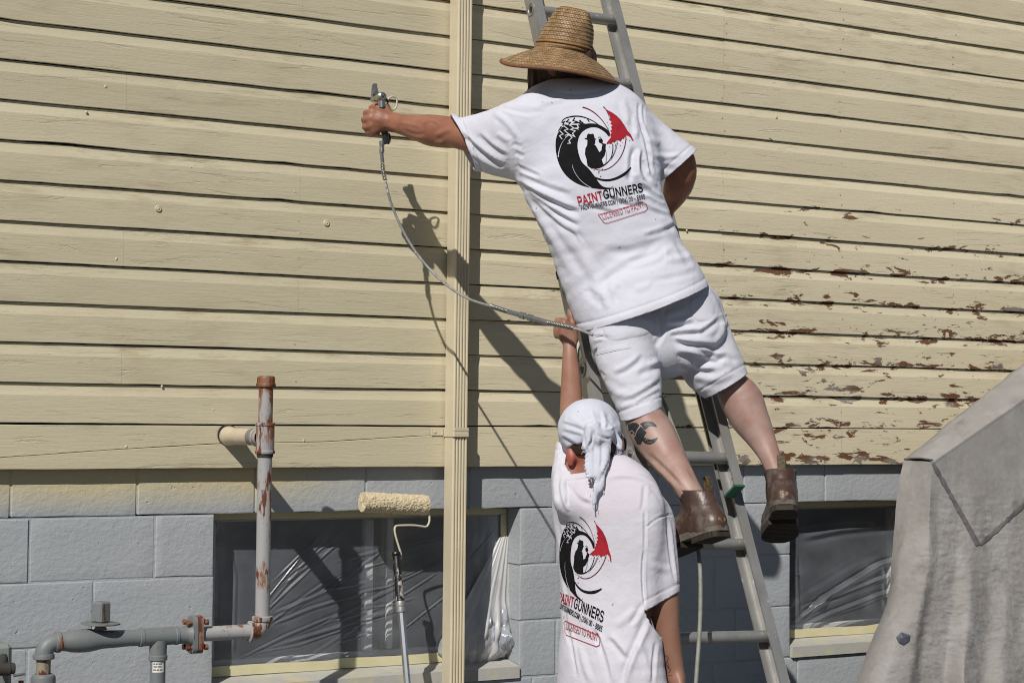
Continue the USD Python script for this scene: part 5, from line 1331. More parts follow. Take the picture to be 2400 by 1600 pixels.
# ------------------------------------------------------------ boots (one canonical boot, toe along +x, heel at the origin)
def canonical_boot():
    def sec(c, a, b, A, B): return (np.array(c, float), np.array(a, float), np.array(b, float), A, B)
    X, Y, Zv = (1, 0, 0), (0, 1, 0), (0, 0, 1)
    shaft = Loft([sec((.088, 0, .175), X, Y, .058, .050), sec((.078, 0, .14), X, Y, .056, .046), sec((.068, 0, .105), X, Y, .055, .042), sec((.060, 0, .07), X, Y, .056, .040), sec((.054, 0, .045), X, Y, .054, .039), sec((.050, 0, .02), X, Y, .050, .037)], k=.03)
    foot = Loft([sec((.03, 0, .045), Y, Zv, .034, .036), sec((.09, 0, .062), Y, Zv, .037, .052), sec((.15, 0, .055), Y, Zv, .042, .045), sec((.20, -.003, .047), Y, Zv, .049, .036), sec((.245, -.005, .043), Y, Zv, .048, .032), sec((.275, -.004, .040), Y, Zv, .040, .028)], k=.03)
    post = lambda p, d: np.maximum(d, -(p[:, 2] - .016))
    M = nets([shaft, foot], .0055, post); M = relax(M, 4)
    # front and back dips of the top edge: slope of the opening
    M = cut(M, np.array([.08, 0, .150]), np.array([-.25, 0, 1.0]))
    vn = M.vertex_normals; v = np.array(M.vertices)
    d = np.zeros(len(v))
    for xc, w in ((.013, .003), (.10, .003)):
        pass
    seamd = np.abs(v[:, 2] - (.07 + .25 * np.maximum(v[:, 0] - .05, 0) * 0 + .03 * np.cos((v[:, 0] - .02) * 16)))
    d -= .0016 * np.exp(-(seamd / .0035) ** 2)
    for zz in (.085, .10, .115):
        d -= .0016 * np.exp(-((v[:, 2] - zz - .03 * np.sin(v[:, 0] * 22)) / .005) ** 2) * np.clip((v[:, 0] - .05) * 30, 0, 1)
    M = smooth_fields(M, d + (meshkit.fbm(v * 26, 3, 2) - .5) * .005)
    upper = hem(M, .02, .0016)
    def foot_outline(g):
        c = np.array([(-.004 - g, 0), (.004 - g, .026 + g), (.04, .036 + g), (.09, .036 + g), (.14, .040 + g), (.19, .050 + g), (.235, .052 + g), (.275, .040 + g), (.302 + g, .012), (.300 + g, -.016), (.28, -.042 - g), (.24, -.051 - g), (.19, -.047 - g), (.14, -.038 - g), (.09, -.033 - g), (.04, -.035 - g), (.004 - g, -.026 - g)])
        return spline(np.vstack([c, c[:1]]), 90)[:-1]
    pg = Polygon(foot_outline(.003))
    ext = lambda g, z0, z1: (lambda m: (np.array(m.vertices) + [0, 0, z0], np.array(m.faces)))(trimesh.creation.extrude_polygon(g, z1 - z0, engine='earcut'))
    from shapely.geometry import box as sbox
    heel = pg.intersection(sbox(-1, -1, .085, 1)); fore = pg.intersection(sbox(.125, -1, 1, 1))
    parts = [ext(Polygon(foot_outline(.0035)), .016, .030), ext(Polygon(foot_outline(.001)).buffer(0), .0301, .036)]
    lugs = []
    for x in np.arange(-.004, .305, .0125):
        for g in (heel, fore):
            s = g.intersection(sbox(x, -1, x + .009, 1))
            if not s.is_empty and s.area > 4e-5:
                for q in getattr(s, 'geoms', [s]): lugs.append(ext(q, 0.0, .016))
    parts += [ext(heel.buffer(-.006), .002, .016), ext(fore.buffer(-.006), .005, .016)]
    heelcup = Loft([sec((.024, 0, .03), Y, X, .0385, .029), sec((.025, 0, .05), Y, X, .0385, .0285), sec((.027, 0, .068), Y, X, .036, .027)], k=.01)
    hc = relax(nets([heelcup], .005, lambda p, d: np.maximum(np.maximum(d, p[:, 0] - .035), np.maximum(-(p[:, 2] - .031), p[:, 2] - .062 - .0))), 2)
    tabs = []
    for x0, sgn, dz in ((.0235, -1, -.062), (.138, 1, -.035)):
        pth = np.array([(x0 + sgn * .001, 0, .178), (x0 + sgn * .004, 0, .20), (x0 + sgn * .006, 0, .222), (x0 + sgn * .002, 0, .236), (x0 - sgn * .006, 0, .232), (x0 - sgn * .007, 0, .215), (x0 - sgn * .006, 0, .20)])
        s = spline(pth, 30) + [0, 0, dz]
        t = np.gradient(s, axis=0); nr = np.stack([t[:, 2], t[:, 1] * 0, -t[:, 0]], 1) / np.linalg.norm(t, axis=1, keepdims=True) * .0014
        P = np.stack([s + nr + [0, -.011, 0], s + nr + [0, .011, 0], s - nr + [0, .011, 0], s - nr + [0, -.011, 0], s + nr + [0, -.011, 0]], 1)
        tabs.append(grid_mesh(P))
    gore = []
    for sgn in (1, -1):
        gx_, gz_ = np.meshgrid(np.linspace(.036, .088, 14), np.linspace(.075, .140, 20), indexing='ij')
        wdt = np.interp(gz_, [.075, .14], [.2, 1.0])
        gx_ = .074 + (gx_ - .062) * wdt + (gz_ - .1) * .25
        o = np.stack([gx_.ravel(), np.full(gx_.size, sgn * .2), gz_.ravel()], 1)
        loc, ri, _ = M.ray.intersects_location(o, np.repeat([[0, -sgn, 0]], len(o), 0).astype(float), multiple_hits=False)
        q = o.copy(); q[:, 1] = 0; q[ri] = loc; q[:, 1] += sgn * .0012
        gore.append(grid_mesh(q.reshape(gx_.shape + (3,))))
    badge = lathe((-.0085, 0, .047), (-1, 0, .1), [(-.004, .010), (0, .010), (.0012, .009), (.0014, 0)], 18)
    badge = (np.array(badge[0]) * [1, 1.4, .8] + [0, 0, .047 * .2], badge[1])
    return arr(upper), merge(parts), merge(lugs), arr(hc), tabs, gore, badge
BOOT = canonical_boot()
def boot(person, heel, toe, upv, label, mirror=1, scale=1.0, opening=None):
    x = unit(toe); z = np.asarray(upv, float); z = unit(z - x * (x @ z)); y = np.cross(z, x) * mirror
    R = np.stack([x, y, z])
    if opening is not None: heel = np.asarray(opening) - np.array([.082, 0, .150]) * scale @ R
    place = lambda m: ((np.asarray(m[0]) * scale) @ R + heel, np.asarray(m[1])[:, ::(1 if mirror > 0 else -1)])
    path = numbered(person + '/boot'); xf = UsdGeom.Xform.Define(stage, path); BASE[path] = BASE[person]
    tag(xf, label)
    up_, so, lu, hc, tabs, gore, badge = BOOT
    obj('upper', place(up_), M_BOOT, path, smooth=True)
    obj('sole', place(so), M_SOLE, path, smooth=25)
    obj('tread', place(lu), M_TREAD, path)
    obj('heel_counter', place(hc), M_SOLE, path, smooth=True)
    for t in tabs: obj('pull_tab', place(t), M_TAB, path, smooth=True)
    for g in gore: obj('elastic_panel', place(g), M_GORE, path, smooth=True)
    obj('badge', place(badge), M_BADGE, path, smooth=30)
    return lambda q: np.asarray(q) * scale * [1, 1, 1] @ R + heel

def along(p, q, t): return np.asarray(p) + (np.asarray(q) - np.asarray(p)) * t
def finger(base, dirs, lens, rads, k=.006):
    p = np.asarray(base, float); out = []
    for i, (d, L) in enumerate(zip(dirs, lens)):
        q = p + unit(d) * L
        out.append(Cone(p, rads[i], q, rads[i + 1], k)); p = q
    return out

# ------------------------------------------------------------ the painter on the ladder
HIP = at(1510, 720, 1.03)
PA = thing('person', at(1560, 1285, 1.27), 'painter in straw hat and white clothes on the ladder, left arm stretched out', 'person')
torso_rows = [(1300, 208, 1432, 216, .845, .50), (1248, 232, 1478, 237, .86, .47), (1205, 258, 1520, 272, .88, .50), (1203, 330, 1545, 350, .91, .52), (1216, 415, 1550, 430, .94, .54), (1255, 505, 1570, 508, .965, .55),
              (1296, 602, 1606, 596, .99, .57), (1325, 694, 1648, 648, 1.015, .68), (1350, 762, 1668, 688, 1.03, .80), (1372, 830, 1690, 745, 1.05, .92)]
tee = limb(torso_rows, .05)
sleeve_l = limb([(1040, 268, 1078, 400, .60, .8), (1063, 280, 1108, 396, .63, .8), (1110, 268, 1150, 403, .68, .76), (1155, 253, 1190, 416, .74, .70), (1200, 236, 1235, 424, .81, .66), (1245, 222, 1300, 420, .86, .6)], .045)
sleeve_r = limb([(1438, 214, 1440, 330, .90, .7), (1490, 240, 1478, 350, .925, .78), (1538, 275, 1500, 385, .955, .82), (1592, 316, 1528, 412, .985, .84), (1633, 352, 1556, 440, 1.005, .84), (1655, 375, 1580, 465, 1.02, .84)], .035)
Mt = relax(nets([tee, sleeve_l, sleeve_r], .0075), 5)
# openings: neck, hem, cuffs
cN = at(1366, 203, .85)
Mt = cut(Mt, cN, unit(at(1366, 150, .80) - cN), cN, .19)
hL, hR = at(1362, 771, 1.03), at(1659, 667, 1.03); hm = (hL + hR) / 2
axis_t = unit(at(1525, 735, 1.04) - at(1440, 500, .965)); vw = unit(hm - CAM)
nh = unit(np.cross(hR - hL, vw)); nh = nh if nh @ axis_t > 0 else -nh
nh = unit(nh + vw * .10)
Mt = cut(Mt, hm, nh, hm, .33)
def cuff(M, l, r, d, outward_px, rad, tilt=0.0):
    L, R_ = at(*l, d), at(*r, d); c = (L + R_) / 2; v_ = unit(c - CAM)
    n = unit(np.cross(R_ - L, v_)); o = at(*outward_px, d) - c
    n = n if n @ o > 0 else -n
    return cut(M, c, unit(n + v_ * tilt), c, rad), c, n
Mt, cuL, nuL = cuff(Mt, (1063, 281), (1110, 395), .63, (1000, 340), .14, -.1)
Mt, cuR, nuR = cuff(Mt, (1634, 350), (1545, 428), 1.0, (1650, 430), .12, .05)
Mt = Mt.subdivide()
T = lambda x, y: (1200 + x / 1.96, y / 1.96)             # enlargement used for reading off the folds
Q = lambda x, y: (900 + x / 3.409, 300 + y / 3.409)
B3 = lambda x, y: (1270 + x / 5.2275, 230 + y / 5.2275)
W4 = lambda x, y: (1260 + x / 3.92, 600 + y / 3.92)
folds = [  # from the left armpit across the back
    ([Q(1075, 420), Q(1200, 500), Q(1350, 580), Q(1568, 660)], 9, 13, 's'), ([Q(1085, 470), Q(1230, 570), Q(1400, 680), Q(1568, 770)], 8, 11, 's'), ([Q(1110, 520), Q(1280, 660), Q(1450, 790), Q(1560, 850)], 8, 8, 's'),
    ([Q(1060, 380), Q(1200, 440), Q(1370, 500), Q(1500, 540)], 7, -8), ([Q(1150, 600), Q(1280, 780), Q(1400, 960)], 8, 6), ([Q(1050, 300), Q(1150, 350), Q(1250, 390)], 5, -6), ([Q(1040, 200), Q(1120, 230)], 5, -5), ([Q(1020, 130), Q(1110, 150)], 5, -4),
    ([Q(1040, 60), Q(1050, 200), Q(1060, 330), Q(1060, 420)], 6, -6), ([Q(1210, 640), Q(1330, 860), Q(1450, 1060), Q(1530, 1200)], 10, 5),
    # left sleeve
    ([Q(620, 30), Q(720, 130), Q(850, 230), Q(960, 300)], 8, 9, 's'), ([Q(760, 40), Q(880, 150), Q(990, 220)], 8, 7, 's'), ([Q(700, 200), Q(820, 280), Q(960, 350)], 6, 5), ([Q(900, 40), Q(1000, 110)], 7, 5), ([Q(640, 100), Q(720, 230)], 6, 4),
    ([(1153, 262), (1190, 290), (1215, 330)], 7, 5), ([(1165, 247), (1215, 262), (1250, 268)], 5, -4), ([(1195, 236), (1240, 250), (1280, 252)], 6, 4),
    # right side: sleeve seam, gathers under the arm
    ([B3(1200, 40), B3(1190, 140), B3(1215, 300), B3(1240, 420)], 3.5, -5), ([B3(1215, 300), B3(1280, 550), B3(1320, 760), B3(1340, 960)], 4, -9), ([B3(1260, 60), B3(1250, 240), B3(1265, 350)], 3, -3), ([B3(1120, 200), B3(1150, 330), B3(1155, 500)], 6, 7),
    ([B3(1150, 600), B3(1110, 760), B3(1090, 930), B3(1050, 1010)], 7, -12), ([B3(1190, 620), B3(1170, 760), B3(1180, 900), B3(1250, 1010)], 6, 12), ([B3(1240, 760), B3(1260, 880), B3(1340, 1000)], 6, -9), ([B3(1300, 860), B3(1320, 960), B3(1420, 1080)], 5, 7),
    ([B3(1100, 930), B3(1180, 1020), B3(1320, 1130)], 8, 9, 's'), ([B3(1150, 1020), B3(1300, 1130), B3(1500, 1250)], 7, 8, 's'), ([B3(1250, 1180), B3(1420, 1270), B3(1580, 1370)], 7, 7, 's'), ([B3(700, 1180), B3(880, 1220), B3(1060, 1290), B3(1250, 1270)], 7, 6, 's'), ([B3(480, 1290), B3(700, 1340), B3(900, 1400)], 7, 5, 's'),
    ([B3(1340, 690), B3(1500, 720), B3(1700, 690)], 6, 5), ([B3(1330, 780), B3(1500, 860), B3(1650, 850)], 8, -5), ([B3(1290, 500), B3(1450, 560)], 8, 4), ([B3(980, 40), B3(1030, 160), B3(1060, 330)], 8, 5), ([B3(1000, 1180), B3(1120, 1240), B3(1300, 1330), B3(1560, 1430)], 7, 6, 's'),
    # lower back
    ([T(380, 1300), T(480, 1230), T(640, 1140)], 12, 7, 's'), ([T(420, 1150), T(560, 1150), T(700, 1090)], 9, -6), ([T(500, 1210), T(620, 1200), T(740, 1130)], 8, 6), ([T(600, 1080), T(720, 1040), T(770, 1010)], 8, 6, 's'), ([T(640, 1290), T(760, 1270), T(860, 1240)], 7, -4), ([T(700, 1180), T(800, 1180), T(850, 1150)], 8, 6),
    ([T(330, 1330), T(420, 1400)], 9, -5), ([T(420, 1330), T(440, 1420)], 8, 5), ([T(490, 1310), T(480, 1390)], 7, -4), ([T(250, 1000), T(330, 1130)], 4, 3), ([T(240, 1080), T(360, 1230), T(400, 1400)], 12, 7), ([T(560, 1330), T(640, 1310)], 8, 4), ([T(700, 1010), T(770, 1120), T(820, 1220)], 9, -6),
    ([(1380, 690), (1412, 640), (1470, 608), (1560, 592)], 26, -15), ([T(100, 480), T(160, 470), T(250, 450)], 6, 4), ([T(200, 420), T(330, 432), T(430, 405)], 4, -3)]
Mt = creases(Mt, folds, .68)
Mt = cloth_noise(Mt, .005, 8.0, 3); Mt = cloth_noise(Mt, .0010, 30.0, 8)
v = np.array(Mt.vertices); dh = -((v - hm) @ nh); near_h = np.linalg.norm(v - hm, axis=1) < .36
disp = np.where(near_h, -.0022 * np.exp(-((dh - .024) / .0035) ** 2) + .0012 * np.exp(-((dh - .012) / .008) ** 2), 0)
for c_, n_ in ((cuL, nuL), (cuR, nuR)):
    dc_ = -((v - c_) @ n_); nc = np.linalg.norm(v - c_, axis=1) < .13
    disp += np.where(nc, -.0022 * np.exp(-((dc_ - .022) / .0035) ** 2), 0)
Mt = smooth_fields(Mt, disp)
TEE1 = Mt
SH = obj('shirt', hem(Mt), M_TEE, PA, smooth=True, label='white short-sleeved shirt printed on the back')
print_on(TEE1, lambda q: np.stack([1270 + q[:, 0] / 5.2275, 230 + q[:, 1] / 5.2275], 1), SH)

# shorts
waist = limb([(1345, 660, 1600, 605, 1.0, .46), (1368, 720, 1640, 648, 1.02, .46), (1378, 785, 1686, 715, 1.035, .52), (1386, 830, 1700, 765, 1.045, .58)], .03)
leg_l = limb([(1378, 790, 1545, 762, 1.045, .95), (1390, 822, 1538, 805, 1.06, .95), (1400, 855, 1543, 840, 1.08, .92), (1424, 912, 1550, 888, 1.11, .92), (1450, 975, 1549, 940, 1.14, .92), (1463, 1010, 1552, 975, 1.16, .92)], .012)
leg_r = limb([(1534, 740, 1690, 712, 1.045, .9), (1550, 785, 1704, 755, 1.06, .9), (1572, 828, 1720, 795, 1.08, .9), (1600, 880, 1738, 836, 1.11, .9), (1652, 930, 1752, 872, 1.14, .9), (1680, 975, 1772, 915, 1.16, .9)], .012)
Ms = relax(nets([waist, leg_l, leg_r], .0075), 4)
Ms = cut(Ms, at(1488, 655, 1.01), -axis_t)
Ms, cA, nA = cuff(Ms, (1454, 986), (1547, 953), 1.14, (1540, 1060), .18, .12)
Ms, cB, nB = cuff(Ms, (1653, 931), (1752, 873), 1.14, (1760, 990), .18, .12)
Ms = Ms.subdivide()
sf = [([W4(1090, 460), W4(1150, 620), W4(1120, 760), W4(1080, 830)], 6, -8), ([W4(1165, 470), W4(1160, 600), W4(1150, 700)], 5, -6), ([W4(480, 740), W4(600, 740), W4(720, 770)], 4, -3), ([W4(520, 780), W4(600, 760)], 4, 4),
      ([W4(700, 1080), W4(860, 1000), W4(960, 900)], 9, 7, 's'), ([W4(640, 1150), W4(720, 1250), W4(860, 1260)], 9, 5), ([W4(800, 1330), W4(940, 1260), W4(1060, 1180), W4(1130, 1110)], 9, 7, 's'), ([W4(880, 1360), W4(1000, 1290), W4(1130, 1220)], 7, 5, 's'), ([W4(1010, 1010), W4(1080, 980), W4(1140, 960)], 8, 6), ([W4(560, 1060), W4(620, 1110)], 5, -5), ([W4(760, 1400), W4(880, 1330)], 6, 5), ([W4(920, 1100), W4(1060, 1040), W4(1140, 1020)], 8, -7),
      ([W4(1180, 640), W4(1300, 620), W4(1440, 600)], 8, 8, 's'), ([W4(1200, 720), W4(1360, 700), W4(1520, 690)], 8, 10, 's'), ([W4(1240, 740), W4(1350, 790), W4(1450, 800), W4(1640, 830)], 9, 12, 's'), ([W4(1180, 560), W4(1280, 520), W4(1380, 490)], 8, 5), ([W4(1270, 900), W4(1400, 900), W4(1550, 940), W4(1700, 950)], 9, 11, 's'), ([W4(1480, 850), W4(1600, 900), W4(1720, 930)], 8, 9, 's'), ([W4(1300, 1000), W4(1440, 1040), W4(1640, 1040)], 9, 8, 's'),
      ([W4(1620, 800), W4(1700, 700), W4(1720, 560)], 7, 7), ([W4(1680, 520), W4(1730, 580), W4(1700, 650)], 6, 9), ([W4(1640, 960), W4(1740, 930), W4(1820, 980)], 7, -7), ([W4(1430, 1080), W4(1560, 1130), W4(1800, 1050)], 9, 6), ([W4(1480, 700), W4(1560, 650), W4(1660, 560)], 8, 8, 's')]
Ms = creases(Ms, sf, .68)
Ms = cloth_noise(Ms, .004, 9.0, 5); Ms = cloth_noise(Ms, .0010, 34.0, 9)
v = np.array(Ms.vertices); disp = np.zeros(len(v))
for c_, n_ in ((cA, nA), (cB, nB)):
    dc_ = -((v - c_) @ n_); nc = np.linalg.norm(v - c_, axis=1) < .13
    disp += np.where(nc, -.0024 * np.exp(-((dc_ - .026) / .0035) ** 2), 0)
Ms = smooth_fields(Ms, disp)
SO = obj('shorts', hem(Ms, .03), M_SHORTS, PA, smooth=True, label='white knee-length painter shorts')
def patch(Mh, outline, lift, m, name, parent, rim=True):
    """A piece of cloth sewn on: its outline is given in photograph pixels."""
    pg = smooth_poly(outline, 90) if len(outline) > 6 else Polygon(outline)
    v_, f_ = poly_faces(affinity.scale(pg, 10, 10, origin=(0, 0)))
    v2, f2 = fine(v_, f_, 60.0); v2 = v2 / 10
    dist = np.array([pg.exterior.distance(Point(p_)) for p_ in v2])
    q = on_surface(Mh, v2, 0.0); ok = ~np.isnan(q).any(1)
    dd = unit_rows(np.nan_to_num(q) - CAM)
    lf = lift * np.clip(dist / .9, 0.05, 1) - .0012 * np.exp(-((dist - 3.0) / .8) ** 2)
    q = np.nan_to_num(q) - dd * lf[:, None]
    f3 = f2[ok[f2].all(1)]
    return obj(name, (q, f3[:, ::-1]), m, parent, smooth=True)
patch(Ms, [W4(590, 650), W4(610, 640), W4(760, 600), W4(940, 540), W4(1020, 570), W4(1085, 620), W4(1070, 670), W4(1010, 720), W4(880, 750), W4(720, 780), W4(650, 770), W4(610, 710)], .0032, M_SHORTS, 'pocket', SO)
patch(Ms, [W4(1400, 420), W4(1440, 380), W4(1500, 365), W4(1580, 375), W4(1620, 440), W4(1630, 520), W4(1600, 570), W4(1540, 600), W4(1460, 590), W4(1410, 520), W4(1392, 470)], .0032, M_SHORTS, 'pocket', SO)
patch(Ms, [W4(515, 885), W4(690, 830), W4(855, 805), W4(862, 848), W4(700, 875), W4(525, 915)], .0025, M_SHORTS, 'pocket_welt', SO)
patch(Ms, [W4(478, 728), W4(590, 700), W4(606, 728), W4(490, 762)], .003, M_SHORTS, 'tool_loop', SO)

# body
body = [limb(torso_rows[:7], .05).grow(-.034), waist.grow(-.045), limb([(1480, 262, 1470, 330, .92, .85), (1540, 300, 1508, 372, .955, .88), (1588, 332, 1542, 400, .98, .9), (1612, 352, 1566, 412, .995, .9)], .02)]
arm_up = limb([(1255, 270, 1285, 375, .86, .8), (1185, 290, 1200, 368, .78, .85), (1125, 292, 1138, 362, .69, .88), (1078, 285, 1090, 352, .62, .9), (1058, 277, 1072, 347, .58, .9), (1040, 272, 1048, 347, .545, .9), (1016, 269, 1016, 344, .50, .92), (985, 269, 978, 331, .44, .92), (955, 269, 944, 318, .38, .85), (932, 266, 918, 309, .325, .75)], .02)
body.append(arm_up)
# the fist round the grip: knuckles towards the left, fingers going away to the wall
fd = .285
wr = at(922, 288, .31)
back_c = at(894, 281, .29)
e_l = unit(at(864, 284, .285) - at(914, 288, .29)); e_u = unit(np.cross(e_l, [0, 1, 0])); e_u = e_u if e_u[2] > 0 else -e_u
e_y = np.array([0, 1.0, 0])
body += [Ell(back_c + e_y * .006, np.stack([e_l, e_u, np.cross(e_l, e_u)]), (.044, .040, .023), .02), Cone(wr, .026, back_c, .030, .02)]
kn = [(869, 262, .0108), (865, 278, .0112), (867, 295, .0108), (874, 308, .0098)]
for i, (x, y, r) in enumerate(kn):
    kb = at(x + 3, y, .287)
    body.append(Cone(at(905, 276 + 6 * i, .29) - e_y * .004, .011, kb - e_y * .002, r * 1.08, .012))
    body += finger(kb, [e_y + e_l * .15, e_y * .45 - e_l * 1.0, -e_l * .7 - e_y * .75], [.036, .026, .018], [r * 1.04, r * .98, r * .86, r * .72])
th0 = at(912, 272, .295)
body += finger(th0, [e_u * .9 + e_l * .25 + e_y * .45, e_u * .25 + e_l * .8 + e_y * .7, e_l * .8 + e_y * .9], [.030, .030, .022], [.0165, .0135, .0118, .0095], .012)
fore_r = limb([(1556, 385, 1602, 345, .985, .9), (1562, 402, 1622, 362, 1.0, .9), (1566, 420, 1630, 388, .995, .9), (1558, 440, 1626, 420, .97, .9), (1554, 456, 1614, 448, .93, .9), (1554, 472, 1598, 474, .89, .9), (1552, 484, 1584, 492, .86, .8)], .02)
body.append(fore_r)
hr = at(1552, 498, .83)
body += [Ell(hr, np.stack([CR, CU, CF]), (.036, .042, .024), .02)] + [f_ for i in range(4) for f_ in finger(hr + CR * (-.027 + .018 * i) - CU * .03, [-CU * .6 + CF * .8, CF - CR * .2, CU * .6 + CF * .5], [.034, .024, .018], [.0095, .009, .0082, .0068])] + finger(hr + CR * -.03, [-CR + CF * .4, -CR * .4 + CF - CU * .4], [.03, .028], [.0135, .011, .009], .012)
# neck and head under the hat
neck_b, hd = at(1366, 220, .86), at(1326, 152, .83)
f_ax = unit(np.array([-.35, 1.0, .12])); u_ax = unit(hd - neck_b); f_ax = unit(f_ax - u_ax * (f_ax @ u_ax)); r_ax = np.cross(f_ax, u_ax)
body += [Cone(neck_b - u_ax * .02, .062, hd - f_ax * .02, .055, .03), Ell(hd + u_ax * .015, np.stack([r_ax, f_ax, u_ax]), (.074, .097, .112), .02), Ell(hd + f_ax * .045 - u_ax * .065, np.stack([r_ax, f_ax, u_ax]), (.05, .05, .05), .03),
         Cone(hd + f_ax * .094 + u_ax * .02, .010, hd + f_ax * .112 - u_ax * .022, .014, .015), Ell(hd + f_ax * .095 - u_ax * .058, np.stack([r_ax, f_ax, u_ax]), (.026, .010, .008), .008)]
for s in (1, -1):
    body += [Ell(hd + r_ax * s * .075 - f_ax * .005, np.stack([f_ax, u_ax, r_ax]), (.018, .032, .010), .008), Ell(hd + f_ax * .088 + r_ax * s * .032 + u_ax * .022, np.stack([r_ax, f_ax, u_ax]), (.015, .009, .009), .006)]
# legs
calf_l = limb([(1452, 895, 1518, 875, 1.12, .9), (1463, 955, 1536, 935, 1.145, .92), (1465, 990, 1555, 972, 1.155, .95), (1479, 1022, 1580, 1008, 1.18, .98), (1500, 1050, 1594, 1038, 1.21, .98), (1527, 1082, 1610, 1072, 1.25, .96), (1555, 1112, 1624, 1104, 1.30, .92), (1576, 1140, 1637, 1130, 1.335, .92), (1594, 1168, 1652, 1158, 1.36, .95)], .02)
calf_r = limb([(1645, 858, 1702, 832, 1.11, .9), (1674, 912, 1746, 884, 1.135, .92), (1690, 950, 1788, 930, 1.15, .96), (1712, 988, 1800, 968, 1.17, .98), (1734, 1012, 1810, 998, 1.19, .98), (1757, 1040, 1819, 1030, 1.215, .95), (1776, 1066, 1828, 1060, 1.24, .92), (1790, 1092, 1836, 1088, 1.26, .92), (1802, 1130, 1850, 1125, 1.28, .95)], .02)
body += [calf_l, calf_r, leg_l.grow(-.045), leg_r.grow(-.045)]
Mb = relax(nets(body, .005), 3)
# tendons and muscle on arm and legs
R5 = lambda x, y: (1400 + x / 4.612, 960 + y / 4.612)
A1 = lambda x, y: (800 + x / 5.2275, 150 + y / 5.2275)
Mb = creases(Mb, [([A1(1000, 740), A1(1100, 690), A1(1200, 740)], 3.5, 3), ([A1(760, 800), A1(900, 860), A1(1040, 850)], 4, -2.5), ([A1(700, 720), A1(850, 740), A1(1000, 790)], 4, 2), ([A1(1150, 880), A1(1250, 830), A1(1350, 790)], 6, 3), ([A1(1140, 960), A1(1250, 970)], 5, 3), ([A1(500, 780), A1(560, 760), A1(640, 800)], 5, 1.5), ([A1(420, 560), A1(520, 590), A1(620, 640)], 4, 1.2), ([A1(380, 690), A1(480, 690)], 4, 1.0),
                  ([R5(440, 420), R5(560, 560), R5(740, 720), R5(870, 870)], 6, 3.5), ([R5(560, 480), R5(680, 600), R5(800, 720), R5(900, 840)], 5, -3.5), ([R5(980, 620), R5(1030, 720), R5(1070, 790)], 4, -2)])
BODY1 = obj('body', Mb, M_SKIN, PA, smooth=True)
# tattoo on the left calf
R6 = lambda pts: [R5(*q) for q in pts]
tt = unary_union([smooth_poly(R6([(458, 158), (500, 130), (555, 122), (610, 140), (642, 182), (590, 176), (545, 190), (510, 212), (490, 190)]), 60), smooth_poly(R6([(488, 322), (520, 302), (560, 318), (610, 312), (655, 298), (625, 345), (570, 372), (515, 362)]), 60),
     Polygon(R6([(330, 160), (380, 138), (425, 140), (455, 168), (420, 225), (405, 275), (365, 262), (335, 215)])).difference(LineString(R6([(345, 240), (375, 225), (400, 250), (370, 270)])).buffer(1.0)), Polygon(R6([(470, 178), (505, 215), (535, 245), (515, 270), (492, 330), (468, 375), (430, 372), (395, 300), (412, 282), (428, 230)]))])
tt = tt.difference(unary_union([Point(*R5(520, 170)).buffer(1.2), LineString(R6([(510, 160), (540, 150), (575, 160)])).buffer(.7), LineString(R6([(515, 330), (530, 312), (545, 325)])).buffer(.7), LineString(R6([(540, 345), (590, 345)])).buffer(.6)]))
v_, f_ = poly_faces(affinity.scale(tt, 10, 10, origin=(0, 0))); v2, f2 = fine(v_, f_, 40.0)
q = on_surface(Mb, v2 / 10, .0006); ok = ~np.isnan(q).any(1)
obj('tattoo', (np.nan_to_num(q), f2[ok[f2].all(1)][:, ::-1]), M_TATTOO, BODY1, smooth=True)
# hair and beard showing under the brim
hair = [Ell(hd - f_ax * .012 + u_ax * .01, np.stack([r_ax, f_ax, u_ax]), (.083, .100, .108), .02), limb([(1238, 150, 1300, 150, .78, .8), (1238, 185, 1298, 185, .785, .8), (1236, 208, 1285, 212, .785, .75), (1230, 224, 1262, 228, .785, .7)], .03), limb([(1290, 150, 1380, 150, .85, .7), (1292, 185, 1385, 190, .85, .6), (1300, 205, 1380, 210, .85, .5)], .03)]
Mh = relax(nets(hair, .006), 3); vh = np.array(Mh.vertices)
Mh = smooth_fields(Mh, (meshkit.fbm(vh * [120, 120, 9], 3, 4) - .5) * .016)
obj('hair', Mh, M_HAIR, PA, smooth=True)
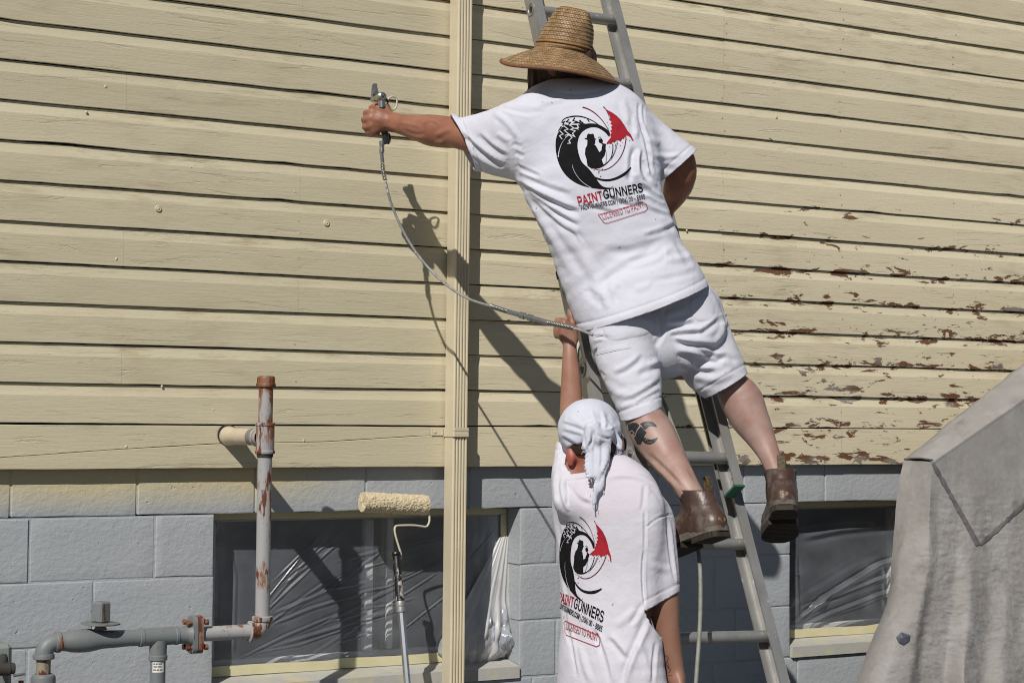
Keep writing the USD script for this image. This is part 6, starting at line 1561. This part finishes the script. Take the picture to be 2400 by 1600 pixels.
# straw hat
def straw():
    n = {'uv': ('uvmap', {'attribute': 'st'}), 'm': ('mapping', {'scale': (1, 1, 1)}), 'g': ('geometry', {}),
         'br': ('brick_texture', {'offset': 0.5, 'scale': 1.0, 'mortar_size': 0.08, 'mortar_smooth': 1.0, 'brick_width': 1.0, 'row_height': 0.5, 'color1': (0.43, 0.285, 0.16), 'color2': (0.26, 0.16, 0.082), 'mortar': (0.17, 0.09, 0.038), 'bias': -0.2}),
         'nm': ('mapping', {'scale': (30, 30, 30)}), 'n': ('noise_texture', {'scale': 1.0, 'detail': 3.0}), 'mx': ('mix', {'mix_type': 'multiply', 'fac': 1.0}), 'r': ('rgb_ramp', {'ramp': [(0.0, (0.62, 0.58, 0.5)), (0.4, (0.8, 0.78, 0.72)), (0.65, (1.1, 1.08, 1.0)), (1.0, (1.2, 1.15, 1.05))]}),
         'b': ('bump', {'strength': 0.8, 'distance': 0.003}), 'p': ('principled_bsdf', {'roughness': 0.5, 'specular_ior_level': 0.45}), 'inv': ('invert', {}), 'tl': ('translucent_bsdf', {'color': (0.25, 0.13, 0.05)}), 'mc': ('mix_closure', {'fac': 0.06})}
    l = [('uv.UV', 'm.vector'), ('m.vector', 'br.vector'), ('br.color', 'mx.color1'), ('g.position', 'nm.vector'), ('nm.vector', 'n.vector'), ('n.fac', 'r.fac'), ('r.color', 'mx.color2'), ('mx.color', 'p.base_color'), ('br.fac', 'inv.color'), ('inv.color', 'b.height'), ('b.normal', 'p.normal'), ('p.BSDF', 'mc.closure1'), ('tl.BSDF', 'mc.closure2')]
    return usdkit.material(stage, '/World/Looks/woven_straw', n, l, surface='mc.closure')
M_STRAW = straw()
hc_ = at(1320, 119, .85)                    # middle of the band
hat_u = unit(np.array([0.13, -0.19, 1.0])); hat_u = unit(hat_u - CR * .05)
ha = unit(np.cross([0, 1.0, 0], hat_u)); hb = np.cross(hat_u, ha)
prof = [(.0, .132), (.02, .1315), (.042, .130), (.058, .1255), (.067, .116), (.073, .100), (.077, .080), (.0805, .055), (.0845, .028), (.0875, .008), (.0905, -.006), (.100, -.014), (.116, -.022), (.134, -.032), (.152, -.043), (.168, -.054), (.181, -.064), (.187, -.069)]
pr = spline(np.array(prof), 150)
arc = np.r_[0, np.cumsum(np.linalg.norm(np.diff(pr, axis=0), axis=1))]
na = 160; an = np.linspace(0, 2 * np.pi, na + 1)
P = np.zeros((len(pr), na + 1, 3)); UV = np.zeros((len(pr), na + 1, 2))
for i, (r, h) in enumerate(pr):
    rip = .0009 * math.sin(arc[i] / .0125 * 2 * math.pi)
    brim = np.clip((r - .10) / .09, 0, 1) if arc[i] > .17 else 0.0
    back = -np.sin(an)                       # 1 towards the camera side
    hh = h + rip * (1 if arc[i] < .14 or brim > 0 else .6)
    # crown: two dents and a crease on top; brim: dips behind, wavy edge
    dent = np.where(arc[i] < .17, 1, 0) * np.exp(-((h - .115) / .035) ** 2) * (.022 * np.exp(-((np.cos(an - 2.2) - 1) / .25) ** 2) + .014 * np.exp(-((np.cos(an + .4) - 1) / .3) ** 2) + .016 * np.exp(-((np.cos(an + 2.0) - 1) / .12) ** 2))
    crease = -.020 * np.exp(-(r * np.sin(an + .9) / .024) ** 2) * np.exp(-((r) / .06) ** 2) if h > .09 else 0
    wave = brim ** 1.5 * (.007 * np.cos(2 * (an + 1.1)) - .012 * back + .005 * np.cos(3 * an))
    rr2 = r * (1 + .06 * np.cos(an - 1.57) ** 2 * (1 if arc[i] < .19 else .3)) - dent + (rip * .8 if arc[i] < .17 else 0)
    P[i] = hc_ + (np.cos(an) * rr2)[:, None] * ha + (np.sin(an) * rr2)[:, None] * hb + (hh + crease + wave + np.zeros(na + 1))[:, None] * hat_u + CR * (.014 * max(h, 0) / .12)
    UV[i, :, 0] = an / (2 * math.pi) * (52 if arc[i] < .17 else 86); UV[i, :, 1] = arc[i] / .0125 * 1.0
HT = numbered(PA + '/straw_hat'); UsdGeom.Xform.Define(stage, HT); BASE[HT] = BASE[PA]
V, F = grid_mesh(P)
obj('weave', (V, F), M_STRAW, HT, smooth=True, uv=UV.reshape(-1, 2))
edge_pts = P[-1]
def strip(pts, off0, off1, up_):
    return grid_mesh(np.stack([pts + off0, pts + off1], 1))
M_TRIM = mat('brown_trim', (0.19, 0.075, 0.038), 0.7, (0.16, 0.062, 0.03), 30)
obj('edge_trim', tube(edge_pts - hat_u * .002, .0048, 8, False), M_TRIM, HT, smooth=True)
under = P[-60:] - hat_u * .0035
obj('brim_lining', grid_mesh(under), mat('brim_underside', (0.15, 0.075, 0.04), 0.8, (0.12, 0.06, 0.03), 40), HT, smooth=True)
ib = int(np.argmin(np.abs(pr[:, 1] - .012) + (arc > .2) * 9))
obj('hat_band', tube(P[ib] + hat_u * .001 + unit_rows(P[ib] - hc_) * .0015, .0026, 6, False), mat('tan_cord', (0.32, 0.15, 0.03), 0.5), HT, smooth=True)
# boots
view = unit(at(1650, 1200, 1.3) - CAM)
lt = unit(np.array([-.12, 1.0, 0])); lt = unit(lt * math.cos(.30) - np.array([0, 0, 1]) * math.sin(.30))
boot(PA, None, lt, np.array([.05, .0, 1.0]), 'worn brown pull-on boot standing on a rung', 1, 1.04, at(1628, 1150, 1.355))
rt = unit(np.array([view[0] - .03, view[1], 0])); rt = unit(rt * math.cos(.38) - np.array([0, 0, 1]) * math.sin(.38))
boot(PA, None, rt, np.array([-.04, .0, 1.0]), 'worn brown pull-on boot hanging free with the sole showing', -1, 1.04, at(1828, 1102, 1.275))
# ------------------------------------------------------------ spray gun in the painter's fist
M_SILVER = mat('gun_metal', (0.50, 0.50, 0.49), 0.28, (0.36, 0.36, 0.35), 40, metal=0.9, spots=[((0.16, 0.05, 0.05), 60, 0.68, .03, (1, 1, 1))])
M_GUNDARK = mat('dark_grip', (0.025, 0.028, 0.035), 0.35)
M_HOSE = mat('paint_crusted_hose', (0.20, 0.205, 0.205), 0.5, (0.33, 0.33, 0.32), 40, bump=(150, .4, .002), spots=[((0.20, 0.025, 0.025), 38, .71, .015, (1, 1, 1)), ((0.62, 0.61, 0.58), 55, .64, .02, (1, 1, 1))])
M_HOSE2 = mat('green_grey_hose', (0.19, 0.20, 0.165), 0.55, (0.27, 0.275, 0.235), 40, bump=(150, .3, .002), spots=[((0.05, 0.05, 0.045), 45, .66, .02, (1, 1, 1))])
SG = thing('spray_gun', at(898, 290, .29), 'silver airless paint spray gun gripped in the painter\'s fist', 'spray gun')
gy = unit(np.array([.12, 1.0, .10])); gz0, gz1 = at(895, 246, .29), at(905, 338, .285); gu = unit(gz0 - gz1); gy = unit(gy - gu * (gy @ gu)); gx_ = np.cross(gy, gu)
gh = at(893, 228, .285)
obj('gun_body', merge([lathe(gh - gy * .018, gy, [(0, 0), (.0, .009), (.004, .0145), (.010, .0165), (.02, .0165), (.03, .014), (.07, .0135), (.072, .011), (.10, .0105)], 24), tube([gh + gu * .004, gz0 + gu * -.01], .0125, 16)]), M_SILVER, SG, smooth=35)
obj('rear_screw', lathe(gh - gy * .0185, -gy, [(-.001, .0035), (.0006, .0035), (.0006, 0)], 12), M_GUNDARK, SG)
tg = gh + gy * .055 + gu * .012
obj('tip_guard', merge([extrude([(-.013, 0), (.013, 0), (.010, .020), (.009, .036), (-.0045, .036), (-.010, .020)], tg + gu * .003, gx_, gu, gy, .006), lathe(tg, gy, [(-.005, .012), (.008, .013), (.02, .010), (.022, 0)], 18)]), M_SILVER, SG, smooth=25)
ring = np.array([at(x, y, .272) for x, y in ((908, 236), (914, 229), (923, 227), (929, 231), (930, 243), (927, 254), (920, 258), (914, 252), (910, 246))])
obj('trigger_guard', tube(spline(np.vstack([ring, ring[:1]]), 40), .0034, 8, False), M_WIRE, SG, smooth=True)
obj('guard_arm', tube(np.array([gh + gx_ * .008, at(909, 238, .272)]), .0055, 8), M_GUNDARK, SG)
obj('safety_stub', tube(np.array([gh - gx_ * .01 - gu * .012, at(876, 235, .28)]), .0042, 10), mat('brass', (0.36, 0.30, 0.10), .35, metal=.8), SG)
obj('grip', merge([tube(spline(np.array([gz0 - gu * .004, at(899, 290, .287), at(906, 338, .283)]), 14), [.0115] * 14, 16), tube(spline(np.array([at(909, 312, .275), at(911, 325, .274), at(909, 337, .277)]), 10), [.004, .0065, .0075, .008, .008, .008, .0075, .007, .006, .004], 12)]), M_GUNDARK, SG, smooth=35)
s0 = at(898, 330, .284)
hose_pts = [(895, 334, .284), (894, 352, .284), (895.5, 372, .284), (898, 398, .283), (904, 428, .284), (914, 468, .286), (930, 510, .290), (955, 560, .30), (986, 606, .325), (1022, 646, .37), (1066, 682, .46), (1110, 705, .59), (1152, 718, .72), (1190, 730, .79), (1232, 743, .85), (1290, 757, .93), (1345, 769, 1.0), (1372, 778, 1.06), (1392, 786, 1.09)]
hp = spline(np.array([at(*q) for q in hose_pts]), 400)
hpx = proj(hp)
def part(y0=None, x0=None, x1=None, a=None, b=None):
    return hp[a:b]
iy = lambda y: int(np.argmin(np.abs(hpx[:, 1] - y) + (hpx[:, 0] > 920) * 999)); ix = lambda x: int(np.argmin(np.abs(hpx[:, 0] - x) + (hpx[:, 1] < 480) * 999))
HO = thing('spray_hose', at(1066, 682, .46), 'paint-spattered grey spray hose sagging from the gun to the painter\'s hip', 'hose')
obj('hose', tube(hp[iy(425):ix(1392)], .0043, 10), M_HOSE, HO, smooth=True)
obj('swivel', lathe(hp[0], unit(hp[12] - hp[0]), [(-.006, .004), (-.004, .0095), (.010, .0095), (.012, .0075), (.022, .0075), (.024, .0088), (.034, .0088), (.036, .006)], 18), M_SILVER, HO, smooth=35)
obj('ferrule', tube(hp[iy(355):iy(385)], .0066, 14), M_SILVER, HO, smooth=35)
obj('spring_guard', coil(hp[iy(383):iy(424)], .0062, .0017, .0048), M_SILVER, HO, smooth=True)
obj('spring_guard', coil(hp[ix(1150):ix(1192)], .0062, .0017, .0050), M_SILVER, HO, smooth=True)
a_, b_ = hp[ix(1190)], hp[ix(1286)]
Lc = np.linalg.norm(b_ - a_); obj('coupling', lathe(a_, unit(b_ - a_), [(0, .006), (.002, .0078), (Lc * .30, .0078), (Lc * .31, .0105), (Lc * .42, .0105), (Lc * .43, .0075), (Lc * .50, .0075), (Lc * .51, .0108), (Lc * .60, .0108), (Lc * .61, .0082), (Lc * .97, .0078), (Lc, .006)], 12), M_SILVER, HO, smooth=35)
obj('spring_guard', coil(hp[ix(1284):ix(1348)], .0064, .0018, .0056), M_SILVER, HO, smooth=True)
HO2 = thing('paint_hose', at(1640, 1600, 1.38) * [1, 1, 0], 'greenish hose hanging down the ladder behind the painter\'s calf and below his boot', 'hose')
h2 = [(1480, 800, .98), (1520, 880, 1.0), (1552, 935, 1.05), (1572, 985, 1.13), (1592, 1035, 1.20), (1606, 1075, 1.245), (1618, 1120, 1.27), (1628, 1180, 1.29), (1634, 1260, 1.31), (1640, 1320, 1.36), (1642, 1390, 1.41), (1640, 1470, 1.47), (1634, 1560, 1.50), (1628, 1660, 1.52)]
w2 = [at(*q) for q in h2]; w2 += [np.array([w2[-1][0] - .03, -1.56, .35]), np.array([w2[-1][0] - .12, -1.62, .02]), np.array([w2[-1][0] - .5, -1.9, .008])]
obj('hose', tube(spline(np.array(w2), 160), .0062, 10), M_HOSE2, HO2, smooth=True)

# ------------------------------------------------------------ the helper steadying the ladder
PH = thing('person', at(1440, 1560, 1.3) * [1, 1, 0], 'helper with white head wrap and printed white shirt steadying the ladder from below', 'person')
FI = -34
t2 = limb([(1342, 1092, 1470, 1100, 1.24, .62, FI), (1305, 1118, 1512, 1122, 1.26, .56, FI), (1293, 1150, 1545, 1158, 1.27, .55, FI), (1293, 1190, 1556, 1196, 1.28, .55, FI), (1301, 1260, 1556, 1262, 1.285, .56, FI), (1311, 1360, 1548, 1360, 1.29, .58, FI), (1313, 1450, 1546, 1450, 1.295, .60, FI), (1306, 1550, 1556, 1550, 1.30, .62, FI), (1301, 1640, 1566, 1640, 1.30, .62, FI), (1298, 1720, 1572, 1720, 1.30, .62, FI)], .05)
sr2 = limb([(1440, 1120, 1480, 1200, 1.30, .8), (1490, 1135, 1500, 1230, 1.325, .85), (1547, 1160, 1502, 1262, 1.35, .9), (1578, 1212, 1506, 1262, 1.37, .95), (1584, 1250, 1508, 1275, 1.38, .95), (1590, 1310, 1512, 1325, 1.39, .92), (1594, 1380, 1519, 1410, 1.395, .9), (1597, 1420, 1527, 1455, 1.395, .9)], .03)
sl2 = limb([(1308, 1022, 1372, 1026, 1.09, .8), (1302, 1045, 1372, 1052, 1.12, .8), (1297, 1080, 1372, 1095, 1.17, .8), (1293, 1125, 1380, 1150, 1.23, .8), (1296, 1165, 1390, 1190, 1.26, .8)], .04)
M2 = relax(nets([t2, sr2, sl2], .0075), 5)
cN2 = at(1392, 1113, 1.25); nk = unit(np.array([.02, .22, 1.0]))
M2 = cut(M2, cN2, nk, cN2 + [.005, 0, .02], .088)
hm2 = at(1435, 1690, 1.30); M2 = cut(M2, hm2, np.array([0, 0, -1.0]), hm2, .4)
M2, cu2, nu2 = cuff(M2, (1594, 1384), (1521, 1422), 1.395, (1575, 1480), .11, .05)
M2, cu3, nu3 = cuff(M2, (1307, 1036), (1372, 1042), 1.105, (1335, 960), .09, 0)
M2 = M2.subdivide()
R7 = lambda x, y: (1260 + x / 3.825, 1190 + y / 3.825)
C6 = lambda x, y: (1260 + x / 5.6, 920 + y / 5.6)
f2_ = [([C6(350, 1110), C6(320, 1250), C6(350, 1420), C6(400, 1560)], 5, 7), ([C6(370, 1130), C6(400, 1300), C6(380, 1500)], 4, -6), ([C6(430, 1140), C6(480, 1280), C6(600, 1400), C6(720, 1440)], 8, 6, 's'), ([C6(250, 1020), C6(220, 1200), C6(260, 1500)], 5, 4), ([C6(330, 900), C6(400, 960), C6(460, 1040)], 5, -5), ([C6(250, 860), C6(330, 800), C6(380, 830)], 3, 4), ([C6(240, 920), C6(330, 860), C6(390, 880)], 3, 3),
       ([C6(880, 1130), C6(1100, 1080), C6(1400, 1130), C6(1600, 1280), C6(1700, 1480)], 6, 5), ([C6(1400, 1200), C6(1390, 1400), C6(1370, 1560)], 5, -5), ([C6(1480, 1170), C6(1620, 1350), C6(1690, 1520)], 5, 3),
       ([R7(955, 380), R7(945, 560), R7(948, 700), R7(960, 860)], 3, -11), ([R7(958, 0), R7(962, 130), R7(960, 380)], 3.5, -6), ([R7(965, 185), R7(1050, 110), R7(1150, 65), R7(1230, 60)], 2.2, -5), ([R7(1160, 70), R7(1180, 350), R7(1230, 640)], 3, -5), ([R7(1190, 100), R7(1220, 400), R7(1255, 700)], 3, 4), ([R7(1010, 500), R7(1100, 540), R7(1200, 560)], 8, 3),
       ([R7(960, 850), R7(900, 960), R7(840, 1060)], 8, 5, 's'), ([R7(980, 980), R7(900, 1200), R7(820, 1380), R7(780, 1568)], 9, 9, 's'), ([R7(640, 1150), R7(720, 1240), R7(800, 1350)], 9, 7, 's'), ([R7(520, 1100), R7(600, 1300), R7(660, 1560)], 8, 6, 's'), ([R7(380, 1230), R7(420, 1400), R7(480, 1568)], 7, 5), ([R7(290, 1060), R7(330, 1300), R7(360, 1500)], 5, 6, 's'), ([R7(240, 860), R7(250, 1020), R7(300, 1240)], 4, -5), ([R7(215, 640), R7(250, 800), R7(290, 900)], 4, 5), ([R7(900, 1200), R7(960, 1350), R7(1000, 1560)], 8, 6), ([R7(170, 100), R7(220, 350), R7(260, 560)], 5, -4), ([R7(1060, 1200), R7(1040, 1400), R7(1030, 1568)], 4, -7), ([R7(690, 1050), R7(800, 980), R7(880, 900)], 9, 4), ([R7(360, 780), R7(390, 900), R7(420, 1000)], 3, -4), ([R7(480, 1080), R7(540, 1180), R7(560, 1300)], 5, -5)]
M2 = creases(M2, f2_, .68)
M2 = cloth_noise(M2, .004, 8.0, 13); M2 = cloth_noise(M2, .0008, 30.0, 18)
v = np.array(M2.vertices); disp = np.zeros(len(v))
for c_, n_, rad in ((cu2, nu2, .11), (cu3, nu3, .09), (cN2, nk, .10)):
    dc_ = -((v - c_) @ n_); nc = np.linalg.norm(v - c_, axis=1) < rad
    disp += np.where(nc, -.0022 * np.exp(-((dc_ - .020) / .0035) ** 2), 0)
M2 = smooth_fields(M2, disp)
SH2 = obj('shirt', hem(M2), M_TEE2, PH, smooth=True, label='white short-sleeved shirt with the print creased across the back')
src = np.array([(595, 470), (1125, 525), (760, 1250), (1245, 1160), (1300, 1355), (755, 108), (500, 112), (172, 600), (1090, 850), (752, 1518), (452, 1315)], float)
dst = np.array([R7(325, 300), R7(670, 485), R7(305, 890), R7(632, 1015), R7(512, 1250), R7(520, 105), R7(380, 88), R7(225, 330), R7(580, 730), R7(240, 1130), R7(200, 800)])
def quad(q):
    x, y = q[:, 0] / 1000, q[:, 1] / 1000
    return np.stack([x * 0 + 1, x, y, x * x, x * y, y * y], 1)
cf, *_ = np.linalg.lstsq(np.vstack([quad(src), np.eye(6)[3:] * .25]), np.vstack([dst, np.zeros((3, 2))]), rcond=None)
print_on(M2, lambda q: quad(q) @ cf, SH2)
# body of the helper
body2 = [t2.grow(-.032), sr2.grow(-.02), sl2.grow(-.02)]
body2.append(limb([(1530, 1330, 1584, 1320, 1.395, .9), (1525, 1425, 1588, 1392, 1.395, .9), (1533, 1470, 1592, 1455, 1.40, .92), (1546, 1525, 1598, 1515, 1.405, .92), (1556, 1560, 1602, 1553, 1.41, .85), (1562, 1590, 1606, 1585, 1.415, .75)], .02))
hb2 = at(1588, 1612, 1.42)
body2 += [Ell(hb2, np.stack([unit(np.array([.3, 1, 0])), np.array([0, 0, 1.0]), unit(np.array([1, -.3, 0]))]), (.040, .046, .020), .02)]
for i in range(4):
    body2 += finger(hb2 + np.array([.008, .026 - .018 * i, -.034]), [(.1, .1, -1), (-.25, .15, -1), (-.6, .1, -.8)], [.040 - .003 * abs(i - 1), .026, .020], [.0095, .009, .0082, .0068])
body2 += finger(hb2 + np.array([-.004, .036, .004]), [(.1, .8, -.5), (0, .4, -1)], [.036, .028], [.0135, .0115, .009], .012)
body2.append(limb([(1305, 1110, 1372, 1130, 1.22, .85), (1310, 1058, 1370, 1068, 1.14, .85), (1311, 1010, 1368, 1016, 1.075, .88), (1312, 985, 1368, 988, 1.045, .9), (1312, 955, 1366, 958, 1.015, .92), (1314, 915, 1364, 916, .985, .92), (1316, 870, 1359, 871, .955, .88), (1318, 835, 1354, 836, .935, .82), (1319, 812, 1352, 812, .925, .75), (1318, 796, 1353, 796, .92, .65)], .02))
# hand round the rail: back of the hand to the camera, thumb up along the rail, fingers round behind it
hp2 = at(1335, 782, .915)
lu_ = LU
body2 += [Ell(hp2, np.stack([CR, CU, CF]), (.026, .034, .017), .018)]
body2 += finger(at(1345, 776, .905), [at(1342, 756, .90) - at(1345, 776, .905), at(1339, 740, .895) - at(1342, 756, .90), at(1334, 728, .89) - at(1339, 740, .895)], [.026, .022, .018], [.0135, .0112, .0105, .0085], .010)
for i, (x, y) in enumerate(((1323, 757), (1321, 768), (1320, 780), (1321, 791))):
    body2 += finger(at(x, y, .912), [e_y + CR * -.05 + CU * .25, e_y * .6 + CR * .8, CR + e_y * -.3], [.036, .028, .020], [.0105, .0100, .0092, .0078], .008)
    body2.append(Cone(at(1334, 776 + i * 4, .915), .012, at(x, y, .912), .011, .012))
hd2 = at(1392, 1030, 1.235); nb2 = at(1398, 1128, 1.26)
u2 = unit(hd2 - nb2); f2x = unit(np.array([.62, .78, .12])); f2x = unit(f2x - u2 * (f2x @ u2)); r2x = np.cross(f2x, u2)
body2 += [Cone(nb2 - u2 * .03, .066, hd2 - u2 * .03 - f2x * .01, .054, .03), Ell(hd2 + u2 * .012, np.stack([r2x, f2x, u2]), (.074, .096, .104), .02), Ell(hd2 + f2x * .045 - u2 * .068, np.stack([r2x, f2x, u2]), (.048, .046, .048), .03), Cone(hd2 + f2x * .094 + u2 * .01, .010, hd2 + f2x * .112 - u2 * .028, .014, .015), Ell(hd2 + f2x * .095 - u2 * .065, np.stack([r2x, f2x, u2]), (.026, .010, .008), .008)]
ear = at(1337, 1068, 1.25)
body2 += [Ell(hd2 + r2x * .078 - f2x * .005 - u2 * .02, np.stack([f2x, u2, r2x]), (.018, .032, .010), .008)]
e_n = unit(-CR * .55 - CF * .5 + CU * .1); e_v = unit(CU - CR * .25); e_v = unit(e_v - e_n * (e_v @ e_n)); e_h = np.cross(e_n, e_v)
body2 += [Ell(ear, np.stack([e_h, e_v, e_n]), (.016, .031, .008), .006), Cone(ear + e_v * .02 + e_n * .006, .005, ear - e_v * .01 + e_h * -.010 + e_n * .006, .004, .006), Cone(ear - e_n * .01, .015, ear - e_n * .04 + CR * .03, .02, .015)]
# legs and shorts below the picture
gzz = lambda x, y, d: at(x, y, d)
for s, xx in ((-1, 1372), (1, 1502)):
    pass
legs = []
for dx, dy in ((-.075, .03), (.075, -.03)):
    hx_ = at(1436, 1640, 1.30) + [dx, dy, 0]
    st_ = lambda z, A, ox=0: (np.array([hx_[0] + ox, hx_[1], z]), np.array([1.0, 0, 0]), np.array([0, 1.0, 0]), A, A)
    legs.append(Loft([st_(.72, .07), st_(.62, .068), st_(.48, .058), st_(.36, .056), st_(.22, .042), st_(.10, .038)], .02))
body2 += legs
Mb2 = relax(nets(body2, .0052), 3)
BODY2 = obj('body', Mb2, M_SKIN2, PH, smooth=True)
sh2 = []
for dx, dy in ((-.075, .03), (.075, -.03)):
    hx_ = at(1436, 1640, 1.30) + [dx, dy, 0]
    st_ = lambda z, A, ox=0: (np.array([hx_[0] + ox, hx_[1], z]), np.array([1.0, 0, 0]), np.array([0, 1.0, 0]), A, A)
    sh2.append(Loft([st_(.69, .086), st_(.62, .092), st_(.54, .092), st_(.44, .092)], .04))
Ms2 = relax(nets(sh2, .011), 3); zz_ = np.array([0, 0, -1.0])
for l_ in sh2: Ms2 = cut(Ms2, l_.C[-1], zz_, l_.C[-1], .13)
obj('shorts', hem(Ms2), M_SHORTS, PH, smooth=True)
for dx, dy in ((-.075, .03), (.075, -.03)):
    hx_ = at(1436, 1640, 1.30) + [dx, dy, 0]
    boot(PH, np.array([hx_[0] - .02, hx_[1] - .05, 0.0]), np.array([.25, 1.0, 0]), np.array([0, 0, 1.0]), None)
# forearm tattoo lines, hose shadow is real
ln = unary_union([LineString(spline(np.array([R7(1145, 1320), R7(1160, 1370), R7(1150, 1390), R7(1170, 1420), R7(1190, 1450), R7(1175, 1470)]), 40)).buffer(.7), LineString(spline(np.array([R7(1160, 1370), R7(1175, 1400), R7(1168, 1440)]), 20)).buffer(.5), LineString([R7(1172, 1498), R7(1205, 1500)]).buffer(.4)])
v_, f_ = poly_faces(affinity.scale(ln, 10, 10, origin=(0, 0))); v2, f2 = fine(v_, f_, 30.0)
q = on_surface(Mb2, v2 / 10, .0008); ok = ~np.isnan(q).any(1)
obj('tattoo', (np.nan_to_num(q), f2[ok[f2].all(1)][:, ::-1]), M_TATTOO, BODY2, smooth=True)
# head wrap: cap, knot and loose tails
cap_c = at(1383, 1018, 1.235)
cap = [Ell(cap_c + u2 * .012, np.stack([r2x, f2x, u2]), (.092, .112, .092), .02)]
kn_ = at(1410, 1012, 1.335)
knot = [Ell(kn_, np.stack([CR, CU, CF]), (.038, .031, .027), .012), Cone(at(1384, 1000, 1.335), .015, at(1376, 1045, 1.328), .015, .010), Cone(at(1396, 996, 1.345), .013, at(1404, 1030, 1.35), .014, .007), Cone(at(1425, 1018, 1.335), .014, at(1447, 996, 1.31), .008, .01), Cone(at(1425, 1010, 1.33), .012, at(1446, 1012, 1.31), .012, .01)]
tails = [limb([(1384, 1026, 1428, 1026, 1.335, .45), (1372, 1060, 1430, 1058, 1.343, .28), (1366, 1090, 1428, 1088, 1.348, .22), (1370, 1117, 1412, 1113, 1.352, .24)], .014), limb([(1404, 1026, 1432, 1026, 1.34, .5), (1408, 1060, 1432, 1058, 1.35, .4), (1404, 1095, 1428, 1092, 1.355, .4), (1392, 1128, 1414, 1132, 1.358, .42), (1388, 1158, 1402, 1162, 1.36, .45), (1386, 1182, 1398, 1180, 1.36, .5)], .010),
         limb([(1428, 1022, 1450, 1018, 1.33, .4), (1440, 1042, 1460, 1034, 1.335, .34), (1446, 1056, 1462, 1050, 1.337, .3)], .010), limb([(1432, 1040, 1448, 1036, 1.31, .5), (1436, 1072, 1462, 1066, 1.315, .35), (1446, 1098, 1474, 1094, 1.315, .3), (1458, 1116, 1478, 1112, 1.31, .3)], .012), limb([(1398, 1120, 1414, 1120, 1.36, .4), (1404, 1134, 1418, 1134, 1.362, .4), (1400, 1150, 1412, 1152, 1.362, .4)], .008)]
cutp = (at(1345, 1052, 1.24), unit(-u2 * 1.0 + f2x * -.10))
def post(p, d):
    base = np.maximum(field(cap, p), (p - cutp[0]) @ cutp[1])
    o = field(knot + tails, p)
    k = .012; h = np.maximum(k - np.abs(base - o), 0) / k
    return np.minimum(base, o) - h * h * k * .25
Mw = relax(nets(cap + knot + tails, .0045, post), 3)
CW = lambda x, y: (1260 + x / 5.6, 920 + y / 5.6)
Mw = creases(Mw, [([CW(320, 380), CW(460, 420), CW(620, 490)], 5, 5, 's'), ([CW(310, 480), CW(450, 520), CW(600, 560)], 5, 4, 's'), ([CW(300, 560), CW(450, 640), CW(580, 720)], 6, 6, 's'), ([CW(400, 300), CW(520, 380), CW(640, 440)], 5, 4), ([CW(560, 230), CW(640, 330), CW(700, 430)], 5, -4), ([CW(700, 220), CW(740, 330), CW(760, 430)], 5, 4), ([CW(820, 240), CW(860, 360), CW(860, 480)], 5, 5, 's'), ([CW(900, 280), CW(940, 400), CW(900, 480)], 5, -5), ([CW(350, 680), CW(470, 740), CW(600, 790)], 5, 4),
                   ([CW(610, 470), CW(610, 600), CW(620, 730)], 3.5, -7), ([CW(670, 470), CW(690, 580), CW(660, 680)], 3, 6), ([CW(740, 490), CW(720, 600), CW(640, 760)], 3.5, -7), ([CW(830, 600), CW(850, 800), CW(830, 1000)], 4, -8), ([CW(720, 660), CW(700, 850), CW(720, 1080)], 4, 5), ([CW(930, 640), CW(960, 820), CW(900, 1000), CW(800, 1200)], 3.5, -6), ([CW(790, 540), CW(860, 590), CW(960, 600)], 3, -7), ([CW(880, 480), CW(960, 470), CW(1040, 420)], 3, 5), ([CW(980, 620), CW(1050, 700), CW(1120, 760)], 3, 5), ([CW(1000, 800), CW(1080, 900), CW(1160, 1040)], 4, 6), ([CW(760, 1180), CW(750, 1300), CW(730, 1420)], 2.5, 5), ([CW(660, 700), CW(640, 900), CW(650, 1060)], 3, 5)], .55)
vw_ = np.array(Mw.vertices)
Mw = smooth_fields(Mw, (meshkit.fbm(vw_ * 30, 2, 21) - .5) * .0035)
HW = obj('head_wrap', Mw, M_BANDANA, PH, smooth=True, label='white rag tied round the head with a knot and frayed tails')
# frayed threads at the ends of the rag
th = []
rr3 = np.random.default_rng(3)
for x, y, d in ((1376, 1120, 1.356), (1384, 1121, 1.358), (1392, 1118, 1.358), (1390, 1183, 1.361), (1394, 1184, 1.361), (1386, 1180, 1.361), (1455, 1056, 1.338), (1462, 1052, 1.338), (1448, 1056, 1.337), (1366, 1048, 1.325), (1366, 1056, 1.325), (1436, 1094, 1.345), (1434, 1082, 1.345), (1415, 1148, 1.362)):
    for _ in range(2):
        p_ = at(x + rr3.normal(0, 2), y + rr3.normal(0, 2), d)
        th.append(tube(spline(np.array([p_, p_ + rr3.normal(0, .0015, 3) + [0, 0, -.004], p_ + rr3.normal(0, .003, 3) + [0, 0, -.008]]), 6), .0008, 4))
obj('frayed_threads', merge(th), M_BANDANA, HW, kind='stuff')
hb3 = [Ell(hd2 - f2x * .012 - u2 * .012, np.stack([r2x, f2x, u2]), (.078, .094, .075), .02)]
Mh2 = relax(nets(hb3, .006, lambda p, d: np.maximum(d, (p - (hd2 - u2 * .055)) @ -u2)), 2)
obj('hair', Mh2, M_HAIR, PH, smooth=True)
gl = at(1462, 1040, 1.20)
obj('sunglasses', merge([lathe(gl, unit(CR + CF * .2), [(-.006, .001), (-.004, .020), (.002, .021), (.005, .016), (.006, 0)], 18), tube([gl - CF * .08 - CR * .02, gl], .003, 6)]), mat('dark_red_lens', (0.03, 0.008, 0.012), 0.15), PH, smooth=True)
